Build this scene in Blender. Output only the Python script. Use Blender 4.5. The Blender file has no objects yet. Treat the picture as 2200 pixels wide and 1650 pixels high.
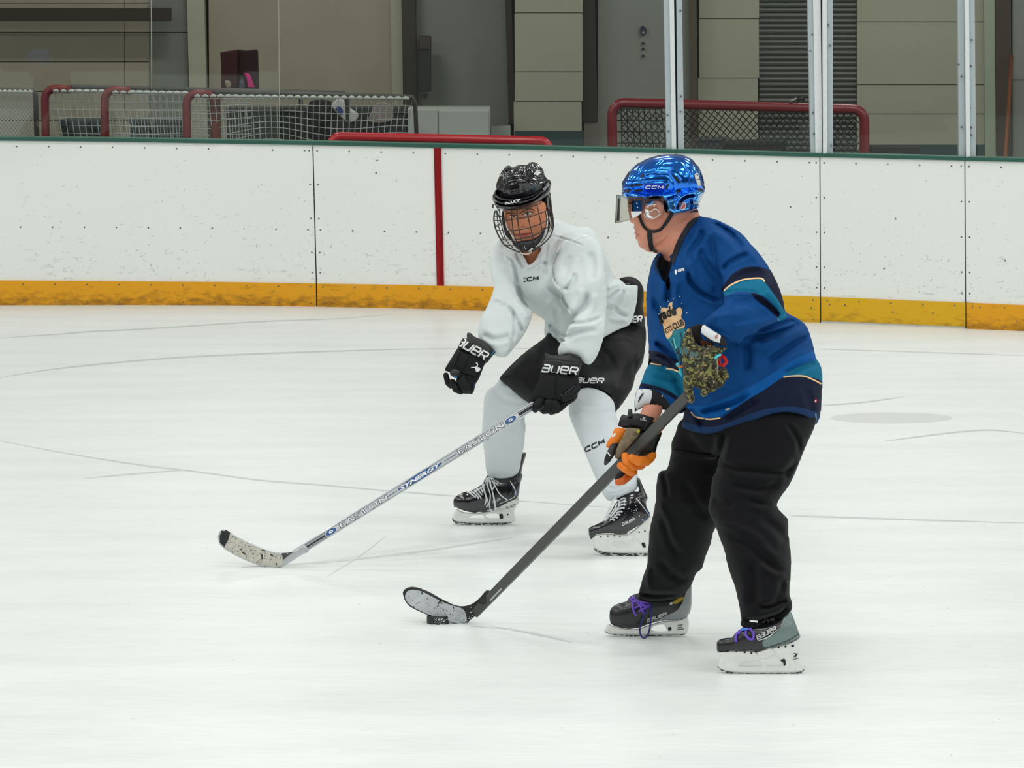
import bpy, bmesh, math, random
import numpy as np
from mathutils import Vector, Matrix
from mathutils.bvhtree import BVHTree
from mathutils.geometry import delaunay_2d_cdt

random.seed(7); np.random.seed(7)
sc = bpy.context.scene
COL = sc.collection

# ------------------------------------------------------------------ camera
FPX, CX, CY, CAMH = 7650.0, 1100.0, 825.0, 2.015
PHI = math.atan((825 - 13) / FPX)
SP, CP = math.sin(PHI), math.cos(PHI)
cam_d = bpy.data.cameras.new('camera'); cam = bpy.data.objects.new('camera', cam_d); COL.objects.link(cam)
cam_d.sensor_width = 36; cam_d.lens = 36 * FPX / 2200; cam_d.clip_start = .5; cam_d.clip_end = 200
cam.location = (0, 0, CAMH); cam.rotation_euler = (math.pi / 2 - PHI, 0, 0)
sc.camera = cam

# ------------------------------------------------------------------ light and exposure
sc.view_settings.view_transform = 'Standard'; sc.view_settings.look = 'None'
sc.view_settings.gamma = 1; sc.view_settings.use_curve_mapping = False
sc.view_settings.exposure = 0.0
w = bpy.data.worlds.new('world'); sc.world = w; w.use_nodes = True
w.node_tree.nodes['Background'].inputs[0].default_value = (.98, 1.0, .97, 1)
w.node_tree.nodes['Background'].inputs[1].default_value = 0.25
LAMP_W = 82
for ix in range(7):
    for iy in range(6):
        ld = bpy.data.lights.new('rink_lamp', 'AREA'); ld.shape = 'RECTANGLE'; ld.size = 1.5; ld.size_y = .7
        ld.energy = LAMP_W; ld.color = (.99, 1.0, .975)
        lo = bpy.data.objects.new('rink_lamp', ld); COL.objects.link(lo)
        lo.location = (-13.5 + 4.5 * ix, -3.5 + 4.6 * iy, 7.6)
sc.cycles.use_denoising = True

# ------------------------------------------------------------------ projection helpers
def pp(px, py, D):
    """world point seen at pixel (px,py) at depth D along the camera axis"""
    u = (px - CX) / FPX * D; v = -(py - CY) / FPX * D
    return Vector((u, D * CP + v * SP, CAMH - D * SP + v * CP))
def ppn(P):  # (n,3) array of px,py,D -> world
    u = (P[:, 0] - CX) / FPX * P[:, 2]; v = -(P[:, 1] - CY) / FPX * P[:, 2]
    return np.stack([u, P[:, 2] * CP + v * SP, CAMH - P[:, 2] * SP + v * CP], 1)
def gD(py): return CAMH / (SP + (py - CY) / FPX * CP)
def ground(px, py): return pp(px, py, gD(py))
def atY(px, py, Y):
    k = -(py - CY) / FPX
    return pp(px, py, Y / (CP + k * SP))
def crop(x0, y0, s): return lambda *a: [(x0 + a[i] / s, y0 + a[i + 1] / s) for i in range(0, len(a), 2)]
def xy(*a): return [(a[i], a[i + 1]) for i in range(0, len(a), 2)]

# ------------------------------------------------------------------ objects
def tag(o, label=None, cat=None, group=None, kind=None):
    if label: o['label'] = label
    if cat: o['category'] = cat
    if group: o['group'] = group
    if kind: o['kind'] = kind
    return o
def empty(name, loc, label=None, cat=None, group=None, kind=None):
    o = bpy.data.objects.new(name, None); COL.objects.link(o); o.location = loc; o.empty_display_size = .1
    return tag(o, label, cat, group, kind)
ORG = {}
def origin(o):
    v = Vector((0, 0, 0))
    while o is not None: v = v + Vector(o.location); o = o.parent
    return v
def mk(name, V, F, m, parent=None, smooth=True, loc=None, label=None, cat=None, group=None, kind=None):
    """world coordinates in, one mesh object out"""
    V = np.asarray(V, float).reshape(-1, 3)
    if loc is None:
        loc = (0, 0, 0) if parent is not None else tuple((V.min(0) + V.max(0)) / 2 * np.array([1, 1, 0]) + np.array([0, 0, V[:, 2].min()]))
    base = np.array(loc, float) + (np.array(origin(parent)) if parent is not None else 0)
    me = bpy.data.meshes.new(name)
    L = V - base
    if isinstance(F, np.ndarray):
        n, k = F.shape
        me.vertices.add(len(L)); me.vertices.foreach_set('co', L.astype(np.float32).ravel())
        me.loops.add(n * k); me.loops.foreach_set('vertex_index', F.astype(np.int32).ravel())
        me.polygons.add(n); me.polygons.foreach_set('loop_start', np.arange(0, n * k, k, dtype=np.int32))
        try: me.polygons.foreach_set('loop_total', np.full(n, k, dtype=np.int32))
        except Exception: pass
        me.update(calc_edges=True); me.validate()
    else:
        me.from_pydata([tuple(v) for v in L], [], F); me.update()
    if smooth: me.polygons.foreach_set('use_smooth', [True] * len(me.polygons))
    if m is not None:
        for q in (m if isinstance(m, (list, tuple)) else [m]): me.materials.append(q)
    o = bpy.data.objects.new(name, me); COL.objects.link(o); o.location = loc
    if parent is not None: o.parent = parent
    return tag(o, label, cat, group, kind)

# ------------------------------------------------------------------ materials
def lin(c):
    return tuple(((x / 255) / 12.92 if x / 255 <= .04045 else ((x / 255 + .055) / 1.055) ** 2.4) for x in c[:3]) + (1,)
MC = {}
def mat(name, rgb, rough=.6, metal=0, spec=.5, coat=0, bump=0, bscale=200, var=0, vscale=30, alpha=None, sheen=0, sss=0):
    if name in MC: return MC[name]
    m = bpy.data.materials.new(name); m.use_nodes = True; nt = m.node_tree; b = nt.nodes['Principled BSDF']
    c = lin(rgb); b.inputs['Base Color'].default_value = c
    b.inputs['Roughness'].default_value = rough; b.inputs['Metallic'].default_value = metal
    b.inputs['Specular IOR Level'].default_value = spec; b.inputs['Coat Weight'].default_value = coat
    b.inputs['Coat Roughness'].default_value = .08
    if sheen: b.inputs['Sheen Weight'].default_value = sheen
    if sss:
        b.inputs['Subsurface Weight'].default_value = sss; b.inputs['Subsurface Radius'].default_value = (.02, .008, .004); b.inputs['Subsurface Scale'].default_value = .5
    tc = nt.nodes.new('ShaderNodeTexCoord')
    if bump:
        n = nt.nodes.new('ShaderNodeTexNoise'); n.inputs['Scale'].default_value = bscale; n.inputs['Detail'].default_value = 3
        bp = nt.nodes.new('ShaderNodeBump'); bp.inputs['Strength'].default_value = bump; bp.inputs['Distance'].default_value = .002
        nt.links.new(tc.outputs['Object'], n.inputs['Vector']); nt.links.new(n.outputs['Fac'], bp.inputs['Height'])
        nt.links.new(bp.outputs['Normal'], b.inputs['Normal'])
    if var:
        n = nt.nodes.new('ShaderNodeTexNoise'); n.inputs['Scale'].default_value = vscale; n.inputs['Detail'].default_value = 4
        mx = nt.nodes.new('ShaderNodeMix'); mx.data_type = 'RGBA'; mx.blend_type = 'MULTIPLY'; mx.inputs[0].default_value = 1
        mr = nt.nodes.new('ShaderNodeMapRange'); mr.inputs[1].default_value = .3; mr.inputs[2].default_value = .7
        mr.inputs[3].default_value = 1 - var; mr.inputs[4].default_value = 1 + var
        nt.links.new(tc.outputs['Object'], n.inputs['Vector']); nt.links.new(n.outputs['Fac'], mr.inputs[0])
        mx.inputs[6].default_value = c; nt.links.new(mr.outputs[0], mx.inputs[7]); nt.links.new(mx.outputs[2], b.inputs['Base Color'])
    MC[name] = m; return m
def zones(m, cols):
    """crisp printed/dyed colour zones: attribute z0,z1.. (signed distance in 0.01) > 0 -> colour"""
    nt = m.node_tree; b = nt.nodes['Principled BSDF']
    src = b.inputs['Base Color'].links[0].from_socket if b.inputs['Base Color'].links else None
    last = src; base = tuple(b.inputs['Base Color'].default_value)
    for i, c in enumerate(cols):
        a = nt.nodes.new('ShaderNodeAttribute'); a.attribute_name = 'z%d' % i
        mr = nt.nodes.new('ShaderNodeMapRange'); mr.inputs[1].default_value = -.006; mr.inputs[2].default_value = .006
        mx = nt.nodes.new('ShaderNodeMix'); mx.data_type = 'RGBA'
        nt.links.new(a.outputs['Fac'], mr.inputs[0]); nt.links.new(mr.outputs[0], mx.inputs[0])
        if last is None: mx.inputs[6].default_value = base
        else: nt.links.new(last, mx.inputs[6])
        mx.inputs[7].default_value = lin(c); last = mx.outputs[2]
    nt.links.new(last, b.inputs['Base Color'])
    return m

# ------------------------------------------------------------------ 2D tools
def spl(P, n=5, closed=True):
    P = [np.array(p, float) for p in P]; N = len(P); out = []
    rng = range(N) if closed else range(N - 1)
    for i in rng:
        p1, p2 = P[i], P[(i + 1) % N]
        if closed: p0, p3 = P[i - 1], P[(i + 2) % N]
        else: p0, p3 = P[max(i - 1, 0)], P[min(i + 2, N - 1)]
        if np.abs(p1 - p2).max() < 1e-6: continue
        if np.abs(p0 - p1).max() < 1e-6: p0 = p1
        for k in range(n):
            t = k / n; t2 = t * t; t3 = t2 * t
            m1 = (p2 - p0) * .45; m2 = (p3 - p1) * .45
            out.append((2 * t3 - 3 * t2 + 1) * p1 + (t3 - 2 * t2 + t) * m1 + (-2 * t3 + 3 * t2) * p2 + (t3 - t2) * m2)
    if not closed: out.append(P[-1])
    return np.array(out)
def psd(X, Y, poly):
    """signed distance to polygon, positive inside"""
    poly = np.asarray(poly, float); d = np.full(X.shape, 1e9, np.float32); ins = np.zeros(X.shape, bool)
    for i in range(len(poly)):
        ax, ay = poly[i - 1]; bx, by = poly[i]; ex, ey = bx - ax, by - ay; L = ex * ex + ey * ey
        if L < 1e-9: continue
        t = np.clip(((X - ax) * ex + (Y - ay) * ey) / L, 0, 1)
        d = np.minimum(d, (X - ax - t * ex) ** 2 + (Y - ay - t * ey) ** 2)
        if ay != by:
            c = ((ay > Y) != (by > Y)) & (X < (bx - ax) * (Y - ay) / (by - ay) + ax); ins ^= c
    d = np.sqrt(d); return np.where(ins, d, -d)
def pld(X, Y, line):
    """distance to polyline, side sign and parameter 0..1"""
    line = np.asarray(line, float); d = np.full(X.shape, 1e18, np.float32); sg = np.ones(X.shape, np.float32); tt = np.zeros(X.shape, np.float32)
    L = np.r_[0, np.cumsum(np.hypot(*np.diff(line, axis=0).T))]
    for i in range(len(line) - 1):
        ax, ay = line[i]; ex, ey = line[i + 1] - line[i]; l2 = ex * ex + ey * ey
        if l2 < 1e-9: continue
        t = np.clip(((X - ax) * ex + (Y - ay) * ey) / l2, 0, 1); q = (X - ax - t * ex) ** 2 + (Y - ay - t * ey) ** 2
        m = q < d; d = np.where(m, q, d); sg = np.where(m, np.sign(ex * (Y - ay) - ey * (X - ax)), sg)
        tt = np.where(m, (L[i] + t * (L[i + 1] - L[i])) / L[-1], tt)
    return np.sqrt(d), sg, tt
FOLD = 1.0
def crease(X, Y, line, w=5, a=.006, kind='v'):
    """relief of a fold: 'v' valley, 'r' ridge, 's' step (ridge on the left side, valley on the right)"""
    w = w * (.8 if FOLD > 2 else 1); a = min(a * FOLD, w * .0052); line = spl(line, 5, False); d, sg, t = pld(X, Y, line)
    e = np.clip(np.minimum(t, 1 - t) * 5 + .12, 0, 1); e = e * e * (3 - 2 * e)
    if kind == 's':
        u = sg * d / w; return a * 1.6 * u * np.exp(-u * u) * e
    g = np.exp(-(d / w) ** 2) * e
    g2 = np.exp(-((d - 1.9 * w) / w) ** 2) * e
    return (-a * g + .35 * a * g2) if kind == 'v' else (a * g)
def blur(A, s):
    if s <= 0: return A
    r = int(3 * s + 1); k = np.exp(-.5 * (np.arange(-r, r + 1) / s) ** 2); k /= k.sum()
    for ax in (0, 1):
        B = np.pad(A, [(r, r) if a == ax else (0, 0) for a in (0, 1)], mode='edge'); C = 0
        for i, q in enumerate(k): C = C + q * (B[i:i + A.shape[0]] if ax == 0 else B[:, i:i + A.shape[1]])
        A = C
    return A.astype(np.float32)
def poisson(ins, h):
    """grad^2 phi = -1 inside the mask (pixel units); multigrid by halving"""
    def lvl(m, hh, init, it):
        p = np.where(m, init, 0).astype(np.float32)
        for _ in range(it):
            q = np.pad(p, 1); p = np.where(m, .25 * (q[2:, 1:-1] + q[:-2, 1:-1] + q[1:-1, 2:] + q[1:-1, :-2] + hh * hh), 0)
        return p
    ms = [ins]
    while min(ms[-1].shape) > 16 and len(ms) < 5: ms.append(ms[-1][::2, ::2])
    p = np.zeros(ms[-1].shape, np.float32)
    for i in range(len(ms) - 1, -1, -1):
        m = ms[i]
        if i < len(ms) - 1:
            p = np.repeat(np.repeat(p, 2, 0), 2, 1)
            p = np.pad(p, [(0, max(0, m.shape[0] - p.shape[0])), (0, max(0, m.shape[1] - p.shape[1]))], mode='edge')[:m.shape[0], :m.shape[1]]
        p = lvl(m, h * 2 ** i, p, 300 if i == len(ms) - 1 else 40)
    return p

# ------------------------------------------------------------------ implicit solids on a (px, py, depth) grid
def PO(poly, c=0, tk=.7, T=None, R=None, k=.004, sm=True, neg=False, n=4):
    P = spl(poly, n) if sm else np.array(poly, float)
    return dict(t='P', P=P, c=c, tk=tk, T=T, R=R, k=k, neg=neg, b=(P[:, 0].min(), P[:, 0].max(), P[:, 1].min(), P[:, 1].max()))
def LB(pts, k=.01, neg=False, f=1.0):
    """chain of tapered capsules: (px, py, depth offset, radius px)"""
    A = np.array(pts, float)
    return dict(t='L', A=A, k=k, neg=neg, f=f, b=((A[:, 0] - A[:, 3]).min(), (A[:, 0] + A[:, 3]).max(), (A[:, 1] - A[:, 3]).min(), (A[:, 1] + A[:, 3]).max()))
def cval(c, X, Y):
    if callable(c): return c(X, Y)
    if isinstance(c, (list, tuple)):
        if c[0] == 'x': q = np.array(c[1:]); return np.interp(X, q[:, 0], q[:, 1])
        if c[0] == 'y': q = np.array(c[1:]); return np.interp(Y, q[:, 0], q[:, 1])
        if c[0] == 'p':  # scattered (px, py, depth)
            W = 0; S = 0
            for a, b, v in c[1:]:
                ww = 1 / (((X - a) ** 2 + (Y - b) ** 2) + 200) ** 1.5; W = W + ww; S = S + ww * v
            return S / W
    return np.full(X.shape, float(c))
def smin(a, b, k):
    if k <= 0: return np.minimum(a, b)
    h = np.clip(.5 + .5 * (b - a) / k, 0, 1); return b + (a - b) * h - k * h * (1 - h)
BVH = {}
def netsurf(F, ax, ay, az):
    nx, ny, nz = F.shape; S = F < 0
    cid = {}; acc = np.zeros((0,))
    strx, stry = (ny - 1) * (nz - 1), (nz - 1)
    idx_all = []; pos_all = []; quads = []
    for A in range(3):
        sl0 = [slice(None)] * 3; sl1 = [slice(None)] * 3; sl0[A] = slice(0, -1); sl1[A] = slice(1, None)
        e = S[tuple(sl0)] != S[tuple(sl1)]
        I = np.stack(np.nonzero(e), 1)
        if len(I) == 0: continue
        J = I.copy(); J[:, A] += 1
        f0 = F[I[:, 0], I[:, 1], I[:, 2]]; f1 = F[J[:, 0], J[:, 1], J[:, 2]]; t = f0 / (f0 - f1)
        P = np.stack([ax[I[:, 0]], ay[I[:, 1]], az[I[:, 2]]], 1).astype(np.float64)
        Q = np.stack([ax[J[:, 0]], ay[J[:, 1]], az[J[:, 2]]], 1); P = P + t[:, None] * (Q - P)
        o = [a for a in range(3) if a != A]
        ok = (I[:, o[0]] > 0) & (I[:, o[1]] > 0) & (I[:, o[0]] < F.shape[o[0]] - 1) & (I[:, o[1]] < F.shape[o[1]] - 1)
        I, P, f0 = I[ok], P[ok], f0[ok]; c4 = []
        for da, db in ((-1, -1), (0, -1), (0, 0), (-1, 0)):
            Cc = I.copy(); Cc[:, o[0]] += da; Cc[:, o[1]] += db
            c4.append(Cc[:, 0] * strx + Cc[:, 1] * stry + Cc[:, 2]); idx_all.append(c4[-1]); pos_all.append(P)
        q = np.stack(c4, 1); flip = (f0 < 0) if A != 1 else (f0 >= 0)
        q[flip] = q[flip][:, ::-1]; quads.append(q)
    idx = np.concatenate(idx_all); pos = np.concatenate(pos_all)
    u, inv, cnt = np.unique(idx, return_inverse=True, return_counts=True)
    V = np.stack([np.bincount(inv, pos[:, a], len(u)) / cnt for a in range(3)], 1)
    return V, np.searchsorted(u, np.concatenate(quads))
def solid(name, parts, m, parent, D0, step=3, dstep=None, relief=None, zs=None, fine=None, smooth=1, jig=0, reg=None, label=None, edge=4, **kw):
    s = FPX / D0; dstep = dstep or step / s * 1.4
    pos = [p for p in parts if not p['neg']]
    x0 = min(p['b'][0] for p in pos) - 3 * step; x1 = max(p['b'][1] for p in pos) + 3 * step
    y0 = min(p['b'][2] for p in pos) - 3 * step; y1 = max(p['b'][3] for p in pos) + 3 * step
    def axis(a, b, f):
        if f is None: return np.arange(a, b + step, step)
        lo, hi, st = f; lo = max(lo, a); hi = min(hi, b)
        return np.r_[np.arange(a, lo, step), np.arange(lo, hi, st), np.arange(hi, b + step, step)]
    ax = axis(x0, x1, fine and (fine[0], fine[1], fine[4])); ay = axis(y0, y1, fine and (fine[2], fine[3], fine[4]))
    X, Y = np.meshgrid(ax, ay, indexing='ij'); X = X.astype(np.float32); Y = Y.astype(np.float32)
    pre = []; dmin, dmax = 9, -9; DI = np.zeros(X.shape, np.float32)
    for p in parts:
        if p['t'] == 'P':
            pad = 8 * step
            i0, i1 = np.searchsorted(ax, [p['b'][0] - pad, p['b'][1] + pad]); j0, j1 = np.searchsorted(ay, [p['b'][2] - pad, p['b'][3] + pad])
            sl = (slice(i0, i1), slice(j0, j1)); xs, ys = X[sl], Y[sl]
            d = psd(xs, ys, p['P']); DI[sl] = np.maximum(DI[sl], d) if not p['neg'] else np.minimum(DI[sl], np.maximum(-d, 0)); c = cval(p['c'], xs, ys).astype(np.float32)
            if p['R'] is not None:
                T = p['T']; R = p['R']; A = 1 - np.minimum(d / R, 1); S = min(R / s, T if np.isscalar(T) else 9)
                pre.append(('A', sl, A, c, T, S)); tm = T
            else:
                gx = np.linspace(p['b'][0] - 4, p['b'][1] + 4, max(8, int((p['b'][1] - p['b'][0] + 8) / max(step, 1.5))))
                h = gx[1] - gx[0]; gy = np.arange(p['b'][2] - 4, p['b'][3] + 4 + h, h)
                GX, GY = np.meshgrid(gx, gy, indexing='ij'); phi = poisson(psd(GX, GY, p['P']) > 0, h)
                fx = np.clip((xs - gx[0]) / h, 0, len(gx) - 1.001); fy = np.clip((ys - gy[0]) / h, 0, len(gy) - 1.001)
                a = fx.astype(int); b = fy.astype(int); fx = fx - a; fy = fy - b
                ph = phi[a, b] * (1 - fx) * (1 - fy) + phi[a + 1, b] * fx * (1 - fy) + phi[a, b + 1] * (1 - fx) * fy + phi[a + 1, b + 1] * fx * fy
                hh = np.sqrt(2 * np.maximum(ph, 0)) / s * p['tk']
                if p['T']: hh = p['T'] * np.tanh(hh / p['T'])
                # near the outline follow the true distance so the outline stays exact
                al = max(np.sqrt(2 * phi.max()) * .6, 4)
                h2 = np.where(d > 0, hh ** 2, 2 * al * d / s / s * p['tk'] ** 2); Rl = max(hh.max() * .6, 4 / s)
                pre.append(('G', sl, h2.astype(np.float32), c, Rl, None)); tm = hh.max()
            if not p['neg']: dmin = min(dmin, c[d > -step].min() - tm); dmax = max(dmax, c[d > -step].max() + tm)
        else:
            A = p['A']; pad = 8 * step
            i0, i1 = np.searchsorted(ax, [p['b'][0] - pad, p['b'][1] + pad]); j0, j1 = np.searchsorted(ay, [p['b'][2] - pad, p['b'][3] + pad])
            pre.append(('L', (slice(i0, i1), slice(j0, j1)), A, p['f'], None, None))
            if not p['neg']: dmin = min(dmin, (A[:, 2] - A[:, 3] / s).min()); dmax = max(dmax, (A[:, 2] + A[:, 3] / s).max())
    ad = np.arange(dmin - .01 - 2 * dstep, dmax + .01 + 2 * dstep, dstep).astype(np.float32)
    F = np.full((len(ax), len(ay), len(ad)), .08, np.float32)
    for p, q in zip(parts, pre):
        sl = q[1]; Dd = ad[None, None, :]
        if q[0] == 'A':
            f = (np.sqrt(q[2][:, :, None] ** 2 + ((Dd - q[3][:, :, None]) / q[4]) ** 2) - 1) * q[5]
        elif q[0] == 'G':
            f = ((Dd - q[3][:, :, None]) ** 2 - q[2][:, :, None]) / (2 * q[4])
            f = np.where(f > 0, np.minimum(f, .08), f)
        else:
            A = q[2]; xs = X[sl][:, :, None] / s; ys = Y[sl][:, :, None] / s; f = None
            if len(A) == 1: A = np.vstack([A, A + np.array([.1, 0, 0, 0])])
            for i in range(len(A) - 1):
                a = np.array([A[i, 0] / s, A[i, 1] / s, A[i, 2]]); e = np.array([A[i + 1, 0] / s, A[i + 1, 1] / s, A[i + 1, 2]]) - a
                t = np.clip(((xs - a[0]) * e[0] + (ys - a[1]) * e[1] + (Dd - a[2]) * e[2]) / (e @ e + 1e-12), 0, 1)
                g = np.sqrt((xs - a[0] - t * e[0]) ** 2 + (ys - a[1] - t * e[1]) ** 2 + ((Dd - a[2] - t * e[2]) / q[3]) ** 2) - (A[i, 3] + t * (A[i + 1, 3] - A[i, 3])) / s
                f = g if f is None else np.minimum(f, g)
        if p['neg']: F[sl] = -smin(-F[sl], f, p['k'])
        else: F[sl] = smin(F[sl], f, p['k'])
    if relief is not None: F -= (relief(X, Y) * np.clip(DI / edge, 0, 1)).astype(np.float32)[:, :, None]
    V, Q = netsurf(F, ax, ay, ad)
    for _ in range(smooth):
        e = np.concatenate([Q[:, [0, 1]], Q[:, [1, 2]], Q[:, [2, 3]], Q[:, [3, 0]]]); n = len(V)
        dg = np.bincount(e[:, 0], minlength=n) + np.bincount(e[:, 1], minlength=n)
        M = np.stack([np.bincount(e[:, 0], V[e[:, 1], a], n) + np.bincount(e[:, 1], V[e[:, 0], a], n) for a in range(3)], 1) / np.maximum(dg, 1)[:, None]
        V = V * .5 + M * .5
    W = V.copy(); W[:, 2] += D0; W = ppn(W)
    o = mk(name, W, Q, m, parent, True, label=label, **kw)
    if zs:
        for i, zp in enumerate(zs):
            dd = zp(V[:, 0], V[:, 1]) if callable(zp) else psd(V[:, 0], V[:, 1], spl(zp, 4))
            at = o.data.attributes.new('z%d' % i, 'FLOAT', 'POINT'); at.data.foreach_set('value', (dd * .01).astype(np.float32))
    BVH[reg or name] = BVHTree.FromPolygons([tuple(v) for v in W], [tuple(q) for q in Q])
    return o

# ------------------------------------------------------------------ things laid on a surface
CAMP = Vector((0, 0, CAMH))
def hit(px, py, targets):
    d = (pp(px, py, 10) - CAMP).normalized(); best = None
    for t in targets:
        h = BVH[t].ray_cast(CAMP, d)
        if h[0] is not None and (best is None or h[3] < best): best = h[3]
    return None if best is None else (CAMP + d * best, d, best)
def lay(name, V2, F, targets, m, parent, off=.0015, label=None, **kw):
    W = []; D = []; bad = set()
    for i, (x, y) in enumerate(V2):
        h = hit(x, y, targets)
        if h is None: bad.add(i); W.append(Vector((0, 0, 0))); D.append(0)
        else: W.append(h[0] - h[1] * off); D.append(h[2])
    FF = [f for f in F if not any(i in bad for i in f) and max(D[i] for i in f) - min(D[i] for i in f) < .06]
    if not FF: print('LAY EMPTY', name); return None
    used = sorted({i for f in FF for i in f}); mp = {a: b for b, a in enumerate(used)}
    return mk(name, [W[i] for i in used], [[mp[i] for i in f] for f in FF], m, parent, True, label=label, **kw)
def patch(name, poly, targets, m, parent, off=.0015, g=5, sm=True, **kw):
    P = spl(poly, 4) if sm else np.array(poly, float)
    # resample edges
    Q = []
    for i in range(len(P)):
        a, b = P[i], P[(i + 1) % len(P)]; n = max(1, int(np.hypot(*(b - a)) / g))
        for k in range(n): Q.append(a + (b - a) * k / n)
    Q = np.array(Q); gx, gy = np.meshgrid(np.arange(Q[:, 0].min(), Q[:, 0].max(), g), np.arange(Q[:, 1].min(), Q[:, 1].max(), g))
    G = np.stack([gx.ravel(), gy.ravel()], 1)
    if len(G): G = G[psd(G[:, 0], G[:, 1], Q) > g * .4]
    pts = [Vector(p) for p in Q] + [Vector(p) for p in G]
    r = delaunay_2d_cdt(pts, [], [list(range(len(Q)))], 1, 1e-4)
    return lay(name, [tuple(v) for v in r[0]], [list(f) for f in r[2]], targets, m, parent, off, **kw)
def band(line, wd, closed=False, sm=True):
    """polygon of a stroke along a polyline"""
    L = spl(line, 5, closed) if sm else np.array(line, float); T = np.gradient(L, axis=0); N = np.stack([-T[:, 1], T[:, 0]], 1)
    N /= np.linalg.norm(N, axis=1)[:, None] + 1e-9
    ws = np.interp(np.linspace(0, 1, len(L)), np.linspace(0, 1, len(wd)), wd)[:, None] if isinstance(wd, (list, tuple)) else wd
    return np.vstack([L + N * ws / 2, (L - N * ws / 2)[::-1]])
def stroke(name, line, wd, targets, m, parent, off=.0015, sm=True, **kw):
    return patch(name, band(line, wd, sm=sm), targets, m, parent, off, g=4, sm=False, **kw)
def textmesh(s, bold=0.0, shear=.0, spacing=1.0):
    cu = bpy.data.curves.new('t', 'FONT'); cu.body = s; cu.offset = bold; cu.shear = shear; cu.space_character = spacing; cu.resolution_u = 3
    ob = bpy.data.objects.new('t', cu); COL.objects.link(ob); dg = bpy.context.evaluated_depsgraph_get(); dg.update()
    me = ob.evaluated_get(dg).to_mesh(); V = [(v.co.x, v.co.y) for v in me.vertices]; F = [list(p.vertices) for p in me.polygons]
    ob.evaluated_get(dg).to_mesh_clear(); bpy.data.objects.remove(ob); bpy.data.curves.remove(cu)
    return np.array(V), F
def text(name, s, quad, targets, m, parent, bold=.02, shear=.25, spacing=1.0, off=.002, clip=None, sub=True, **kw):
    """lettering; quad = pixel of baseline-left, baseline-right, cap height in px (and optional bend)"""
    V, F = textmesh(s, bold, shear, spacing)
    if len(V) == 0: return None
    V = V - V.min(0); V = V / V.max(0)
    (ax, ay), (bx, by), h = quad[:3]; bend = quad[3] if len(quad) > 3 else 0
    e = np.array([bx - ax, by - ay]); n = np.array([e[1], -e[0]]) / np.hypot(*e) * h
    P = np.array([ax, ay]) + V[:, :1] * e + V[:, 1:] * n + (V[:, :1] * (1 - V[:, :1]) * 4 * bend) * n / h
    bm = bmesh.new(); vs = [bm.verts.new((p[0], p[1], 0)) for p in P]
    for f in F:
        try: bm.faces.new([vs[i] for i in f])
        except ValueError: pass
    bmesh.ops.triangulate(bm, faces=bm.faces[:])
    if sub:
        for _ in range(3):
            ed = [x for x in bm.edges if x.calc_length() > 7]
            if not ed: break
            bmesh.ops.subdivide_edges(bm, edges=ed, cuts=1, use_grid_fill=False)
            bmesh.ops.triangulate(bm, faces=bm.faces[:])
    bm.verts.index_update(); V2 = [(v.co.x, v.co.y) for v in bm.verts]; F2 = [[v.index for v in f.verts] for f in bm.faces]; bm.free()
    if clip is not None: F2 = [f for f in F2 if clip(*np.mean([V2[i] for i in f], axis=0))]
    return lay(name, V2, F2, targets, m, parent, off, **kw)

# ------------------------------------------------------------------ plain geometry
def tube_geo(pts, r, n=8, closed=False, flat=1.0):
    pts = [Vector(p) for p in pts]; V = []; F = []; N = len(pts); up = None
    for i, p in enumerate(pts):
        a = pts[i - 1] if (i or closed) else p; b = pts[(i + 1) % N] if (i < N - 1 or closed) else p
        t = (b - a).normalized()
        if up is None: up = t.orthogonal()
        up = (up - t * up.dot(t)).normalized(); q = t.cross(up); rr = r[i] if isinstance(r, (list, tuple, np.ndarray)) else r
        for k in range(n):
            an = 2 * math.pi * k / n; V.append(p + (up * math.cos(an) + q * math.sin(an) * flat) * rr)
    for i in range(N if closed else N - 1):
        for k in range(n):
            a = i * n + k; b = i * n + (k + 1) % n; c = ((i + 1) % N) * n + (k + 1) % n; d = ((i + 1) % N) * n + k; F.append([a, b, c, d])
    if not closed: F.append(list(range(n))[::-1]); F.append([(N - 1) * n + k for k in range(n)])
    return V, F
class Geo:
    def __init__(s): s.V = []; s.F = []
    def add(s, g):
        o = len(s.V); s.V += [Vector(v) for v in g[0]]; s.F += [[i + o for i in f] for f in g[1]]; return s
    def tube(s, pts, r, n=8, closed=False, flat=1.0): return s.add(tube_geo(pts, r, n, closed, flat))
    def box(s, x0, x1, y0, y1, z0, z1):
        v = [(x, y, z) for x in (x0, x1) for y in (y0, y1) for z in (z0, z1)]
        return s.add((v, [[0, 1, 3, 2], [4, 6, 7, 5], [0, 4, 5, 1], [2, 3, 7, 6], [0, 2, 6, 4], [1, 5, 7, 3]]))
    def prism(s, poly, Y0, th, sm=False):
        """pixel outline standing at world depth Y0 (front face), th metres thick"""
        P = spl(poly, 4) if sm else poly; a = [atY(x, y, Y0) for x, y in P]; b = [p + Vector((0, th, 0)) for p in a]; n = len(a)
        ar = sum(P[i - 1][0] * P[i][1] - P[i][0] * P[i - 1][1] for i in range(n))
        F = [list(range(n)), [n + i for i in range(n)][::-1]] + [[(i + 1) % n, i, n + i, n + (i + 1) % n] for i in range(n)]
        if ar > 0: F = [f[::-1] for f in F]
        return s.add((a + b, F))
    def mk(s, name, m, parent=None, smooth=False, bevel=0, **kw):
        o = mk(name, [tuple(v) for v in s.V], s.F, m, parent, smooth, **kw)
        if bevel:
            b = o.modifiers.new('bevel', 'BEVEL'); b.width = bevel; b.segments = 2; b.limit_method = 'ANGLE'
        return o
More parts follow.
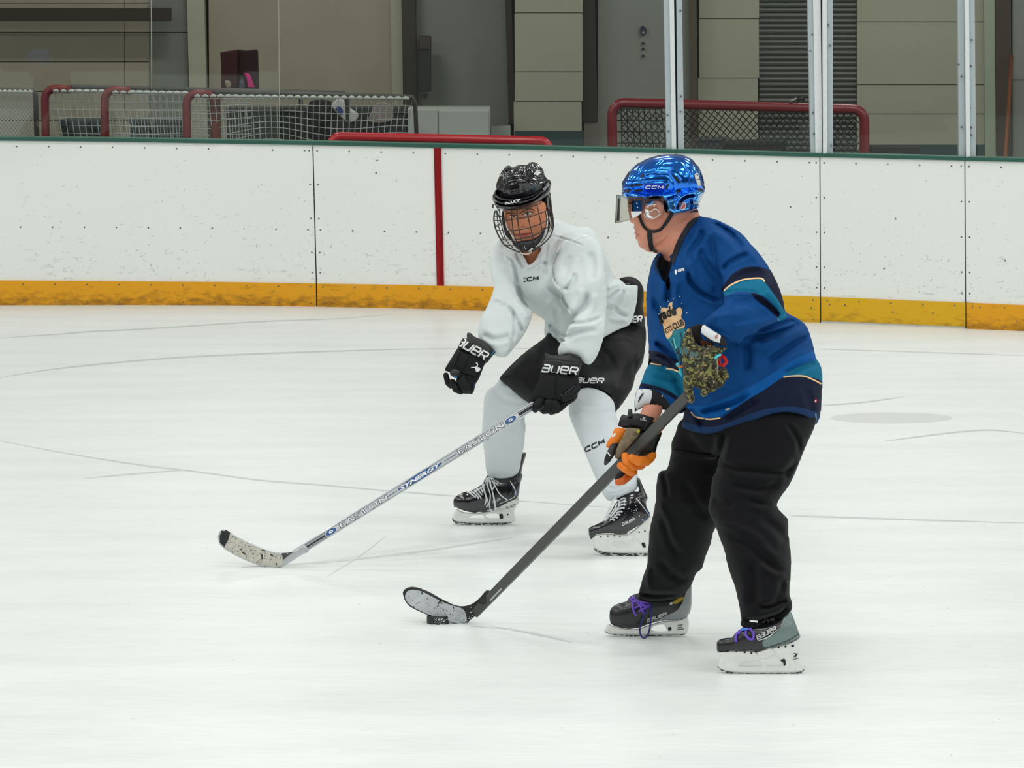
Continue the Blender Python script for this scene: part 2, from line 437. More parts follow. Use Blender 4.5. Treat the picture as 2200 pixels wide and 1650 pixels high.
def surf_line(line, targets, off, dens=3, default=None, sm=True):
    L = spl(line, 5, False) if sm else np.array(line, float); out = []; last = default
    L2 = []
    for i in range(len(L) - 1):
        n = max(1, int(np.hypot(*(L[i + 1] - L[i])) / dens))
        for k in range(n): L2.append(L[i] + (L[i + 1] - L[i]) * k / n)
    L2.append(L[-1])
    for x, y in L2:
        h = hit(x, y, targets)
        if h is not None: last = h[2]
        if last is None: continue
        d = (pp(x, y, 10) - CAMP).normalized(); out.append(CAMP + d * (last - off))
    # soften the jumps
    for _ in range(2): out = [out[0]] + [(out[i - 1] + out[i] * 2 + out[i + 1]) / 4 for i in range(1, len(out) - 1)] + [out[-1]]
    return out
GL = {'C': [[(1, 1), (.18, 1), (0, .82), (0, .18), (.18, 0), (1, 0)]], 'M': [[(0, 0), (0, 1), (.5, .3), (1, 1), (1, 0)]],
      'a': [[(.12, 1), (.88, 1), (1, .86), (1, 0)], [(1, .54), (.14, .54), (0, .42), (0, .12), (.12, 0), (1, 0)]], 'U': [[(0, 1), (0, .16), (.14, 0), (1, 0), (1, 1)]],
      'e': [[(0, .5), (1, .5), (1, .86), (.86, 1), (.14, 1), (0, .86), (0, .14), (.14, 0), (1, 0)]], 'R': [[(0, 0), (0, 1), (.86, 1), (1, .86), (1, .6), (.86, .46), (.2, .46)], [(.62, .46), (1, 0)]],
      'B': [[(0, 0), (0, 1), (.84, 1), (.96, .88), (.96, .64), (.84, .52), (.1, .52)], [(.84, .52), (1, .4), (1, .12), (.86, 0), (0, 0)]]}
def logo(name, word, quad, wd, targets, m, parent, off=.002, shear=.3, gap=.35, clip=None):
    """squarish block lettering built from strokes; quad as in text()"""
    (ax, ay), (bx, by), h = quad[:3]; e = np.array([bx - ax, by - ay]); L = np.hypot(*e); n = np.array([e[1], -e[0]]) / L * h; N = len(word); cw = 1 / (N + (N - 1) * gap)
    V = []; F = []
    for i, ch in enumerate(word):
        for ln in GL[ch]:
            P = [np.array([ax, ay]) + e * ((i * (1 + gap) + x) * cw) + n * y + e / L * h * y * shear for x, y in ln]
            Q = []
            for j in range(len(P) - 1):
                k = max(1, int(np.hypot(*(P[j + 1] - P[j])) / 3)); Q += [P[j] + (P[j + 1] - P[j]) * t / k for t in range(k)]
            Q.append(P[-1]); Q = np.array(Q); T = np.zeros_like(Q); T[1:-1] = Q[2:] - Q[:-2]; T[0] = Q[1] - Q[0]; T[-1] = Q[-1] - Q[-2]
            T /= np.linalg.norm(T, axis=1)[:, None] + 1e-9; S = np.stack([-T[:, 1], T[:, 0]], 1) * wd / 2
            o = len(V); K = len(Q); V += [tuple(v) for v in Q + S] + [tuple(v) for v in Q - S]
            F += [[o + j, o + j + 1, o + K + j + 1, o + K + j] for j in range(K - 1)]
    if clip: F = [f for f in F if clip(*np.mean([V[i] for i in f], axis=0))]
    return lay(name, V, F, targets, m, parent, off)
def crumple(X, Y, amp, size, seed, along=0.0):
    """fine irregular wrinkling of cloth"""
    R = np.random.RandomState(seed); r = 0; wx = 0; wy = 0
    for i in range(5):
        a = R.uniform(0, 6.28); k = R.uniform(.4, .9) / size; p = R.uniform(0, 6.28); wx = wx + np.sin(k * (X * math.cos(a) + Y * math.sin(a)) + p) * size; a = R.uniform(0, 6.28); wy = wy + np.sin(k * (X * math.cos(a) + Y * math.sin(a)) + p * 2) * size
    for i in range(7):
        a = R.uniform(-.9, .9) + along; k = R.uniform(1.0, 2.4) / size; p = R.uniform(0, 6.28)
        s_ = np.sin(k * ((X + wx * .6) * math.cos(a) + (Y + wy * .6) * math.sin(a)) + p); r = r + (1 - np.abs(s_)) ** 2 * R.uniform(.3, 1)
    return (r - 1.2) * amp * .5
def tuck(body, targets, keep=(), gap=.014):
    """press the hidden body back under the clothes that cover it"""
    me = body.data; n = len(me.vertices); V = np.zeros(n * 3, np.float32); me.vertices.foreach_get('co', V); og = np.array(origin(body)); V = V.reshape(-1, 3) + og
    d = V - np.array(CAMP); dep = d[:, 1] * CP - d[:, 2] * SP; up = d[:, 1] * SP + d[:, 2] * CP; X = CX + d[:, 0] / dep * FPX; Y = CY - up / dep * FPX
    kp = np.zeros(n, bool)
    for k in keep: kp |= psd(X, Y, spl(k, 3)) > 0
    dist = np.linalg.norm(d, axis=1)
    zz = np.full(n, 99.0)
    for k in keep: zz = np.minimum(zz, -psd(X, Y, spl(k, 3)))
    me.attributes.new('z0', 'FLOAT', 'POINT').data.foreach_set('value', (zz * .01).astype(np.float32))
    for i in range(n):
        if kp[i]: continue
        dd = Vector(d[i] / dist[i]); b = None; bb = None
        for t in targets:
            h = BVH[t].ray_cast(CAMP, dd)
            if h[0] is not None:
                if b is None or h[3] < b: b = h[3]; bb = t
        if b is not None and dist[i] < b + gap: V[i] = np.array(CAMP) + np.array(dd) * (b + gap)
    me.vertices.foreach_set('co', (V - og).astype(np.float32).ravel()); me.update()
# ================================================================== ICE
def nodes(m): return m.node_tree, m.node_tree.nodes['Principled BSDF']
def new(nt, t, **kw):
    n = nt.nodes.new(t)
    for k, v in kw.items(): setattr(n, k, v)
    return n
def ice_material():
    m = mat('ice', (233, 238, 237), rough=.34, spec=.35); nt, b = nodes(m)
    tc = new(nt, 'ShaderNodeTexCoord'); mp = new(nt, 'ShaderNodeMapping'); mp.inputs['Scale'].default_value = (.55, 2.2, 1)
    nt.links.new(tc.outputs['Object'], mp.inputs[0])
    n = new(nt, 'ShaderNodeTexNoise'); n.inputs['Scale'].default_value = 1.6; n.inputs['Detail'].default_value = 6; nt.links.new(mp.outputs[0], n.inputs[0])
    mp2 = new(nt, 'ShaderNodeMapping'); mp2.inputs['Scale'].default_value = (3, 26, 1); mp2.inputs['Rotation'].default_value = (0, 0, .06); nt.links.new(tc.outputs['Object'], mp2.inputs[0])
    n2 = new(nt, 'ShaderNodeTexNoise'); n2.inputs['Scale'].default_value = 2.4; n2.inputs['Detail'].default_value = 5; nt.links.new(mp2.outputs[0], n2.inputs[0])
    a = new(nt, 'ShaderNodeMath', operation='MULTIPLY_ADD'); a.inputs[1].default_value = .5; nt.links.new(n.outputs[0], a.inputs[0])
    s = new(nt, 'ShaderNodeMath', operation='MULTIPLY'); s.inputs[1].default_value = .5; nt.links.new(n2.outputs[0], s.inputs[0]); nt.links.new(s.outputs[0], a.inputs[2])
    cr = new(nt, 'ShaderNodeValToRGB'); cr.color_ramp.elements[0].position = .36; cr.color_ramp.elements[0].color = lin((224, 229, 227))
    cr.color_ramp.elements[1].position = .62; cr.color_ramp.elements[1].color = lin((238, 241, 239)); nt.links.new(a.outputs[0], cr.inputs[0])
    # sparse grey flecks
    v = new(nt, 'ShaderNodeTexVoronoi'); v.inputs['Scale'].default_value = 1.7; mp3 = new(nt, 'ShaderNodeMapping'); mp3.inputs['Scale'].default_value = (1, 1.4, 1)
    nd = new(nt, 'ShaderNodeTexNoise'); nd.inputs['Scale'].default_value = 40; nt.links.new(tc.outputs['Object'], nd.inputs[0])
    nt.links.new(tc.outputs['Object'], mp3.inputs[0]); nt.links.new(mp3.outputs[0], v.inputs[0])
    ad = new(nt, 'ShaderNodeMath', operation='MULTIPLY_ADD'); ad.inputs[1].default_value = .035; nt.links.new(nd.outputs[0], ad.inputs[0]); nt.links.new(v.outputs['Distance'], ad.inputs[2])
    c2 = new(nt, 'ShaderNodeValToRGB'); c2.color_ramp.elements[0].position = .022; c2.color_ramp.elements[0].color = (.35, .36, .36, 1); c2.color_ramp.elements[1].position = .032; c2.color_ramp.elements[1].color = (1, 1, 1, 1)
    nt.links.new(ad.outputs[0], c2.inputs[0])
    mx = new(nt, 'ShaderNodeMix', data_type='RGBA', blend_type='MULTIPLY'); mx.inputs[0].default_value = .8
    nt.links.new(cr.outputs[0], mx.inputs[6]); nt.links.new(c2.outputs[0], mx.inputs[7]); nt.links.new(mx.outputs[2], b.inputs['Base Color'])
    bp = new(nt, 'ShaderNodeBump'); bp.inputs['Strength'].default_value = .1; bp.inputs['Distance'].default_value = .004
    nt.links.new(n2.outputs[0], bp.inputs['Height']); nt.links.new(bp.outputs[0], b.inputs['Normal'])
    return m
ice = mk('floor', [(-16, -6, 0), (16, -6, 0), (16, 26, 0), (-16, 26, 0)], [[0, 1, 2, 3]], ice_material(), None, False, loc=(0, 0, 0), kind='structure')
LINE = mat('ice_line_grey', (196, 201, 201), rough=.4); SPOT = mat('ice_smudge', (224, 228, 227), rough=.25)  # smudge tone slightly greyer than the ice
ZI = [.00015]
def ice_line(line, wd, m=LINE, z=0, name='ice_marking', sm=True):
    P = band(line, [wd * .3, wd, wd, wd, wd * .3], sm=sm); n = len(P) // 2
    ZI[0] += .00004; z = ZI[0]; V = [ground(x, y) + Vector((0, 0, z)) for x, y in P]
    F = [[i, i + 1, 2 * n - 2 - i, 2 * n - 1 - i] for i in range(n - 1)]
    mk(name, V, F, m, ice, False)
Z1 = crop(0, 560, 4.4)
ice_line(Z1(0, 735, 300, 712, 600, 692, 900, 668, 1200, 655, 1600, 632, 2000, 605, 2500, 575, 3200, 548, 3700, 505), 3)
ice_line(Z1(0, 1108, 300, 1055, 600, 1015, 900, 982, 1200, 955, 1600, 922, 2000, 900, 2600, 875, 3200, 855, 4000, 835, 5400, 830), 3.4)
ice_line(xy(0, 947, 120, 970, 240, 990, 330, 1003, 420, 1013, 560, 1032, 700, 1043, 850, 1056, 1100, 1075, 1350, 1093), 3)
ice_line(xy(180, 1028, 300, 1017, 400, 1010), 2.6); ice_line(xy(1700, 1108, 1850, 1113, 2200, 1124), 3.2)
ice_line(xy(1900, 948, 1960, 940, 2060, 928, 2130, 924, 2200, 931), 3); ice_line(xy(1765, 871, 1850, 865, 1945, 852), 2.6)
ice_line(xy(1760, 750, 1900, 754, 2200, 764), 2)
ice_line(xy(520, 1218, 700, 1207, 900, 1185, 1100, 1155), 4, SPOT); ice_line(xy(1010, 1345, 1100, 1352, 1230, 1380), 4, SPOT)
ice_line(xy(700, 1240, 780, 1190, 830, 1150), 2, SPOT)
el = [(1915 + 132 * math.cos(a), 898 + 12 * math.sin(a)) for a in np.linspace(0, 2 * math.pi, 40, endpoint=False)]
mk('ice_marking', [ground(x, y) + Vector((0, 0, .0001)) for x, y in el], [list(range(40))[::-1]], mat('faint_ice_oval', (212, 214, 212), rough=.4), ice, False)  # faint grey oval smudge on the ice
g = Geo()
for i in range(90):   # loose ice chips
    x, y = random.uniform(20, 2180), random.uniform(1060, 1630); r = random.uniform(.0012, .0036); c = ground(x, y)
    g.add(([c + Vector((r, 0, 0)), c + Vector((-r * .6, r, 0)), c + Vector((-r, -r * .7, 0)), c + Vector((0, 0, r * .4))], [[0, 1, 3], [1, 2, 3], [2, 0, 3]]))
g.mk('ice_chip', mat('grey_ice_chip', (150, 154, 154), rough=.3), ice, kind='stuff')

# ================================================================== BOARDS
BX = [-900, -160, 0, 250, 500, 680, 800, 947, 1035, 1250, 1500, 1762, 1920, 2075, 2200, 2360, 3100]
BY = [676, 657, 655.5, 655, 655.6, 658.5, 661, 664, 667, 675, 683.5, 693, 699.5, 706, 711, 718, 748]
TX = [-900, -160, 0, 250, 550, 672, 940, 1100, 1280, 1450, 1700, 1840, 2072, 2200, 2360, 3100]; TY = [299, 300, 302, 304.5, 309.5, 311.5, 317.5, 320.5, 325, 329, 336, 339, 345, 348, 352, 371]
KX = [-900, -160, 0, 500, 680, 947, 1035, 1250, 1762, 2075, 2200, 2360, 3100]; KY = [616, 602, 602.5, 606, 609, 613.5, 615.5, 622, 637.6, 650, 655.5, 662, 691]
LX = [-160, 681, 947, 1458, 1763, 2075, 2360]; LN = [-12, -9, -7.5, -6, -1.5, -2, 0]
fb = lambda x: float(np.interp(x, BX, BY)); ft = lambda x: float(np.interp(x, TX, TY)); fk = lambda x: float(np.interp(x, KX, KY)); fl = lambda x: float(np.interp(x, LX, LN))
def bpt(x, f, back=0, dy=0):
    """board point above bottom pixel x at height fraction f (0 ice .. 1 cap), 'back' metres behind the face"""
    g0 = ground(x, fb(x)); px = x + fl(x) * f; py = fb(x) + (ft(px) - fb(x)) * f + dy
    p = atY(px, py, g0.y); return p + Vector((0, back, 0))
wall_boards = empty('wall_far', (0, 0, 0), kind='structure')
def scuffed(name, rgb, dark, dirt_z0, dirt_z1, amount, streak=.5, lo=.745, hi=.86):
    m = mat(name, rgb, rough=.38, spec=.4); nt, b = nodes(m); tc = new(nt, 'ShaderNodeTexCoord')
    sep = new(nt, 'ShaderNodeSeparateXYZ'); nt.links.new(tc.outputs['Object'], sep.inputs[0])
    mp = new(nt, 'ShaderNodeMapping'); mp.inputs['Scale'].default_value = (1, 1, 2.6); mp.inputs['Rotation'].default_value = (0, .12, 0); nt.links.new(tc.outputs['Object'], mp.inputs[0])
    n = new(nt, 'ShaderNodeTexNoise'); n.inputs['Scale'].default_value = 14; n.inputs['Detail'].default_value = 5; n.inputs['Roughness'].default_value = .62; nt.links.new(mp.outputs[0], n.inputs[0])
    n2 = new(nt, 'ShaderNodeTexNoise'); n2.inputs['Scale'].default_value = 2.5; nt.links.new(tc.outputs['Object'], n2.inputs[0])
    mr = new(nt, 'ShaderNodeMapRange'); mr.inputs[1].default_value = dirt_z1; mr.inputs[2].default_value = dirt_z0; mr.inputs[3].default_value = 0; mr.inputs[4].default_value = amount
    nt.links.new(sep.outputs['Z'], mr.inputs[0])
    a = new(nt, 'ShaderNodeMath', operation='ADD'); nt.links.new(n.outputs[0], a.inputs[0]); nt.links.new(mr.outputs[0], a.inputs[1])
    a2 = new(nt, 'ShaderNodeMath', operation='MULTIPLY_ADD'); a2.inputs[1].default_value = .12; nt.links.new(n2.outputs[0], a2.inputs[0]); nt.links.new(a.outputs[0], a2.inputs[2])
    cr = new(nt, 'ShaderNodeValToRGB'); cr.color_ramp.elements[0].position = lo; cr.color_ramp.elements[0].color = (0, 0, 0, 1); cr.color_ramp.elements[1].position = hi; cr.color_ramp.elements[1].color = (1, 1, 1, 1)
    nt.links.new(a2.outputs[0], cr.inputs[0]); s = new(nt, 'ShaderNodeMath', operation='MULTIPLY'); s.inputs[1].default_value = streak; nt.links.new(cr.outputs[0], s.inputs[0])
    mx = new(nt, 'ShaderNodeMix', data_type='RGBA'); mx.inputs[6].default_value = lin(rgb); mx.inputs[7].default_value = lin(dark)
    nt.links.new(s.outputs[0], mx.inputs[0]); nt.links.new(mx.outputs[2], b.inputs['Base Color']); return m
WHITE = scuffed('scuffed_white_board', (230, 233, 229), (150, 156, 150), .17, .8, .11, .38)
YEL = scuffed('scuffed_yellow_kick_plate', (222, 156, 12), (104, 70, 12), .03, .105, .25, .8, .62, .98)
YEL2 = scuffed('scuffed_yellow_kick_plate_2', (214, 166, 16), (112, 84, 12), .02, .09, .16, .7, .64, .98)
GREEN = mat('green_cap_plastic', (34, 84, 72), rough=.4); DARKGAP = mat('dark_gap', (28, 30, 28), rough=.9)
def strip(xs, f0, f1, front, back, nm, m, par=wall_boards, cap=True, **kw):
    g = Geo(); n = len(xs); V = []
    for x in xs:
        a = f0(x) if callable(f0) else f0; b = f1(x) if callable(f1) else f1
        V += [bpt(x, a, front), bpt(x, b, front), bpt(x, b, back), bpt(x, a, back)]
    F = []
    for i in range(n - 1):
        o = 4 * i
        F += [[o, o + 4, o + 5, o + 1], [o + 1, o + 5, o + 6, o + 2], [o + 2, o + 6, o + 7, o + 3], [o + 3, o + 7, o + 4, o]]
    F += [[0, 1, 2, 3], [4 * n - 1, 4 * n - 2, 4 * n - 3, 4 * n - 4]]
    return mk(nm, V, F, m, par, False, **kw)
kf = lambda x: (fb(x) - fk(x)) / (fb(x) - ft(x))
joints = [-880, -150, 681, 1458, 1763, 2075, 2350, 3060]
for i in range(7):
    a, b = joints[i] + 1.2, joints[i + 1] - 1.2; xs = np.linspace(a, b, max(3, int((b - a) / 60)))
    strip(xs, 0, 1, 0, .02, 'board_panel', WHITE)
    strip(xs, .012 if i == 4 else -.01, kf, -.012, -.0005, 'kick_plate', YEL2 if i in (3, 4) else YEL)
xs = np.linspace(-880, 3060, 90)
strip(xs, -.01, .985, .021, .06, 'board_backing', DARKGAP)
def frac_px(dy): return lambda x: 1 + dy / (fb(x) - ft(x))
strip(xs, 1.0, frac_px(7.5), -.015, .16, 'cap_rail', GREEN)
strip(xs, frac_px(7.5), frac_px(9), .0, .145, 'cap_edge', mat('pale_green_edge', (96, 140, 124), rough=.3))
RED = mat('red_goal_line', (178, 6, 22), rough=.4)
strip([939.5, 947, 955], -.01, 1.0, -.0145, -.0125, 'goal_line_stripe', RED); strip([939.5, 947, 955], kf, .999, -.0145, .001, 'goal_line_stripe', RED)
g = Geo()
def screw(x, f, r=.0058, fr=-.002):
    c = bpt(x, f, fr); n = 8
    V = [c + Vector((r * math.cos(2 * math.pi * k / n), 0, r * math.sin(2 * math.pi * k / n))) for k in range(n)] + [c + Vector((0, -.002, 0))]
    g.add((V, [[k, (k + 1) % n, n] for k in range(n)]))
for i in range(7):
    a, b = joints[i], joints[i + 1]; n = int((b - a) / 68.5)
    for x in (a + 9, b - 8):
        for f in (.965, .755, .545, .335, .21): screw(x, f)
    x = (-22 if i == 1 else a + 9)
    while x < b - 8:
        if abs(x - 947) > 14:
            screw(x, .965)
            if i < 3: screw(x + 3, .475)
            screw(x + 5, kf(x) - .02, fr=-.014)
            if i != 4: screw(x + 5, .02, .0048, fr=-.014)
        x += 68.5
for x, y in xy(815, 372, 818, 345, 1104, 452, 1700, 445, 1900, 577, 1925, 470, 2160, 560, 1815, 655, 1918, 670, 2004, 672, 2080, 650, 2105, 660, 2185, 690, 1743, 661, 1782, 654): screw(x, (fb(x) - y) / (fb(x) - ft(x)), .0062, fr=-.0142 if y > fk(x) else -.002)
g.mk('screw', mat('dark_screw', (92, 96, 88), rough=.5), wall_boards, kind='stuff')
# individual puck scuffs, marks with a shape of their own
g = Geo()
for k in range(760):
    x = random.uniform(-20, 2220); f = kf(x) + .01 + abs(random.gauss(0, .22)) if k % 3 else random.uniform(.2, .95)
    if f > .96: continue
    c = bpt(x, f, -.0006); L = random.uniform(.003, .013) * (1.8 if random.random() < .12 else 1); a = random.gauss(0, .5) + .1; h = random.uniform(.0008, .002)
    u = Vector((math.cos(a), 0, math.sin(a))) * L; v = Vector((-math.sin(a), 0, math.cos(a))) * h
    g.add(([c - u, c - u * .3 - v, c + u * .6 - v * .7, c + u, c + u * .4 + v, c - u * .5 + v * .8], [[0, 1, 2, 3, 4, 5]]))
g.mk('puck_scuff', mat('grey_puck_scuff', (160, 166, 160), rough=.5), wall_boards, kind='stuff')

# ================================================================== GLASS AND POSTS
def glass_material():
    m = bpy.data.materials.new('rink_glass'); m.use_nodes = True; nt = m.node_tree; nt.nodes.remove(nt.nodes['Principled BSDF'])
    t = new(nt, 'ShaderNodeBsdfTransparent'); t.inputs[0].default_value = (.93, .96, .93, 1); gl = new(nt, 'ShaderNodeBsdfGlossy'); gl.inputs['Roughness'].default_value = .015
    gl.inputs[0].default_value = (.95, 1, .97, 1); fr = new(nt, 'ShaderNodeFresnel'); fr.inputs[0].default_value = 1.5; mx = new(nt, 'ShaderNodeMixShader')
    nt.links.new(fr.outputs[0], mx.inputs[0]); nt.links.new(t.outputs[0], mx.inputs[1]); nt.links.new(gl.outputs[0], mx.inputs[2]); nt.links.new(mx.outputs[0], nt.nodes['Material Output'].inputs[0])
    return m
GLASS = glass_material(); ALU = mat('white_aluminium', (214, 220, 220), rough=.3, spec=.5, var=.04, vscale=60); ALU2 = mat('grey_aluminium_edge', (168, 178, 182), rough=.35)
GEDGE = mat('glass_edge_strip', (150, 152, 138), rough=.2)
def ybd(x): return ground(x, fb(x)).y
def gpoly(x0t, x0b, x1t, x1b): return [(x0t, -260), (x1t, -260), (x1b, ft(x1b) - 8), (x0b, ft(x0b) - 8)]
panes = [(-880, -870, 318, 322), (326, 330, 592, 600), (598, 606, 1428, 1437), (1467, 1472, 1735, 1742), (1789, 1792, 2057, 2063), (2094, 2099, 3050, 3055)]
for i, (a, b, c, d) in enumerate(panes):
    r = empty('window_%d' % (i + 1), (0, 0, 0), kind='structure'); Y0 = (ybd(b) + ybd(d)) / 2 + .06
    P = gpoly(a, b, c, d); Ya, Yb = ybd(b) + .05, ybd(d) + .05
    V = []
    for (x, y), YY in zip(P, (Ya, Yb, Yb, Ya)): V.append(atY(x, y, YY))
    mk('pane', V, [[0, 1, 2, 3]], GLASS, r, False)
for x0, x1 in ((320, 324), (594, 599)):
    g = Geo(); g.prism([(x0 + 2, -260), (x0 + 3.5, -260), (x0 + 7.5, ft(x0) - 8), (x0 + 6, ft(x0) - 8)], ybd(x0) + .04, .012); g.mk('glass_joint', GEDGE, wall_boards)
def post(xt0, xt1, xb0, xb1, yb, prof):
    """upright as profile steps across its width: (fraction0, fraction1, depth offset, material)"""
    Y0 = ybd(min((xb0 + xb1) / 2, 2300)) + .02; r = empty('support_post', (0, 0, 0)); r.parent = wall_boards
    for a, b, d, m in prof:
        t0, t1 = xt0 + (xt1 - xt0) * a, xt0 + (xt1 - xt0) * b; b0, b1 = xb0 + (xb1 - xb0) * a, xb0 + (xb1 - xb0) * b
        k = 260 / 330; g = Geo(); g.prism([(t0 - (b0 - t0) * k, -260), (t1 - (b1 - t1) * k, -260), (b1, yb), (b0, yb)], Y0 + d, .06 - d + .02); g.mk('post_rib', m, r)
pr = [(0, .45, .0, ALU2), (.45, .93, -.012, ALU), (.93, 1, .004, ALU2)]
post(1426, 1448, 1432, 1453, 322, [(0, .55, .0, ALU2), (.55, 1, -.014, ALU)]); post(1453, 1465, 1457, 1470, 324, [(0, 1, 0, ALU2)])
post(1735.5, 1763, 1742, 1766, 331, [(0, .42, 0, ALU2), (.42, 1, -.014, ALU)]); post(1767, 1789, 1768.5, 1790, 331, [(0, .42, -.014, ALU), (.42, 1, 0, ALU2)])
post(2058, 2071, 2061, 2073, 337, [(0, 1, 0, ALU2)]); post(2073, 2094, 2076, 2097, 340, [(0, .42, -.014, ALU), (.42, 1, 0, ALU2)])
for x0, x1, x2, x3 in ((1448, 1453, 1453.5, 1457), (1763, 1767, 1766, 1768.5), (2071, 2073, 2073, 2076)):
    g = Geo(); g.prism([(x0 - 4, -260), (x1 - 3, -260), (x3, 330), (x2, 330)], ybd(x0) + .03, .05); g.mk('post_gap', DARKGAP, wall_boards)
g = Geo()
for xa, ya in xy(1745, 74, 1741, 109, 1747, 242, 1749, 288, 1780, 54, 1783, 98, 1786, 313, 2066, 164, 2088, 86, 2086, 142, 2087, 274, 2087, 290, 2066, 273, 1462, 23, 1463, 207, 1462, 240, 1436, 282, 1434, 247, 2060, 139, 2084, 232):
    p = atY(xa, ya, ybd(xa) + .004); g.tube([p, p + Vector((0, .02, 0))], .006, 8)
g.mk('rivet', mat('dark_rivet', (80, 84, 90), rough=.4), wall_boards, kind='stuff')

# ================================================================== ROOM BEHIND THE GLASS
YW = 29.0
wall = empty('wall_back', (0, YW, 0), kind='structure')
BEIGE = mat('beige_painted_block', (160, 155, 136), rough=.8, bump=.4, bscale=60, var=.04, vscale=3); BEIGE2 = mat('pale_painted_block', (172, 172, 152), rough=.8, bump=.4, bscale=60, var=.03, vscale=3)
GREY = mat('grey_door_paint', (140, 144, 136), rough=.6, var=.03, vscale=2); GREY2 = mat('grey_recess_paint', (124, 128, 120), rough=.7, var=.05, vscale=2)
BROWN = mat('dark_brown_steel', (46, 39, 29), rough=.55); TEAL = mat('dark_teal_skirting', (44, 70, 72), rough=.6); MORT = mat('dark_mortar', (84, 84, 74), rough=.9)
def rect(name, x0, x1, y0, y1, Y, th, m, par=wall, lean=0, bevel=0, **kw):
    g = Geo(); k = lean * (y1 - y0) / 330; g.prism([(x0 - k, y0), (x1 - k, y0), (x1, y1), (x0, y1)], Y, th)
    return g.mk(name, m, par, bevel=bevel, **kw)
mk('wall_core', [(-12, YW + .2, -1), (14, YW + .2, -1), (14, YW + .2, 6), (-12, YW + .2, 6)], [[0, 1, 2, 3]], MORT, wall, False)
def courses(x0, x1, js, m, verts=(), lean=5, Y=YW, name='wall_block'):
    ys = [-320] + list(js) + [470]; xs = [x0] + list(verts) + [x1]
    for i in range(len(ys) - 1):
        for j in range(len(xs) - 1):
            sl = .010 * 0
            rect(name, xs[j] + (.6 if j else 0), xs[j + 1] - (.6 if j < len(xs) - 2 else 0), ys[i] + .7, ys[i + 1] - .7, Y, .16, m, lean=lean * (ys[i + 1] - ys[i]) / 60 * .2, bevel=.003)
courses(-900, 320, [-120, -56, 7, 70, 133, 197, 260], BEIGE, (268,))
courses(320, 404, [-56, 70, 197], GREY2, lean=0)
rect('corner_groove', 401, 416, -320, 470, YW + .1, .08, BROWN, lean=10)
rect('wall_column', 413, 450, -320, 470, YW - .10, .25, BEIGE2, lean=8)
courses(450, 866, [-60, 300], BEIGE, lean=2)
rect('wall_column', 846, 870, -320, 470, YW - .04, .2, BEIGE2, lean=5)
rect('door_frame', 868, 898, -320, 226, YW - .12, .25, BROWN, lean=9, bevel=.004)
rect('recess_panel', 894, 1093, -320, 470, YW + .02, .15, GREY2, lean=0)
rect('door_frame', 1093, 1107, -320, 266, YW - .08, .2, BROWN, lean=10)
courses(1106, 1252, [-90, 28, 155, 218], BEIGE2, Y=YW - .25, lean=4)
rect('skirting', 1107, 1254, 281, 470, YW - .27, .1, TEAL)
rect('door_frame', 1251, 1284, -320, 262, YW - .12, .25, BROWN, lean=7, bevel=.004)
rect('door_post_base', 1255, 1286, 262, 470, YW - .10, .22, mat('pale_post_base', (128, 122, 112), rough=.7))
dr = empty('door_1', (0, 0, 0), kind='structure')
rect('door_leaf', 1284, 1487, -320, 470, YW - .03, .08, GREY, par=dr, bevel=.004)
def disk(name, x, y, r, Y, m, par, th=.03, flat=1):
    g = Geo(); p = atY(x, y, Y); g.tube([p, p + Vector((0, th, 0))], r, 16); return g.mk(name, m, par)
CH = mat('dark_lock_metal', (70, 70, 84), rough=.25, metal=.8)
g = Geo(); g.prism(spl(xy(1376, 60, 1381, 55, 1387, 59, 1389, 68, 1384, 76, 1377, 74), 3), YW - .06, .04); g.mk('door_lock', CH, dr, bevel=.004)
disk('lock_cylinder', 1382, 70, .009, YW - .075, mat('lock_cylinder_metal', (190, 190, 190), rough=.3, metal=.6), dr)
for y in (93, 105, 120): disk('key_button', 1382, y, .012, YW - .05, CH, dr)
rect('door_frame', 1487, 1502, -320, 470, YW - .1, .2, mat('brown_door_trim', (84, 74, 58), rough=.6), lean=4)
courses(1502, 1631, [-90, -24, 40, 168], BEIGE2, lean=3)
courses(1842, 2141, [-80, -16, 47, 182, 245], BEIGE2, lean=2)
rect('skirting', 1868, 2141, 311, 470, YW - .03, .05, TEAL)
rect('wall_column', 2118, 2141, -320, 470, YW - .05, .1, mat('pale_green_column', (164, 174, 154), rough=.7), lean=3)
rect('door_frame', 2141, 2175, -320, 470, YW - .06, .2, mat('brown_dark_frame', (66, 54, 38), rough=.5), lean=2, bevel=.004)
courses(2175, 3200, [-60, 172], GREY, lean=0)
# roller shutter
sh = empty('door_2', (0, 0, 0), kind='structure'); SHM = mat('grey_shutter_slat', (104, 108, 102), rough=.5, metal=.2)
rect('shutter_recess', 1628, 1844, -320, 470, YW + .14, .03, BROWN, par=sh)
for k in range(42):
    y = -120 + k * 11.4; a, b = [atY(x, y, YW + .06) for x in (1631, 1842)]; h = 10.4 / FPX * YW
    V = []; N = 5
    for q in range(N): 
        an = math.pi * q / (N - 1); dz = -h * q / (N - 1); dy = -.016 * math.sin(an)
        V += [a + Vector((0, dy, dz)), b + Vector((0, dy, dz))]
    F = [[2 * q, 2 * q + 1, 2 * q + 3, 2 * q + 2] for q in range(N - 1)]; F = [f[::-1] for f in F]
    mk('shutter_slat', V, F, SHM, sh, False)
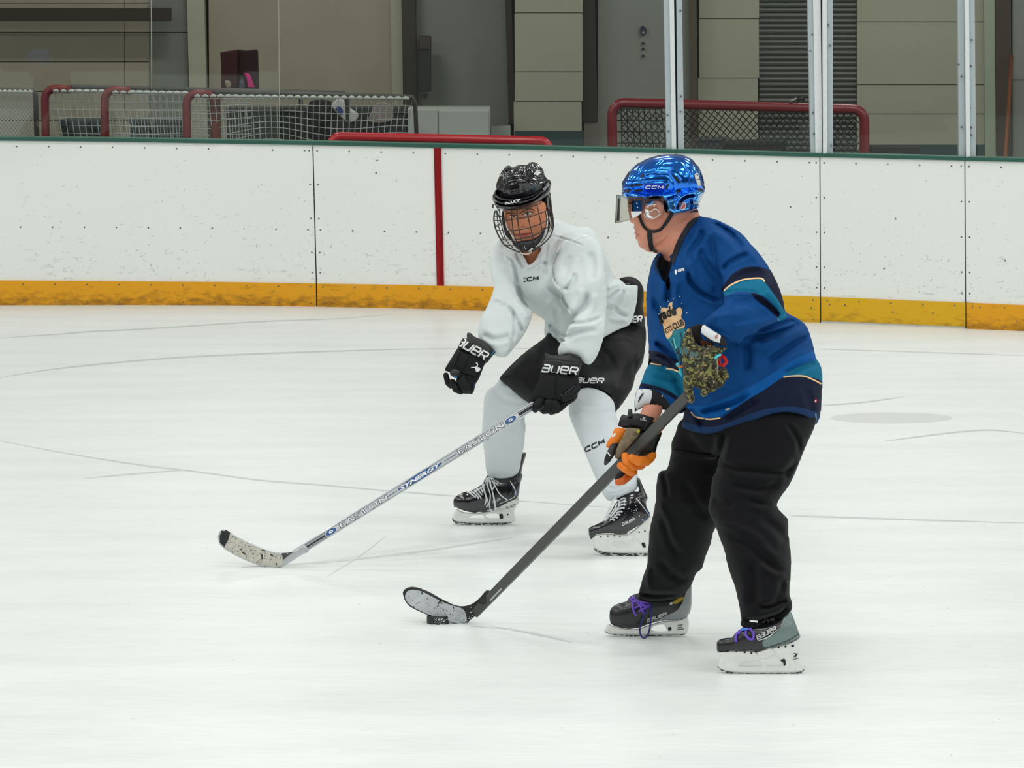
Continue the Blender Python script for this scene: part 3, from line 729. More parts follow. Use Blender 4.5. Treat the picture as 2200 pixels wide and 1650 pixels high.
# concourse floor and ceiling
mk('floor_concourse', [(-12, 24.4, .0), (14, 24.4, .0), (14, YW + .3, .0), (-12, YW + .3, .0)], [[0, 1, 2, 3]], mat('rubber_floor', (52, 54, 54), rough=.9), None, False, loc=(0, 24.4, 0), kind='structure')
g = Geo(); g.box(-12, 14, 24.2, YW + .3, 4.2, 4.4); g.mk('ceiling', mat('concourse_ceiling', (150, 150, 140), rough=.9), None, loc=(0, 26, 4.2), kind='structure')
g = Geo(); g.box(-12, 14, 24.0, 24.25, 4.2, 7.0); g.mk('wall_soffit', mat('soffit_paint', (120, 120, 112), rough=.9), None, loc=(0, 24, 4.2), kind='structure')
for x in (-7, -2, 3, 8):  # lamps added out of view to brighten the room behind the glass
    ld = bpy.data.lights.new('concourse_fill_lamp', 'AREA'); ld.shape = 'RECTANGLE'; ld.size = 1.2; ld.size_y = .3; ld.energy = 36; ld.color = (1, .98, .95)
    lo = bpy.data.objects.new('concourse_fill_lamp', ld); COL.objects.link(lo); lo.location = (x, 26.6, 4.15)
# boards and wall on the photographer's side (seen only as reflections in the glass)
g = Geo(); g.box(-14, 14, -1.2, -1.1, 0, 1.07); g.mk('wall_near_boards', mat('near_white_board', (225, 228, 226), rough=.4), None, loc=(0, -1.2, 0), kind='structure')
g = Geo(); g.box(-14, 14, -6.2, -6.0, 0, 7.5); g.mk('wall_near', mat('near_dark_wall', (52, 54, 50), rough=.8), None, loc=(0, -6.2, 0), kind='structure')

# ================================================================== THINGS BEHIND THE GLASS
rl = empty('wall_rail', atY(180, 45, 28.7), 'long dark brown rail fixed to the block wall, upper left', 'rail')
rect('rail_board', -600, 366, 17, 45, 28.7, .1, BROWN, par=rl, bevel=.004, lean=0)
bx = empty('wall_box', atY(912, 197, 28.7), 'narrow black wall box hanging beside the brown door frame', 'box')
rect('box_body', 899, 926, 77, 197, 28.75, .13, mat('black_box_plastic', (30, 30, 30), rough=.5), par=bx, bevel=.01)
rect('box_lid', 901, 924, 80, 106, 28.735, .02, mat('brown_box_lid', (58, 48, 42), rough=.5), par=bx, bevel=.004)
disk('hanging_knob', 913, 206, .02, 28.74, mat('black_knob', (16, 16, 18), rough=.4), bx, .05)
cb = empty('low_cabinet', atY(960, 380, 27.9), 'low pale grey cabinet standing behind the fallen red goal', 'cabinet')
rect('cabinet_body', 876, 1053, 231, 625, 28.0, .5, mat('pale_grey_cabinet', (186, 190, 182), rough=.6), par=cb, bevel=.006)
rect('cabinet_door', 878, 940, 236, 625, 27.98, .02, mat('pale_grey_cabinet_door', (176, 182, 174), rough=.6), par=cb, bevel=.004)
rect('cabinet_door', 943, 1050, 238, 625, 27.98, .02, mat('pale_grey_cabinet_door', (176, 182, 174), rough=.6), par=cb, bevel=.004)
cb2 = empty('end_cabinet', atY(1072, 380, 28.2), 'narrow grey box standing at the right end of the pale cabinet', 'box')
rect('box_body', 1054, 1097, 272, 625, 28.2, .4, mat('grey_side_box', (150, 156, 148), rough=.6), par=cb2, bevel=.006)
bag = empty('red_bag', atY(512, 190, 26.6), 'dark red open bag propped up on top of the white goal nets', 'bag')
BAGM = mat('dark_red_fabric', (54, 10, 18), rough=.8, bump=.3, bscale=80); 
Z2 = crop(450, 0, 4.4)
g = Geo(); g.prism(Z2(100, 495, 180, 480, 265, 468, 262, 840, 110, 840, 108, 600), 26.5, .22); g.mk('bag_panel', BAGM, bag, bevel=.008)
g = Geo(); g.prism(Z2(268, 468, 340, 478, 430, 466, 444, 480, 456, 845, 268, 840), 26.56, .18); g.mk('bag_panel', mat('darker_red_fabric', (38, 8, 14), rough=.8), bag, bevel=.008)
g = Geo(); g.prism(Z2(325, 690, 375, 700, 395, 740, 425, 825, 365, 825, 350, 740), 26.48, .03, sm=False); g.mk('pink_flap', mat('bright_pink_fabric', (214, 8, 128), rough=.6), bag, bevel=.003)
bt = empty('water_bottle', atY(520, 188, 26.4), 'small grey bottle standing in front of the dark red bag', 'bottle')
g = Geo(); c0 = atY(520, 190, 26.42); g.tube([c0, c0 + Vector((0, 0, .045)), c0 + Vector((0, 0, .06)), c0 + Vector((0, 0, .075))], [.021, .021, .012, .011], 14); g.mk('bottle_body', mat('grey_bottle', (72, 76, 86), rough=.4), bt)
g = Geo(); g.tube([c0 + Vector((0, 0, .075)), c0 + Vector((0, 0, .09))], .013, 12); g.mk('bottle_cap', mat('dark_cap', (30, 30, 34), rough=.4), bt)
gl = empty('crumpled_glove', atY(488, 188, 26.4), 'small pale crumpled cloth lying left of the grey bottle', 'cloth')
g = Geo(); g.prism(Z2(140, 760, 190, 765, 205, 800, 195, 832, 160, 832, 150, 800), 26.4, .06); g.mk('cloth_fold', mat('pale_cloth', (140, 132, 116), rough=.8), gl, bevel=.01)

# goals
GRED = mat('goal_red_paint', (124, 20, 32), rough=.35, coat=.3); GRED2 = mat('goal_red_faded', (124, 44, 46), rough=.5)
CORDW = mat('white_net_cord', (206, 212, 208), rough=.8); CORDK = mat('black_net_cord', (34, 36, 36), rough=.8); LACE = mat('white_lacing', (200, 206, 202), rough=.7)
def goal_frame(x0, x1, yt, Y, r, R=22, zb=0.0, lean=4, m=GRED, ends=(True, True), par=None, th=None, slope=.012):
    pts = []
    def bar(x): return yt + (x - x0) * slope
    if ends[0]:
        b = atY(x0 + lean, 420, Y); b.z = zb; pts.append(b); pts.append(atY(x0, yt + R + 20, Y))
        for a in np.linspace(0, math.pi / 2, 7): pts.append(atY(x0 + R - R * math.cos(a), bar(x0) + R - R * math.sin(a), Y))
    else: pts.append(atY(x0, bar(x0), Y))
    if ends[1]:
        for a in np.linspace(math.pi / 2, 0, 7): pts.append(atY(x1 - R + R * math.cos(a), bar(x1) + R - R * math.sin(a), Y))
        pts.append(atY(x1, bar(x1) + R + 20, Y)); b = atY(x1 + lean, 420, Y); b.z = zb; pts.append(b)
    else: pts.append(atY(x1, bar(x1), Y))
    g = Geo(); g.tube(pts, r, 10); return g.mk('goal_post', m, par, smooth=True)
def net(name, x0, x1, y0, y1, Y, nx, ny, f, m, par, r=.003, diag=False):
    """knotted cord mesh; f(u,v) -> (dx px, dy px, depth m) sag of the hanging net"""
    g = Geo()
    def P(u, v):
        a, b, d = f(u, v); return atY(x0 + (x1 - x0) * u + a, y0 + (y1 - y0) * v + b, Y + d)
    n = 14
    if diag:
        K = nx + ny
        for k in range(-ny, nx + 1):
            for sgn in (1, -1):
                L = []
                for q in range(n + 1):
                    v = q / n; u = (k + (v if sgn > 0 else 1 - v) * ny) / nx
                    if 0 <= u <= 1: L.append(P(u, v))
                if len(L) > 1: g.tube(L, r, 3)
    else:
        for i in range(nx + 1): g.tube([P(i / nx, q / n) for q in range(n + 1)], r, 3)
        for j in range(ny + 1): g.tube([P(q / (2 * n), j / ny) for q in range(2 * n + 1)], r, 3)
    return g.mk(name, m, par, smooth=False, kind='stuff')
def lacing(x0, x1, y, Y, par, slope=.012, n=24, r=.014):
    g = Geo()
    for i in range(n):
        a = x0 + (x1 - x0) * i / n; b = x0 + (x1 - x0) * (i + .78) / n
        g.tube([atY(a, y + (a - x0) * slope + 1, Y), atY((a + b) / 2, y + (a - x0) * slope - 1, Y - .004), atY(b, y + (b - x0) * slope + 1, Y)], [r * .8, r, r * .8], 6)
    return g.mk('lacing', LACE, par, smooth=True, kind='stuff')
GRP = 'old white goals nested in a row behind the boards'
def goal(label, x, grp=None): return empty('hockey_goal', (atY(x, 300, 25.8).x, 25.8, 0), label, 'goal', grp)
go = goal('hockey goal with black netting and dark red frame standing upright by the shutter', 1580)
goal_frame(1315, 1857, 221, 25.6, .036, 26, par=go, slope=.024)
S1 = lambda u, v: (14 * math.sin(v * 3) * (1 - u), 0 * v + 12 * v * (1 - v) + 8 * math.sin(u * 9), .35 * v + .1 * math.sin(u * 6))
net('goal_netting', 1320, 1850, 232, 420, 25.75, 36, 12, S1, CORDK, go, .0042, diag=True)
net('goal_netting', 1322, 1420, 234, 420, 25.66, 8, 8, lambda u, v: (26 * v * u, 10 * v, .25 * v), CORDK, go, .004)
fr_ = empty('floor_goal', (atY(940, 290, 25.3).x, 25.3, 0), 'bright red goal frame lying low against the boards, only its bar showing', 'goal')
goal_frame(712, 1180, 293, 25.2, .033, 20, par=fr_, m=mat('goal_bright_red', (206, 24, 40), rough=.35, coat=.4), slope=.020, lean=12)
net('goal_netting', 720, 1175, 305, 420, 25.3, 24, 6, lambda u, v: (0, 9 * u, .2 * v), CORDK, fr_, .004)
# four nested white-laced goals, farthest one leftmost
g4 = goal('leftmost white-net goal, cut off by the picture edge', 20, GRP)
lacing(-60, 72, 196, 26.5, g4, n=12); g = Geo(); g.tube([atY(-60, 193, 26.52), atY(70, 194, 26.52), atY(76, 205, 26.52), atY(84, 420, 26.52)], .02, 8); g.mk('goal_post', mat('grey_goal_tube', (84, 84, 80), rough=.5), g4, smooth=True)
net('goal_netting', -60, 78, 200, 420, 26.6, 18, 22, lambda u, v: (8 * math.sin(v * 4), 0, .2 * v), CORDW, g4, .0028, diag=True)
gs = [(92, 640, 187, 26.35, 'white-net goal with the leftmost red post'), (220, 740, 190, 26.1, 'white-net goal whose red post stands second from the left'), (396, 886, 198, 25.85, 'white-net goal in front of the row, its laced bar the longest seen')]
for i, (x0, x1, yt, Y, lb) in enumerate(gs):
    q = goal(lb, x0, GRP); goal_frame(x0 + 5, x0 + 60, yt + 3, Y, .030, 22, par=q, m=GRED2, ends=(True, False), slope=.03)
    g = Geo(); g.tube([atY(x0 + 60, yt - 1, Y + .02), atY(x1, yt + 10, Y + .02), atY(x1 + 6, yt + 22, Y + .05), atY(x1 + 14, 420, Y + .3)], .016, 8); g.mk('back_bar', mat('grey_goal_tube', (84, 84, 80), rough=.5), q, smooth=True)
    lacing(x0 + 22, x1 - 4, yt + 8, Y - .02, q, n=int((x1 - x0) / 17), slope=.012)
    if i < 2: net('goal_netting', x0 + 12, x0 + 330, yt + 14, 420, Y + .05, 22, 13, lambda u, v: (40 * v * (1 - u) - 10 * u, 8 * math.sin(3 * u) * v, .3 * v), CORDW, q, .0032)
    else:
        net('goal_netting', x0 + 12, x1, yt + 14, 430, Y + .05, 36, 15, lambda u, v: (30 * math.sin(v * 2.2) * (.5 - u), -64 * v * math.exp(-((u - .36) / .2) ** 2) - 30 * v * math.exp(-((u - .95) / .15) ** 2) + 30 * v, .3 * v), CORDW, q, .0034)
        goal_frame(462, 480, 202, 26.0, .04, 6, par=q, m=mat('goal_red_brown', (112, 48, 40), rough=.6), ends=(True, False))
mtl = [('equipment_bag', 'white and blue equipment bag standing behind the front white-net goal', Z2(1155, 990, 1220, 930, 1270, 960, 1330, 1030, 1400, 1080, 1390, 1130, 1330, 1160, 1270, 1130, 1180, 1040), (196, 198, 192), 26.55),
       ('grey_bag', 'pale pink-grey bag behind the netting at the right end of the goals', Z2(1560, 990, 1650, 970, 1720, 1020, 1730, 1130, 1640, 1160, 1500, 1150, 1530, 1060), (140, 130, 126), 26.62),
       ('dark_mat', 'dark rolled mat standing behind the front white-net goal', Z2(950, 960, 1140, 960, 1160, 1100, 1000, 1200, 955, 1300, 945, 1100), (26, 24, 22), 26.75)]
for nm, lb, P, c, Y in mtl:
    r = empty(nm, (atY(P[0][0], P[0][1], Y).x, Y, 0), lb, 'mat' if 'mat' in nm else 'bag'); P2 = P; g = Geo(); g.prism(P2, Y, .16, sm=True); g.mk('bag_body' if 'mat' not in nm else 'mat_body', mat(nm + '_cloth', c, rough=.8), r, bevel=.03, smooth=False)
    if nm == 'equipment_bag': g = Geo(); g.prism(Z2(1190, 1030, 1225, 1005, 1260, 1040, 1250, 1085, 1215, 1060), Y - .01, .02, sm=True); g.mk('blue_print', mat('blue_bag_print', (40, 56, 130), rough=.6), r)
    # a foot that carries it on the floor
    a = atY(sum(p[0] for p in P) / len(P), max(p[1] for p in P) - 6, Y + .05); g = Geo(); g.box(a.x - .1, a.x + .1, a.y - .02, a.y + .05, 0, a.z); g.mk('stand', mat('dark_stand', (40, 40, 40), rough=.8), r)
crates = [(130, 210, 258, 'dark teal storage crate low behind the leftmost red post', (40, 52, 52)), (280, 390, 256, 'dark blue-grey storage crate between the second and third red posts', (44, 50, 60)), (486, 868, 232, 'wide dark grey storage crate, widened to darken behind the front white net', (34, 36, 35))]  # widest crate stretched to stand in for the darkness behind the net
for x0, x1, y, lb, c in crates:
    r = empty('storage_crate', (atY((x0 + x1) / 2, y, 27).x, 27.2, 0), lb, 'crate'); rect('crate_body', x0, x1, y + 8, 620, 27.0, .4, mat('crate_%d' % x0, c, rough=.7), par=r, bevel=.01); rect('crate_lid', x0 - 4, x1 + 4, y, y + 10, 26.98, .44, mat('crate_lid_%d' % x0, tuple(q + 14 for q in c), rough=.6), par=r, bevel=.004)
r = empty('black_bin', (atY(1625, 310, 26.5).x, 26.6, 0), 'low black bin behind the black netting right of the door', 'bin')
rect('bin_body', 1560, 1688, 311, 590, 26.6, .35, mat('black_bin', (18, 20, 20), rough=.6), par=r, bevel=.01); rect('bin_rim', 1556, 1692, 303, 312, 26.58, .38, mat('black_bin_rim', (34, 40, 38), rough=.5), par=r, bevel=.004)
r = empty('dark_grey_case', (atY(1520, 310, 26.8).x, 26.9, 0), 'dark grey case standing left of the black bin', 'case')
rect('case_body', 1502, 1566, 302, 590, 27.35, .3, mat('grey_case', (58, 62, 64), rough=.6), par=r, bevel=.01); rect('case_lid', 1500, 1568, 296, 303, 27.33, .33, mat('grey_case_lid', (80, 84, 84), rough=.6), par=r, bevel=.004)
r = empty('black_trolley', (atY(1920, 330, 27.6).x, 27.7, 0), 'low black trolley against the wall right of the goal', 'trolley')
rect('trolley_body', 1872, 1975, 314, 560, 27.7, .3, mat('black_trolley', (14, 18, 18), rough=.6), par=r, bevel=.01)
for x in (1885, 1962): g = Geo(); c = atY(x, 560, 27.7); c.z = .05; g.tube([c, c + Vector((0, .05, 0))], .05, 14); g.mk('wheel', mat('black_wheel', (20, 20, 20), rough=.6), r)
r = empty('shutter_tap', atY(1722, 222, 26.9), 'small silver clamp lying on the goal crossbar near the shutter', 'clamp')
Z4 = crop(1280, 0, 4.4)
g = Geo(); g.tube([atY(1697, 219, 25.58), atY(1708, 213, 25.58), atY(1716, 215, 25.58)], .011, 8); g.mk('clamp_arm', mat('pale_clamp_metal', (160, 160, 160), rough=.3, metal=.6), r, smooth=True)
g = Geo(); g.tube([atY(1712, 216, 25.57), atY(1722, 210, 25.57), atY(1727, 213, 25.57), atY(1724, 217.5, 25.57)], .013, 8); g.mk('clamp_jaw', mat('dark_clamp_metal', (50, 50, 52), rough=.3, metal=.6), r, smooth=True)
r = empty('hockey_stick_spare', (atY(2160, 340, 27.5).x, 27.5, 0), 'orange-brown wooden pole leaning in the door frame at far right', 'pole')
g = Geo(); b = atY(2158, 400, 27.6); b.z = .02; g.tube([b, atY(2160, 330, 27.9), atY(2169, 200, 28.5), atY(2173, 120, 28.85)], .016, 8); g.mk('pole_shaft', mat('orange_wood', (120, 66, 30), rough=.6), r, smooth=True)
g = Geo(); g.tube([b + Vector((-.14, 0, .02)), b + Vector((.14, 0, .02)), ], .03, 8); g.mk('pole_foot', mat('orange_wood', (120, 66, 30), rough=.6), r, smooth=True)
# ================================================================== PLAYER IN BLUE
DM = 11.1; sM = FPX / DM
Z2m = crop(1290, 310, 5.893); Z4m = crop(1340, 440, 3.3); Z5 = crop(1260, 680, 4.341); ZP = crop(1300, 860, 3.587); ZS = crop(1280, 1220, 4.583); ZG = crop(1440, 690, 8.68)
man = empty('person', ground(1540, 1410), 'person in blue jersey, black trousers and chrome blue helmet, bent over a stick', 'person')
SKIN = mat('skin_man', (206, 138, 112), rough=.5, sss=.12, var=.05, vscale=40, bump=.15, bscale=150); zones(SKIN, [(16, 16, 20)])
def kneesT(pairs): return ('y',) + tuple(pairs)
cF = gD(1367) - DM; cN = gD(1447) - DM
# ---- body (one surface, mostly under the clothes)
ear = PO(Z2m(590, 740, 560, 800, 580, 900, 660, 960, 740, 940, 800, 860, 810, 780, 760, 720, 680, 710), c=-.078, tk=.9, k=.004)
headp = Z2m(330, 560, 345, 700, 350, 800, 360, 870, 372, 950, 368, 975, 405, 1000, 430, 1010, 424, 1060, 440, 1090, 432, 1130, 452, 1150, 440, 1190, 470, 1215, 478, 1260, 505, 1305, 560, 1325, 610, 1330, 700, 1290, 800, 1230, 900, 1150, 1050, 1020, 1180, 880, 1235, 760, 1280, 560, 1240, 330, 1050, 180, 800, 170, 520, 260, 380, 420)
body = [PO(headp, c=.0, tk=1.15, T=.088, k=.008), ear,
        PO(Z2m(600, 1320, 660, 1365, 740, 1390, 880, 1440, 900, 1560, 1180, 1500, 1330, 1150, 1245, 880, 1150, 800, 900, 900, 720, 1100), c=.0, tk=.85, T=.07, k=.03),
        LB([(1460, 520, 0, 42), (1500, 600, .02, 66), (1540, 720, .02, 70), (1590, 840, .02, 70)], k=.03),
        LB([(1590, 550, -.08, 34), (1655, 650, -.18, 26), (1600, 690, -.225, 22), (1530, 715, -.24, 19)], k=.03),
        LB([(1450, 590, .10, 34), (1425, 720, .09, 27), (1412, 830, .02, 24), (1402, 880, -.03, 21), (1388, 905, -.04, 19)], k=.02),
        LB([(1520, 900, .05, 52), (1475, 1060, .12, 42), (1455, 1180, .25, 32), (1425, 1285, cF, 22)], k=.03),
        LB([(1640, 900, -.03, 54), (1610, 1080, -.14, 42), (1630, 1220, -.22, 32), (1650, 1335, cN, 22)], k=.03)]
def rel_man(X, Y):
    P = lambda *a: Z2m(*a); r = 0
    r = r + crease(X, Y, P(452, 1150, 480, 1142, 505, 1150), 1.4, .004) + crease(X, Y, P(430, 1010, 470, 990, 480, 960), 1.6, .003)
    r = r + crease(X, Y, P(620, 1060, 760, 1060, 860, 960), 3, .003, 'r') + crease(X, Y, P(600, 1340, 760, 1270, 900, 1160), 4, .005, 'v')
    r = r + crease(X, Y, P(600, 780, 590, 860, 640, 920), 1.8, .003) + crease(X, Y, P(640, 760, 720, 780, 760, 840, 700, 900), 1.6, .004, 'r') + crease(X, Y, P(660, 830, 690, 870), 2, .005)
    r = r + crease(X, Y, P(1000, 1010, 1100, 960, 1200, 940), 2.5, .003) + crease(X, Y, P(960, 1110, 1060, 1050, 1180, 1010), 2.5, .002)
    return r
LIPM = mat('lip_man', (190, 110, 100), rough=.5)
solid('body', body, SKIN, man, DM, step=4.5, relief=rel_man, fine=(1335, 1505, 330, 560, 1.6), dstep=.005, reg='mbody')
patch('eyebrow', Z2m(348, 745, 375, 728, 420, 735, 440, 748, 400, 750, 360, 758), ['mbody'], mat('brow_brown', (92, 64, 48), rough=.8), man, .0015, g=3)
patch('eye', Z2m(362, 790, 385, 780, 410, 792, 385, 802), ['mbody'], mat('eye_white', (210, 206, 200), rough=.2), man, .0012, g=3)
patch('iris', Z2m(366, 784, 378, 782, 380, 799, 368, 798), ['mbody'], mat('iris_dark', (40, 40, 44), rough=.2), man, .0022, g=2)
patch('lip', Z2m(440, 1128, 470, 1134, 498, 1148, 470, 1166, 444, 1172, 452, 1150), ['mbody'], LIPM, man, .0012, g=3)

# ---- trousers
TROU = mat('black_fleece', (17, 17, 20), rough=.95, sheen=.08, bump=.25, bscale=900, spec=.15)
cleg1 = ('y', (880, .03), (1080, .1), (1290, cF - .03)); cleg2 = ('y', (880, -.05), (1080, -.13), (1350, cN))
farleg = ZP(600, 150, 545, 250, 512, 330, 512, 375, 512, 400, 480, 530, 430, 545, 402, 600, 395, 750, 372, 880, 345, 1000, 330, 1200, 322, 1280, 290, 1370, 256, 1500, 256, 1520, 330, 1545, 400, 1545, 540, 1530, 600, 1500, 660, 1430, 700, 1335, 748, 1290, 770, 1210, 810, 1110, 838, 1000, 900, 900, 900, 600, 1050, 250, 900, 130)
nearleg = ZP(850, 130, 840, 300, 870, 440, 860, 540, 826, 600, 818, 700, 805, 800, 806, 870, 850, 960, 880, 1050, 920, 1150, 950, 1290, 1000, 1430, 1030, 1560, 1050, 1690, 1040, 1715, 1060, 1750, 1170, 1750, 1290, 1690, 1380, 1680, 1432, 1625, 1442, 1560, 1420, 1500, 1425, 1370, 1434, 1250, 1425, 1150, 1412, 1050, 1410, 920, 1395, 900, 1320, 803, 1420, 650, 1470, 540, 1510, 440, 1560, 320, 1615, 190, 1610, 120, 1400, 60, 1100, 60)
def rel_tr(X, Y):
    global FOLD
    Q = ZP; r = crumple(X, Y, .004, 36, 2, 1.2) + crumple(X, Y, .0016, 15, 4, 1.0); FOLD = 1.9
    for a, w, h, k in [((515, 385, 600, 400, 700, 420, 860, 430), 5, .010, 's'), ((440, 560, 470, 640, 480, 760), 5, .006, 'v'), ((870, 470, 1000, 530, 1150, 545, 1350, 560, 1480, 500), 7, .012, 'v'),
        ((980, 640, 1120, 680, 1240, 680, 1360, 620), 8, .010, 'v'), ((1100, 760, 1220, 800, 1300, 790), 6, .008, 'v'), ((1150, 860, 1260, 790, 1310, 800), 6, .007, 'r'),
        ((420, 780, 470, 900, 520, 1040, 560, 1130), 7, .009, 'r'), ((450, 900, 500, 1080, 560, 1200), 7, .008, 'v'), ((600, 620, 680, 760, 760, 880, 800, 910), 9, .010, 'v'),
        ((840, 940, 1000, 980, 1150, 1040, 1280, 1180, 1400, 1220), 9, .010, 'r'), ((940, 1050, 1100, 1120, 1250, 1260, 1380, 1330), 8, .008, 'v'), ((1120, 1250, 1150, 1400, 1150, 1600), 12, .010, 'v'),
        ((1180, 1590, 1280, 1590, 1400, 1530), 7, .013, 'v'), ((1060, 1690, 1200, 1700, 1350, 1640, 1420, 1560), 6, .009, 'v'), ((1370, 1380, 1350, 1480, 1300, 1560), 6, .007, 'v'),
        ((930, 250, 900, 380, 870, 470), 7, .010, 'v'), ((1400, 180, 1480, 300, 1500, 420), 5, .006, 'v'), ((1420, 620, 1400, 560, 1480, 450), 6, .006, 'v'),
        ((340, 1290, 330, 1380, 350, 1470), 5, .008, 'r'), ((420, 1220, 520, 1340, 640, 1400), 8, .007, 'v'), ((270, 1490, 420, 1500, 560, 1490), 5, .006, 'v'),
        ((1200, 900, 1330, 1000, 1400, 1120), 9, .007, 'v'), ((830, 760, 900, 800, 1000, 810), 7, .005, 'v'), ((1180, 1260, 1300, 1340, 1400, 1350), 7, .007, 'r')]:
        r = r + crease(X, Y, Q(*a), w, h, k)
    FOLD = 1.0; return r
solid('trousers', [PO(farleg, c=cleg1, tk=1.15, T=.22, k=.006), PO(nearleg, c=cleg2, tk=1.15, T=.22, k=.006), LB([(1560, 905, 0, 88), (1660, 900, 0, 88)], k=.03)], TROU, man, DM, step=3, relief=rel_tr, dstep=.007, reg='trou')
stroke('drawcord', ZP(1395, 1400, 1420, 1395, 1430, 1385), 4, ['trou'], mat('dark_cord', (40, 44, 48), rough=.8), man)

# ---- jersey
BLUE, TEALC, NAVY, BRIGHT, CREAM = (0, 66, 126), (6, 104, 138), (18, 26, 50), (0, 84, 154), (236, 196, 148)
def jersey_mat(nm, cols):
    m = mat(nm, BLUE, rough=.8, spec=.2, sheen=0.0, bump=.2, bscale=900, var=.06, vscale=25); return zones(m, cols)
torso = Z4m(520, 78, 560, 85, 640, 100, 730, 140, 830, 200, 900, 280, 990, 400, 1060, 520, 1110, 650, 1150, 760, 1240, 810, 1300, 870, 1340, 990, 1360, 1080, 1398, 1150, 1405, 1250, 1400, 1400, 1390, 1500, 1366, 1562, 1340, 1700, 1200, 1760, 1000, 1780, 800, 1800, 600, 1800, 460, 1760, 412, 1620, 425, 1500, 440, 1430, 400, 1300, 330, 1180, 190, 1090, 178, 990, 165, 800, 160, 640, 175, 520, 205, 400, 250, 340, 300, 345, 330, 360, 400, 240, 470, 130)
hemcut = np.array(list(spl(Z4m(1440, 1610, 1362, 1562, 1320, 1515, 1230, 1480, 1120, 1470, 1000, 1500, 860, 1560, 720, 1600, 600, 1622, 500, 1610, 418, 1580, 370, 1560), 4, False)) + Z4m(370, 2000, 1440, 2000))
nearsl = Z4m(640, 200, 760, 190, 900, 280, 1000, 400, 1080, 540, 1130, 680, 1138, 790, 1100, 818, 1000, 870, 900, 915, 850, 942, 832, 978, 790, 975, 690, 935, 620, 890, 556, 850, 600, 795, 680, 730, 716, 690, 706, 620, 705, 540, 660, 380)
farsl = Z4m(220, 700, 190, 1080, 150, 1180, 138, 1220, 110, 1290, 104, 1325, 180, 1320, 260, 1370, 340, 1440, 400, 1475, 425, 1470, 445, 1380, 430, 1200, 400, 900)
vneck = Z4m(330, 372, 300, 340, 262, 345, 232, 420, 245, 470, 292, 555, 330, 470, 345, 400)
def rel_j(X, Y):
    global FOLD
    FOLD = 3.0; r = crumple(X, Y, .0045, 34, 5, 1.0) + crumple(X, Y, .002, 14, 8, .4)
    for a, w, h, k in [((460, 440, 470, 540, 540, 620, 640, 670, 705, 690), 6, .014, 'v'), ((440, 380, 480, 480, 560, 560, 650, 620), 9, .008, 'r'), ((520, 300, 600, 440, 700, 560), 10, .006, 'v'),
        ((700, 480, 740, 420, 830, 370, 900, 340), 7, .007, 'v'), ((700, 560, 800, 480, 900, 440, 1000, 440), 8, .006, 'r'), ((715, 640, 800, 620, 900, 625, 980, 640), 5, .008, 's'),
        ((900, 640, 980, 680, 1050, 740, 1110, 790), 7, .016, 'v'), ((1000, 610, 1060, 660, 1120, 740), 6, .008, 'r'), ((760, 860, 900, 850, 1020, 820, 1090, 790), 8, .007, 'r'),
        ((560, 860, 620, 900, 700, 930, 790, 970), 5, .004, 'r'), ((930, 900, 1100, 850, 1240, 815), 7, .012, 'v'), ((880, 950, 1050, 920, 1200, 870, 1260, 830), 8, .012, 'v'), ((960, 990, 1100, 960, 1230, 900, 1290, 880), 9, .010, 'r'),
        ((860, 960, 880, 1060, 870, 1180), 12, .010, 'v'), ((1000, 1120, 1120, 1040, 1230, 970, 1320, 930), 8, .009, 'v'), ((1060, 1170, 1180, 1090, 1330, 1030), 9, .007, 'r'),
        ((560, 1420, 650, 1390, 780, 1340, 900, 1280), 8, .010, 'r'), ((520, 1480, 640, 1440, 780, 1400, 900, 1330), 8, .014, 'v'), ((700, 1520, 820, 1450, 960, 1370), 9, .008, 'v'), ((470, 1440, 520, 1500, 560, 1580), 7, .007, 'v'),
        ((1130, 1210, 1250, 1150, 1380, 1120), 9, .007, 'v'), ((1000, 1300, 1150, 1230, 1300, 1230), 9, .005, 'r'), ((200, 640, 260, 760, 330, 860, 400, 900), 9, .007, 'v'), ((300, 480, 320, 600, 310, 700), 8, .009, 'v'), ((380, 520, 370, 640, 400, 740), 9, .006, 'r'),
        ((215, 965, 260, 1000, 350, 1070, 400, 1120), 8, .010, 'v'), ((225, 1068, 270, 1085, 350, 1140), 6, .008, 's'), ((205, 1205, 260, 1222, 340, 1240, 400, 1255), 5, .004, 'v'), ((200, 1268, 250, 1290, 320, 1320, 380, 1370), 5, .0035, 'v'), ((160, 1140, 260, 1160, 390, 1200), 6, .006, 'r'),
        ((620, 120, 720, 180, 800, 260, 860, 340), 10, .005, 'v'), ((760, 700, 880, 690, 1000, 720), 10, .005, 'v'), ((620, 800, 740, 780, 860, 790), 9, .005, 'r'), ((1290, 1300, 1320, 1400, 1330, 1480), 10, .004, 'v'),
        ((560, 160, 540, 240, 480, 330, 450, 420), 8, .005, 'v'), ((840, 300, 930, 380, 1010, 500), 8, .005, 'r')]:
        r = r + crease(X, Y, Z4m(*a), w, h, k)
    FOLD = 1.0; return r
z_navy1 = Z4m(690, 600, 730, 540, 770, 490, 850, 445, 950, 440, 1050, 475, 1120, 600, 1150, 700, 1130, 740, 1060, 640, 1000, 560, 970, 520, 850, 530, 760, 568, 706, 612)
z_teal1 = Z4m(706, 612, 760, 568, 850, 530, 970, 520, 1010, 560, 1070, 640, 1120, 720, 1155, 790, 1110, 830, 1085, 800, 1110, 770, 1050, 690, 1000, 650, 900, 620, 800, 615, 720, 645)
z_navy1b = Z4m(900, 624, 960, 636, 1040, 695, 1105, 768, 1090, 800, 1030, 740, 960, 690)
z_bright = Z4m(430, 1430, 600, 1420, 760, 1360, 900, 1290, 1050, 1200, 1200, 1100, 1360, 1040, 1410, 1150, 1420, 1275, 1400, 1262, 1270, 1215, 1135, 1222, 1000, 1310, 860, 1395, 700, 1490, 600, 1518, 515, 1505, 470, 1450)
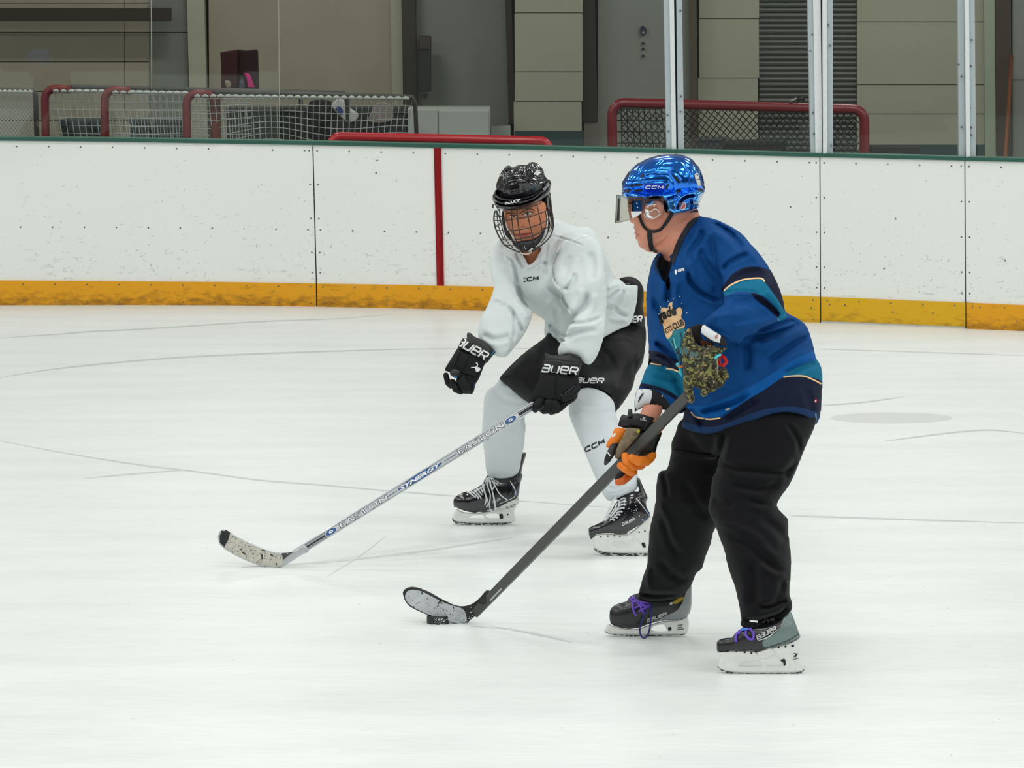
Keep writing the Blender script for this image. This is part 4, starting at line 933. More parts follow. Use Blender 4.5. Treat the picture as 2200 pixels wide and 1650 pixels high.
z_navy2 = Z4m(400, 1440, 440, 1430, 478, 1470, 515, 1508, 600, 1520, 690, 1512, 850, 1400, 1000, 1310, 1135, 1222, 1270, 1215, 1420, 1275, 1440, 1600, 1000, 1700, 380, 1700)
z_tealhem = Z4m(1130, 1222, 1190, 1170, 1330, 1110, 1420, 1100, 1420, 1280, 1270, 1216)
z_fteal = Z4m(120, 1100, 185, 1122, 260, 1135, 340, 1160, 400, 1185, 480, 1200, 470, 1400, 380, 1350, 240, 1300, 90, 1280)
z_fnavy = Z4m(150, 1040, 250, 1040, 330, 1080, 400, 1110, 410, 1185, 330, 1158, 260, 1135, 190, 1122)
z_fnavy2 = Z4m(110, 1262, 240, 1288, 340, 1330, 420, 1400, 430, 1420, 330, 1360, 230, 1312, 100, 1290)
z_edge = Z4m(400, 1600, 420, 1540, 500, 1560, 620, 1575, 760, 1540, 900, 1480, 1050, 1440, 1200, 1430, 1330, 1460, 1390, 1500, 1390, 1700, 380, 1720)
JM = jersey_mat('jersey_blue', [NAVY, TEALC, NAVY, BRIGHT, TEALC, NAVY, (24, 52, 92), TEALC, NAVY, NAVY])
ctor = ('p', (1440, 560, -.02), (1560, 560, .02), (1560, 720, .0), (1400, 700, .03), (1700, 860, .0), (1500, 880, -.01), (1740, 800, .02))
csl = ('p', (1560, 520, -.10), (1620, 560, -.14), (1660, 640, -.21), (1600, 700, -.255), (1530, 700, -.27))
cfs = ('y', (640, .10), (780, .07), (880, -.03))
solid('jersey', [PO(torso, c=ctor, tk=1.0, T=.23, k=.01), PO(farsl, c=cfs, tk=1.1, T=.1, k=.006), PO(nearsl, c=csl, tk=1.15, T=.12, k=.006), PO(vneck, c=-.12, R=4, T=.11, k=.004, neg=True), PO(hemcut, c=0, R=2, T=.6, k=.002, neg=True, sm=False)], JM, man, DM, step=2.6, dstep=.006, relief=rel_j,
      edge=9, zs=[z_navy1, z_teal1, z_navy1b, z_bright, z_tealhem, z_navy2, z_edge, z_fteal, z_fnavy, z_fnavy2], reg='jersey')
J = ['jersey']; CR = mat('cream_piping', CREAM, rough=.6); NV = mat('navy_collar', (22, 24, 36), rough=.8); WH = mat('white_print', (226, 228, 228), rough=.5); BK = mat('black_print', (14, 16, 26), rough=.5)
for ln in [(706, 612, 760, 568, 850, 530, 970, 520, 1000, 545), (1132, 1222, 1200, 1213, 1280, 1215, 1345, 1240, 1402, 1270), (476, 1468, 510, 1503, 600, 1520, 685, 1512), (180, 1122, 262, 1137), (300, 1160, 345, 1166, 398, 1188), (722, 1452, 752, 1446), (1092, 816, 1110, 818)]:
    stroke('cream_piping', Z4m(*ln), 3.2, J, CR, man, .002)
stroke('neckband', Z4m(528, 90, 480, 130, 430, 200, 385, 290, 345, 400, 318, 480, 292, 545), [5, 9, 11, 11, 10, 9, 8], J + ['mbody'], NV, man, .004)
stroke('neckband', Z4m(250, 350, 236, 410, 240, 460, 292, 545), [8, 9, 9, 8], J + ['mbody'], NV, man, .004)
# far side of the open collar
g = Geo(); P = Z4m(330, 372, 296, 342, 255, 346, 234, 412, 246, 470, 292, 550, 326, 480, 345, 400); g.prism(P, pp(1425, 570, DM - .015).y, .01, sm=False); g.mk('collar_lining', mat('collar_black', (10, 10, 14), rough=.95), man)
text('chest_lettering', 'owa', ((1457, 585), (1471, 581.5), 6.5), J, WH, man, bold=.03, shear=.2)
patch('chest_mark', Z4m(362, 470, 372, 458, 376, 480, 370, 496, 364, 490), J, WH, man, .002, g=2)
CRE = mat('cream_crest', (228, 188, 142), rough=.65); TG = mat('teal_glass_print', (14, 120, 134), rough=.6)
patch('crest_glass', Z4m(300, 940, 330, 900, 430, 870, 425, 960, 415, 1010, 400, 1120, 370, 1060, 330, 980), J, TG, man, .0008)
for a in [((352, 940, 362, 985, 372, 1020), 3, (90, 190, 196)), ((400, 905, 412, 950, 404, 1010), 3, (10, 60, 80)), ((385, 1010, 395, 1070, 404, 1110), 4, (20, 40, 30)), ((340, 960, 360, 1010, 382, 1060), 2.5, (16, 60, 60))]:
    stroke('glass_shading', Z4m(*a[0]), a[1], J, mat('glass_print_%d' % a[2][1], a[2], rough=.5), man, .0026)
patch('crest_panel', Z4m(262, 740, 285, 728, 310, 735, 322, 700, 345, 690, 345, 725, 365, 745, 395, 725, 415, 750, 408, 800, 432, 830, 430, 868, 395, 880, 350, 895, 340, 925, 310, 950, 288, 905, 280, 860, 265, 800), J, CRE, man, .0016, g=3, sm=True)
text('crest_lettering', 'gade', (Z4m(258, 858)[0], Z4m(392, 800)[0], 30, 2), J, BK, man, bold=.035, shear=.35, off=.0034)
text('crest_lettering', 'HOTS', (Z4m(292, 922)[0], Z4m(350, 888)[0], 12), J, BK, man, bold=.02, shear=.1, off=.0034)
text('crest_lettering', 'CLUB', (Z4m(358, 888)[0], Z4m(434, 850)[0], 14), J, BK, man, bold=.03, shear=.1, off=.0034)
g = Geo()
for x, y, r in [(352, 664, 1.3), (396, 650, 1.2), (262, 722, 1.5), (446, 766, 1.7), (250, 775, 1.2), (315, 685, 1), (430, 905, 1.2), (412, 700, 1)]:
    x, y = Z4m(x, y)[0]; h = hit(x, y, J)
    if h: c = h[0] - h[1] * .003; rr = r / sM; g.add(([c + Vector((rr * math.cos(q * math.pi / 3), 0, rr * math.sin(q * math.pi / 3))) for q in range(6)], [[0, 1, 2, 3, 4, 5]]))
g.mk('crest_bubble', WH, man, kind='stuff')
patch('hem_tag', Z4m(1352, 1384, 1368, 1380, 1369, 1398, 1354, 1402), J, mat('red_tag', (214, 30, 60), rough=.5), man, .002, g=2)
patch('hem_tag_print', Z4m(1356, 1388, 1364, 1386, 1364, 1394, 1357, 1396), J, WH, man, .003, g=2, sm=False)
stroke('side_seam', Z4m(1362, 1480, 1364, 1520, 1358, 1556), 2.4, J, mat('pale_seam', (110, 160, 180), rough=.6), man, .002)

# ---- elbow-guard cuffs
solid('cuff', [PO(Z4m(562, 844, 548, 880, 552, 915, 610, 960, 670, 990, 720, 1000, 735, 985, 712, 950, 692, 926, 630, 890), c=-.315, tk=1.0, k=.004)], mat('black_cuff_knit', (26, 18, 20), rough=.8), man, DM, step=2, reg='cuffn')
patch('white_cuff_panel', Z4m(562, 846, 562, 846, 690, 928, 690, 928, 680, 978, 680, 978, 640, 968, 585, 935, 546, 905, 546, 890), ['cuffn'], mat('white_cuff', (216, 220, 222), rough=.55), man, .003, g=2.5)
text('cuff_mark', 'G', (Z4m(647, 948)[0], Z4m(668, 948)[0], 8), ['cuffn', 'jersey'], mat('orange_print', (190, 60, 40), rough=.5), man, bold=.03, off=.006)
solid('cuff', [PO(Z5(465, 700, 500, 672, 612, 682, 700, 705, 800, 765, 880, 800, 935, 850, 885, 905, 800, 890, 690, 862, 640, 840, 560, 830, 470, 880, 445, 905, 450, 800), c=-.02, tk=.9, T=.05, k=.004)], mat('black_cuff_knit2', (18, 16, 20), rough=.8), man, DM, step=2, reg='cufff')
patch('white_cuff_panel', Z5(468, 700, 500, 676, 612, 682, 612, 682, 606, 760, 580, 822, 500, 850, 448, 900, 448, 900, 452, 800), ['cufff'], mat('white_cuff', (216, 220, 222), rough=.55), man, .002)
stroke('cuff_slot', Z5(532, 712, 505, 750, 482, 800), [2, 4, 1.5], ['cufff'], BK, man, .004)
text('cuff_lettering', 'XTREME', (Z5(690, 745)[0], Z5(800, 775)[0], 6), ['cufff'], WH, man, bold=.0, off=.003)

# ---- camouflage glove (near hand)
def camo():
    m = mat('camouflage_fabric', (58, 58, 34), rough=.75, bump=.3, bscale=200); nt, b = nodes(m); tc = new(nt, 'ShaderNodeTexCoord')
    last = None
    for i, (sc_, th, col) in enumerate([(52, .50, (34, 30, 18)), (75, .57, (120, 122, 62)), (95, .60, (20, 20, 14)), (120, .63, (150, 128, 84)), (160, .66, (78, 104, 70))]):
        n = new(nt, 'ShaderNodeTexNoise'); n.inputs['Scale'].default_value = sc_; n.inputs['Detail'].default_value = 1.5
        mp = new(nt, 'ShaderNodeMapping'); mp.inputs['Location'].default_value = (i * 3.1, i * 1.7, i); nt.links.new(tc.outputs['Object'], mp.inputs[0]); nt.links.new(mp.outputs[0], n.inputs[0])
        g_ = new(nt, 'ShaderNodeMath', operation='GREATER_THAN'); g_.inputs[1].default_value = th; nt.links.new(n.outputs[0], g_.inputs[0])
        mx = new(nt, 'ShaderNodeMix', data_type='RGBA'); mx.inputs[7].default_value = lin(col)
        if last is None: mx.inputs[6].default_value = lin((66, 62, 34))
        else: nt.links.new(last, mx.inputs[6])
        nt.links.new(g_.outputs[0], mx.inputs[0]); last = mx.outputs[2]
    nt.links.new(last, b.inputs['Base Color']); return m
CAMO = camo(); cg = -.31
glA = empty('glove', (0, 0, 0)); glA.parent = man; glA['label'] = 'camouflage glove'
def relc(X, Y):
    r = 0
    for a, w, h, k in [((250, 430, 420, 520, 600, 570, 780, 600, 930, 580), 2, .005, 'v'), ((230, 690, 420, 740, 640, 780, 760, 770), 2, .004, 'v'), ((770, 760, 790, 900, 800, 1150), 2.6, .006, 'v'),
        ((430, 1130, 560, 1060, 700, 990), 2, .005, 'v'), ((540, 1180, 680, 1170, 800, 1160), 1.8, .004, 'v'), ((540, 790, 540, 900), 2, .003, 'v')]:
        r = r + crease(X, Y, ZG(*a), w, h, k)
    return r
solid('glove_body', [PO(ZG(330, 130, 285, 200, 240, 330, 222, 440, 215, 640, 240, 900, 260, 1100, 300, 1160, 500, 1240, 640, 1230, 800, 1200, 880, 1100, 900, 960, 890, 760, 950, 600, 1070, 510, 1060, 490, 900, 480, 740, 450, 560, 470, 480, 400, 420, 250, 400, 160), c=cg, tk=.85, T=.05, k=.004),
                     PO(ZG(420, 110, 560, 300, 640, 480, 700, 500, 640, 420, 560, 330, 640, 300, 470, 90), c=cg - .02, R=3, T=.06, neg=True, k=.003)], CAMO, glA, DM, step=1.4, relief=relc, reg='camo')
for i, q in enumerate([[(1508, 826, cg - .01, 11), (1517, 838, cg - .02, 9.5), (1512, 845, cg, 8)], [(1526, 816, cg - .01, 11), (1534, 829, cg - .02, 9), (1530, 836, cg, 7)], [(1541, 812, cg, 10), (1549, 822, cg - .01, 8), (1543, 829, cg, 6)],
                       [(1552, 798, cg, 10), (1558, 808, cg, 8.5), (1552, 816, cg + .01, 7)], [(1477, 815, cg - .03, 10), (1479, 838, cg - .035, 10), (1484, 858, cg - .03, 8.5)]]):
    solid('finger' if i < 4 else 'thumb', [LB(q)], CAMO, glA, DM, step=1.4, reg='cf%d' % i)
solid('glove_lining', [PO(ZG(345, 130, 300, 210, 420, 330, 520, 440, 660, 480, 800, 470, 800, 400, 620, 340, 560, 200, 600, 60, 480, 70), c=cg + .02, tk=.8, T=.03)], mat('glove_lining_dark', (20, 14, 14), rough=.95), glA, DM, step=1.6, reg='clin')
patch('brown_wrist_patch', ZG(600, 330, 560, 420, 620, 470, 740, 455, 860, 470, 800, 400, 700, 380), ['clin', 'camo', 'cuffn'], mat('brown_glove_lining', (86, 46, 30), rough=.9), glA, .001, g=3)  # brown patch laid in the glove opening
gm = mat('glove_grey_green_print', (70, 96, 92), rough=.5)
for a in [(255, 470, 355, 540, 300, 640, 230, 560, 255, 470), (380, 560, 540, 620, 480, 680, 440, 640, 410, 680, 350, 660, 380, 560), (470, 680, 510, 720)]: stroke('glove_logo', ZG(*a), 1.3, ['camo'], gm, glA, .0015, sm=False)
g = Geo(); P = surf_line(ZG(830, 700, 880, 650, 940, 625), ['camo'], .004); g.tube(P, .004, 8); g.mk('cyan_pull_tab', mat('cyan_rubber', (60, 190, 206), rough=.4), glA, smooth=True)
g = Geo(); P = surf_line(ZG(870, 730, 885, 830, 880, 980), ['camo'], .003); g.tube(P, .0022, 6); g.mk('pale_piping', mat('pale_glove_piping', (150, 156, 130), rough=.6), glA, smooth=True)
g = Geo(); g.tube([pp(x, y, DM - .25) for x, y in ZG(905, 690, 960, 640, 1010, 690, 1045, 760, 1000, 820, 915, 810)], .005, 8, closed=True, flat=1.3); g.mk('red_buckle', mat('red_buckle_plastic', (214, 14, 26), rough=.35), glA, smooth=True)
g = Geo(); g.tube([pp(x, y, DM - .20) for x, y in ZG(130, 780, 150, 830, 180, 850, 190, 960, 215, 1030)], [.006, .006, .004, .005, .003], 8); g.mk('cyan_cord', mat('cyan_rubber', (60, 190, 206), rough=.4), glA, smooth=True)
g = Geo(); g.tube([pp(x, y, DM - .205) for x, y in ZG(150, 850, 200, 850, 235, 835)], .0035, 8); g.mk('orange_cord', mat('orange_rubber', (222, 120, 40), rough=.4), glA, smooth=True)

# ---- orange glove (far hand)
ORA = mat('orange_glove', (226, 120, 12), rough=.55, bump=.2, bscale=150); BLG = mat('black_glove_nylon', (14, 13, 17), rough=.5, bump=.3, bscale=120); TAN = mat('tan_palm', (118, 104, 80), rough=.7, var=.25, vscale=60)
glB = empty('glove', (0, 0, 0)); glB.parent = man; glB['label'] = 'black and orange glove'; co = -.04
stick_c = lambda x: -.27 + (1480 - x) / 470 * .84
solid('wristband', [PO(Z5(435, 905, 490, 905, 640, 945, 640, 945, 560, 1050, 540, 1060, 400, 1050, 290, 1022, 290, 1022, 330, 915, 380, 925), c=co - .02, tk=.8, T=.035)], mat('black_wristband', (12, 12, 14), rough=.45), glB, DM, step=1.6, reg='ob0')
text('wristband_mark', 'X', (Z5(518, 957)[0], Z5(546, 965)[0], 6), ['ob0'], WH, glB, bold=.02, off=.002); text('wristband_mark', 'XTREME', (Z5(496, 963)[0], Z5(560, 978)[0], 3), ['ob0'], WH, glB, bold=.0, off=.002, shear=0)
g = Geo(); g.tube([pp(*Z5(405, 935)[0], DM + co - .04), pp(*Z5(407, 895)[0], DM + co - .04), pp(*Z5(408, 862)[0], DM + co - .04)], [.0085, .0075, .006], 10); g.mk('strap_end', mat('grey_black_rubber', (40, 46, 44), rough=.5), glB, smooth=True)
solid('palm', [PO(Z5(380, 1040, 500, 1045, 640, 1060, 700, 1078, 690, 1130, 660, 1200, 640, 1270, 560, 1335, 430, 1290, 330, 1330, 290, 1330, 262, 1290, 290, 1200), c=co + .015, tk=.75, T=.035)], BLG, glB, DM, step=1.6, reg='ob1')
solid('palm_patch', [PO(Z5(378, 1045, 430, 1042, 500, 1050, 490, 1100, 430, 1175, 350, 1265, 290, 1335, 262, 1290, 300, 1190), c=co - .055, tk=.7, T=.02)], TAN, glB, DM, step=1.5, reg='ob2')
patch('palm_mark', Z5(470, 1055, 500, 1058, 500, 1085, 472, 1085), ['ob2'], mat('yellow_print', (196, 180, 60), rough=.5), glB, .0015, g=3, sm=False)
for a in [(440, 1080, 500, 1095), (430, 1100, 480, 1115)]: stroke('palm_stitch', Z5(*a), 1, ['ob2'], mat('dark_stitch', (50, 42, 30), rough=.7), glB, .0015, sm=False)
solid('back_pad', [PO(Z5(270, 1040, 290, 1036, 366, 1044, 366, 1044, 360, 1110, 335, 1145, 290, 1200, 250, 1252, 250, 1252, 185, 1216, 185, 1200, 205, 1150, 250, 1100, 245, 1080), c=co - .03, tk=.8)], ORA, glB, DM, step=1.5, reg='ob3')
patch('pad_mark', Z5(262, 1085, 274, 1095, 262, 1115, 236, 1128, 252, 1100), ['ob3'], WH, glB, .0015, g=3)
solid('thumb', [LB([(1322, 956, co - .03, 9), (1312, 974, co - .06, 9), (1305, 988, co - .06, 7), (1301, 996, co - .05, 4)])], BLG, glB, DM, step=1.4, reg='ob4')
stroke('thumb_stripe', Z5(195, 1265, 215, 1290, 222, 1300), 2.6, ['ob4'], WH, glB); stroke('thumb_stripe', Z5(225, 1368, 245, 1350, 250, 1335), 2, ['ob4', 'ob1'], WH, glB)
solid('side_pad', [PO(Z5(728, 992, 742, 1015, 735, 1030, 700, 1072, 668, 1102, 660, 1090, 680, 1045), c=co - .01, tk=.9)], ORA, glB, DM, step=1.5)
solid('side_pad', [PO(Z5(640, 1262, 652, 1290, 640, 1330, 600, 1372, 560, 1390, 590, 1330), c=co + .01, tk=.9)], mat('dark_orange_glove', (196, 92, 16), rough=.55), glB, DM, step=1.5)
def sc_at(x): return stick_c(x)
F1 = [(1343, 980, co - .075, 8.5), (1346, 992, co - .08, 9), (1358, 1003, co - .06, 9.5), (1378, 1000, co - .03, 9)]
F2 = [(1357, 984, co - .085, 9), (1372, 991, co - .075, 11), (1388, 991, co - .05, 11), (1402, 979, co - .02, 8)]
F3 = [(1333, 1000, co - .07, 8), (1343, 1007, co - .075, 9), (1355, 1014, co - .05, 9.5), (1362, 1014, co - .03, 8)]
F4 = [(1328, 1036, co - .05, 7.5), (1338, 1034, co - .05, 8), (1350, 1024, co - .03, 8.5), (1358, 1016, co - .02, 8)]
for q in (F1, F2, F3): solid('finger', [LB(q)], ORA, glB, DM, step=1.4, reg='of')
solid('finger', [LB(F4)], mat('dark_orange_glove', (196, 92, 16), rough=.55), glB, DM, step=1.4, reg='of4')
solid('finger_side', [PO(Z5(262, 1500, 300, 1440, 340, 1440, 390, 1480, 330, 1515, 280, 1540), c=co - .02, tk=.8)], BLG, glB, DM, step=1.5)

# ---- helmet
CB = mat('chrome_blue', (30, 122, 236), rough=.13, metal=.92, coat=.6); CB2 = mat('chrome_blue_ice_reflect', (72, 160, 240), rough=.12, metal=.8, coat=.6); VENT = mat('helmet_vent_dark', (4, 10, 40), rough=.5)  # lower shell is lighter: the ice's reflection put into its colour
helm = empty('helmet', (0, 0, 0)); helm.parent = man
upper = Z2m(270, 505, 272, 480, 300, 440, 322, 400, 370, 335, 450, 260, 520, 220, 600, 180, 700, 150, 800, 133, 930, 125, 1050, 138, 1150, 182, 1210, 250, 1250, 300, 1300, 420, 1320, 540, 1318, 610, 1200, 625, 1040, 645, 900, 640, 820, 650, 700, 640, 540, 655, 400, 650, 276, 628)
upper = [(x, y) for x, y in upper[:19]] + Z2m(1250, 700, 1040, 720, 860, 700, 700, 690, 540, 700, 400, 700, 290, 680)
def rel_h(X, Y):
    r = 0
    for a, w, h, k in [((275, 490, 400, 485, 540, 480, 700, 480, 850, 480), 2.2, .004, 's'), ((275, 575, 400, 570, 530, 565), 2, .004, 'v'), ((520, 380, 640, 350, 800, 345, 920, 360, 980, 400, 1040, 470), 2.4, .006, 's'),
        ((545, 490, 545, 600, 800, 605, 850, 500), 1.6, .003, 'v'), ((860, 380, 930, 480, 940, 560, 900, 640), 2.5, .005, 'v'), ((700, 330, 740, 260, 820, 200), 2.5, .004, 'v'), ((940, 180, 1060, 260, 1120, 360, 1130, 600), 3, .004, 's'),
        ((1130, 170, 1220, 300, 1250, 440, 1250, 600), 2, .003, 'v'), ((600, 190, 560, 240, 500, 300, 470, 360), 2, .003, 'v'), ((420, 280, 360, 350, 320, 430), 2.2, .003, 'v'),
        ((960, 640, 1060, 600, 1130, 560), 2, .003, 'v')]:
        r = r + crease(X, Y, Z2m(*a), w, h, k)
    return r
solid('helmet_shell', [PO(upper, c=.0, tk=1.9, T=.122, k=.004)], CB, helm, DM, step=1.7, dstep=.004, relief=rel_h, reg='hel')
lower = Z2m(276, 600, 300, 690, 400, 706, 530, 700, 528, 780, 516, 850, 540, 880, 570, 750, 620, 700, 700, 676, 760, 690, 808, 740, 826, 800, 832, 862, 880, 880, 920, 910, 1000, 900, 1150, 860, 1248, 822, 1262, 790, 1262, 740, 1296, 660, 1312, 600, 1200, 560, 1040, 610, 960, 590, 820, 610, 540, 620)
def rel_l(X, Y):
    r = 0
    for a, w, h, k in [((970, 830, 1000, 760, 1040, 700, 1110, 660, 1200, 650), 2.4, .006, 'v'), ((1150, 700, 1160, 780, 1140, 840), 1.8, .004, 'v'), ((830, 700, 900, 680, 1000, 640), 2, .004, 's'), ((540, 660, 700, 640, 800, 640), 2, .004, 's'), ((300, 650, 420, 655, 530, 655), 1.8, .004, 's')]:
        r = r + crease(X, Y, Z2m(*a), w, h, k)
    return r
solid('helmet_base', [PO(lower, c=.0, tk=.0, R=9, T=.113, k=.003)], CB2, helm, DM, step=1.7, dstep=.004, relief=rel_l, reg='hel2')
H = ['hel', 'hel2']
patch('brand_panel', Z2m(552, 498, 552, 498, 820, 496, 820, 496, 810, 590, 810, 590, 552, 604, 552, 604), H, mat('deep_blue_gloss', (10, 40, 170), rough=.2, metal=.5), helm, .001, g=4)
logo('helmet_lettering', 'CCM', (Z2m(570, 562)[0], Z2m(786, 562)[0], 6), 2.0, H, WH, helm, .003)
for a in [(920, 385, 950, 400, 1020, 480, 1000, 490, 960, 460), (830, 520, 868, 505, 850, 560, 822, 580), (955, 590, 1015, 560, 1020, 590, 975, 625), (380, 505, 415, 505, 410, 545, 378, 540), (300, 575, 380, 572, 370, 605, 300, 605), (430, 500, 530, 500, 525, 525, 440, 530), (430, 575, 530, 570, 520, 600, 440, 602),
          (520, 385, 560, 380, 550, 410, 510, 415), (1200, 770, 1255, 760, 1250, 810, 1195, 815), (340, 370, 365, 350, 360, 400, 340, 410), (1250, 560, 1316, 570, 1316, 605, 1230, 610)]:
    patch('vent', Z2m(*a), H, VENT, helm, .0012, g=3)
g = Geo(); h = hit(*Z2m(924, 805)[0], H); g.tube([h[0] - h[1] * .003, h[0] + h[1] * .003], .0048, 14); g.mk('base_screw', VENT, helm)
patch('round_sticker', Z2m(1036, 724, 1070, 738, 1084, 775, 1070, 815, 1036, 830, 1002, 815, 988, 777, 1002, 738), H, WH, helm, .0012, g=3)
stroke('sticker_ring', Z2m(1036, 738, 1062, 750, 1072, 777, 1060, 806, 1036, 816, 1012, 806, 1000, 777, 1012, 750, 1034, 738), 1.2, H, mat('orange_print', (190, 60, 40), rough=.5), helm, .002)
text('sticker_lettering', 'CSA', (Z2m(1010, 792)[0], Z2m(1064, 784)[0], 4.5), H, mat('orange_print', (190, 60, 40), rough=.5), helm, bold=.03, off=.0024)
PAPER = mat('paper_sticker', (206, 206, 198), rough=.6)
patch('barcode_sticker', Z2m(1186, 375, 1186, 375, 1236, 362, 1236, 362, 1256, 440, 1256, 440, 1206, 450, 1206, 450), H, PAPER, helm, .0012, g=4)
patch('barcode_sticker', Z2m(1208, 456, 1208, 456, 1262, 446, 1262, 446, 1272, 525, 1272, 525, 1240, 535, 1240, 535), H, PAPER, helm, .0012, g=4)
for a in [(1192, 388, 1238, 378), (1196, 400, 1240, 392), (1200, 452, 1258, 442)]: stroke('barcode_line', Z2m(*a), 1.2, H, BK, helm, .002, sm=False)
patch('grey_sticker', Z2m(1240, 640, 1240, 640, 1308, 628, 1308, 628, 1300, 672, 1300, 672, 1236, 672, 1236, 672), H, PAPER, helm, .0012, g=4)
text('helmet_lettering', 'SALM', (Z2m(1172, 758)[0], Z2m(1262, 740)[0], 4), H, PAPER, helm, bold=.0, off=.002)
# straps
STR = mat('black_strap', (16, 16, 18), rough=.7)
g = Geo(); g.tube(surf_line(Z2m(490, 890, 520, 980, 560, 1050, 600, 1090), ['mbody'], .004), .005, 8, flat=.5); g.mk('chin_strap', STR, helm, smooth=True)
stroke('chin_strap', Z2m(486, 895, 520, 990, 560, 1055, 610, 1092, 680, 1106, 760, 1080, 820, 1010, 870, 940, 905, 870), [6, 6, 6, 5, 6, 6, 7, 8, 9], ['mbody', 'hel2'], STR, helm, .006)
stroke('chin_strap', Z2m(622, 1090, 625, 1180, 640, 1290, 670, 1350, 730, 1380), [10, 11, 10, 9, 7], ['mbody'], STR, helm, .006)
# clear ear guard
ACR = bpy.data.materials.new('clear_acrylic'); ACR.use_nodes = True; nt = ACR.node_tree; nt.nodes.remove(nt.nodes['Principled BSDF'])
t = new(nt, 'ShaderNodeBsdfTransparent'); t.inputs[0].default_value = (.80, .80, .77, 1); gl_ = new(nt, 'ShaderNodeBsdfGlossy'); gl_.inputs['Roughness'].default_value = .03; fr = new(nt, 'ShaderNodeFresnel'); fr.inputs[0].default_value = 1.7; mx = new(nt, 'ShaderNodeMixShader')
nt.links.new(fr.outputs[0], mx.inputs[0]); nt.links.new(t.outputs[0], mx.inputs[1]); nt.links.new(gl_.outputs[0], mx.inputs[2]); nt.links.new(mx.outputs[0], nt.nodes['Material Output'].inputs[0])
patch('ear_guard', Z2m(560, 870, 580, 800, 590, 740, 640, 720, 700, 740, 760, 870, 700, 930, 630, 948, 590, 935), ['mbody'], ACR, helm, .012, g=5)
g = Geo(); RIM = mat('pale_acrylic_rim', (210, 205, 202), rough=.2)
g.tube(surf_line(Z2m(556, 880, 560, 905, 600, 940, 640, 945, 700, 925, 765, 880), ['mbody'], .013, sm=True), .0016, 6); g.tube(surf_line(Z2m(585, 800, 610, 775, 660, 765, 690, 770), ['mbody'], .013), .0014, 6); g.tube(surf_line(Z2m(605, 850, 640, 855, 680, 820, 720, 830, 750, 865), ['mbody'], .013), .0014, 6); g.mk('ear_guard_rim', RIM, helm, smooth=True)
# visor
vis = empty('visor', (0, 0, 0)); vis.parent = helm
VIS = ACR.copy(); VIS.name = 'smoked_visor'; VIS.node_tree.nodes['Transparent BSDF'].inputs[0].default_value = (.70, .69, .62, 1)
g = Geo()
# curved shield wrapping the face: near edge, front, far edge
top = [(1380, 430, -.085), (1358, 425, -.088), (1340, 421, -.075), (1330, 419, -.05), (1325, 419, -.01), (1326, 420, .03), (1334, 421, .06)]
bot = [(1380, 452, -.085), (1358, 468, -.088), (1346, 474, -.078), (1333, 477, -.05), (1322, 479, -.01), (1323, 477, .03), (1331, 474, .06)]
def rows(a, b, n=6): return [[tuple(np.array(p) * (1 - k / n) + np.array(q) * k / n) for p, q in zip(a, b)] for k in range(n + 1)]
R_ = rows(top, bot); V = [pp(x, y, DM + d) for r in R_ for x, y, d in r]; nC = len(top)
F = [[i * nC + j, i * nC + j + 1, (i + 1) * nC + j + 1, (i + 1) * nC + j] for i in range(6) for j in range(nC - 1)]
mk('visor_shield', V, F, VIS, vis, True)
EDG = mat('visor_edge', (120, 116, 100), rough=.2)
g = Geo(); g.tube([pp(x, y, DM + d) for x, y, d in bot[:5]], .0012, 6); g.tube([pp(x, y, DM + d) for x, y, d in (top[4], bot[4])], .0014, 6); g.tube([pp(x, y, DM + d) for x, y, d in top[:5]], .0012, 6); g.mk('visor_rim', EDG, vis, smooth=True)
V = [pp(*q, DM - .089) for q in Z2m(385, 852, 524, 850, 512, 880, 410, 938, 392, 900)]; mk('visor_sticker', V, [[0, 1, 2, 3, 4]], WH, vis, False)
text_done = False
V = [pp(*q, DM - .0875) for q in Z2m(400, 715, 524, 712, 522, 846, 395, 850)]; mk('visor_mount', V, [[0, 1, 2, 3]], mat('visor_mount_reflection', (40, 110, 190), rough=.15, metal=.8), vis, False)  # blue is the helmet's reflection put into the mount's colour
g = Geo()
for x, y in Z2m(462, 745, 470, 800): c = pp(x, y, DM - .09); g.tube([c, c + Vector((0, .004, 0))], .0022, 8)
g.mk('visor_screw', mat('bright_screw', (230, 230, 230), rough=.2, metal=.8), vis)

# ---- skates
def skate(parent, lb, D0, S, boot, toe, holder, holes, runner, c, guard=None, cuff=None, mats=(), Tb=.045):
    sk = empty('skate', (0, 0, 0)); sk.parent = parent
    if lb: sk['label'] = lb
    BO, TO, HO, RU = mats
    solid('boot', [PO(boot, c=c, tk=.9, T=Tb, k=.003)] + ([LB(guard, k=.012, f=2.2)] if guard else []), BO, sk, D0, step=1.6, reg='bt' + S)
    solid('toe_cap', [PO(toe, c=c, tk=.95, T=Tb + .004, k=.003)], TO, sk, D0, step=1.6, reg='tc' + S)
    parts = [PO(holder, c=c, R=4, T=.013, k=.002)] + [PO(h, c=c, R=3, T=.05, k=.0, neg=True) for h in holes]
    solid('blade_holder', parts, HO, sk, D0, step=1.5, dstep=.003, reg='ho' + S)
    P = spl(runner, 3); n = len(P); T = .0022; cc = c if np.isscalar(c) else float(np.mean(cval(c, np.array([runner[0][0]]), np.array([runner[0][1]]))))
    V = [pp(x, y, D0 + cc - T - .0115 * 0) for x, y in P] + [pp(x, y, D0 + cc + T) for x, y in P]
    mk('runner', V, [list(range(n))[::-1], [n + i for i in range(n)]] + [[i, (i + 1) % n, n + (i + 1) % n, n + i] for i in range(n)], RU, sk, False)
    return sk
HOLD = mat('white_holder_plastic', (222, 224, 220), rough=.35, spec=.5, var=.04, vscale=60); STEEL = mat('runner_steel', (70, 74, 78), rough=.35, metal=.7)
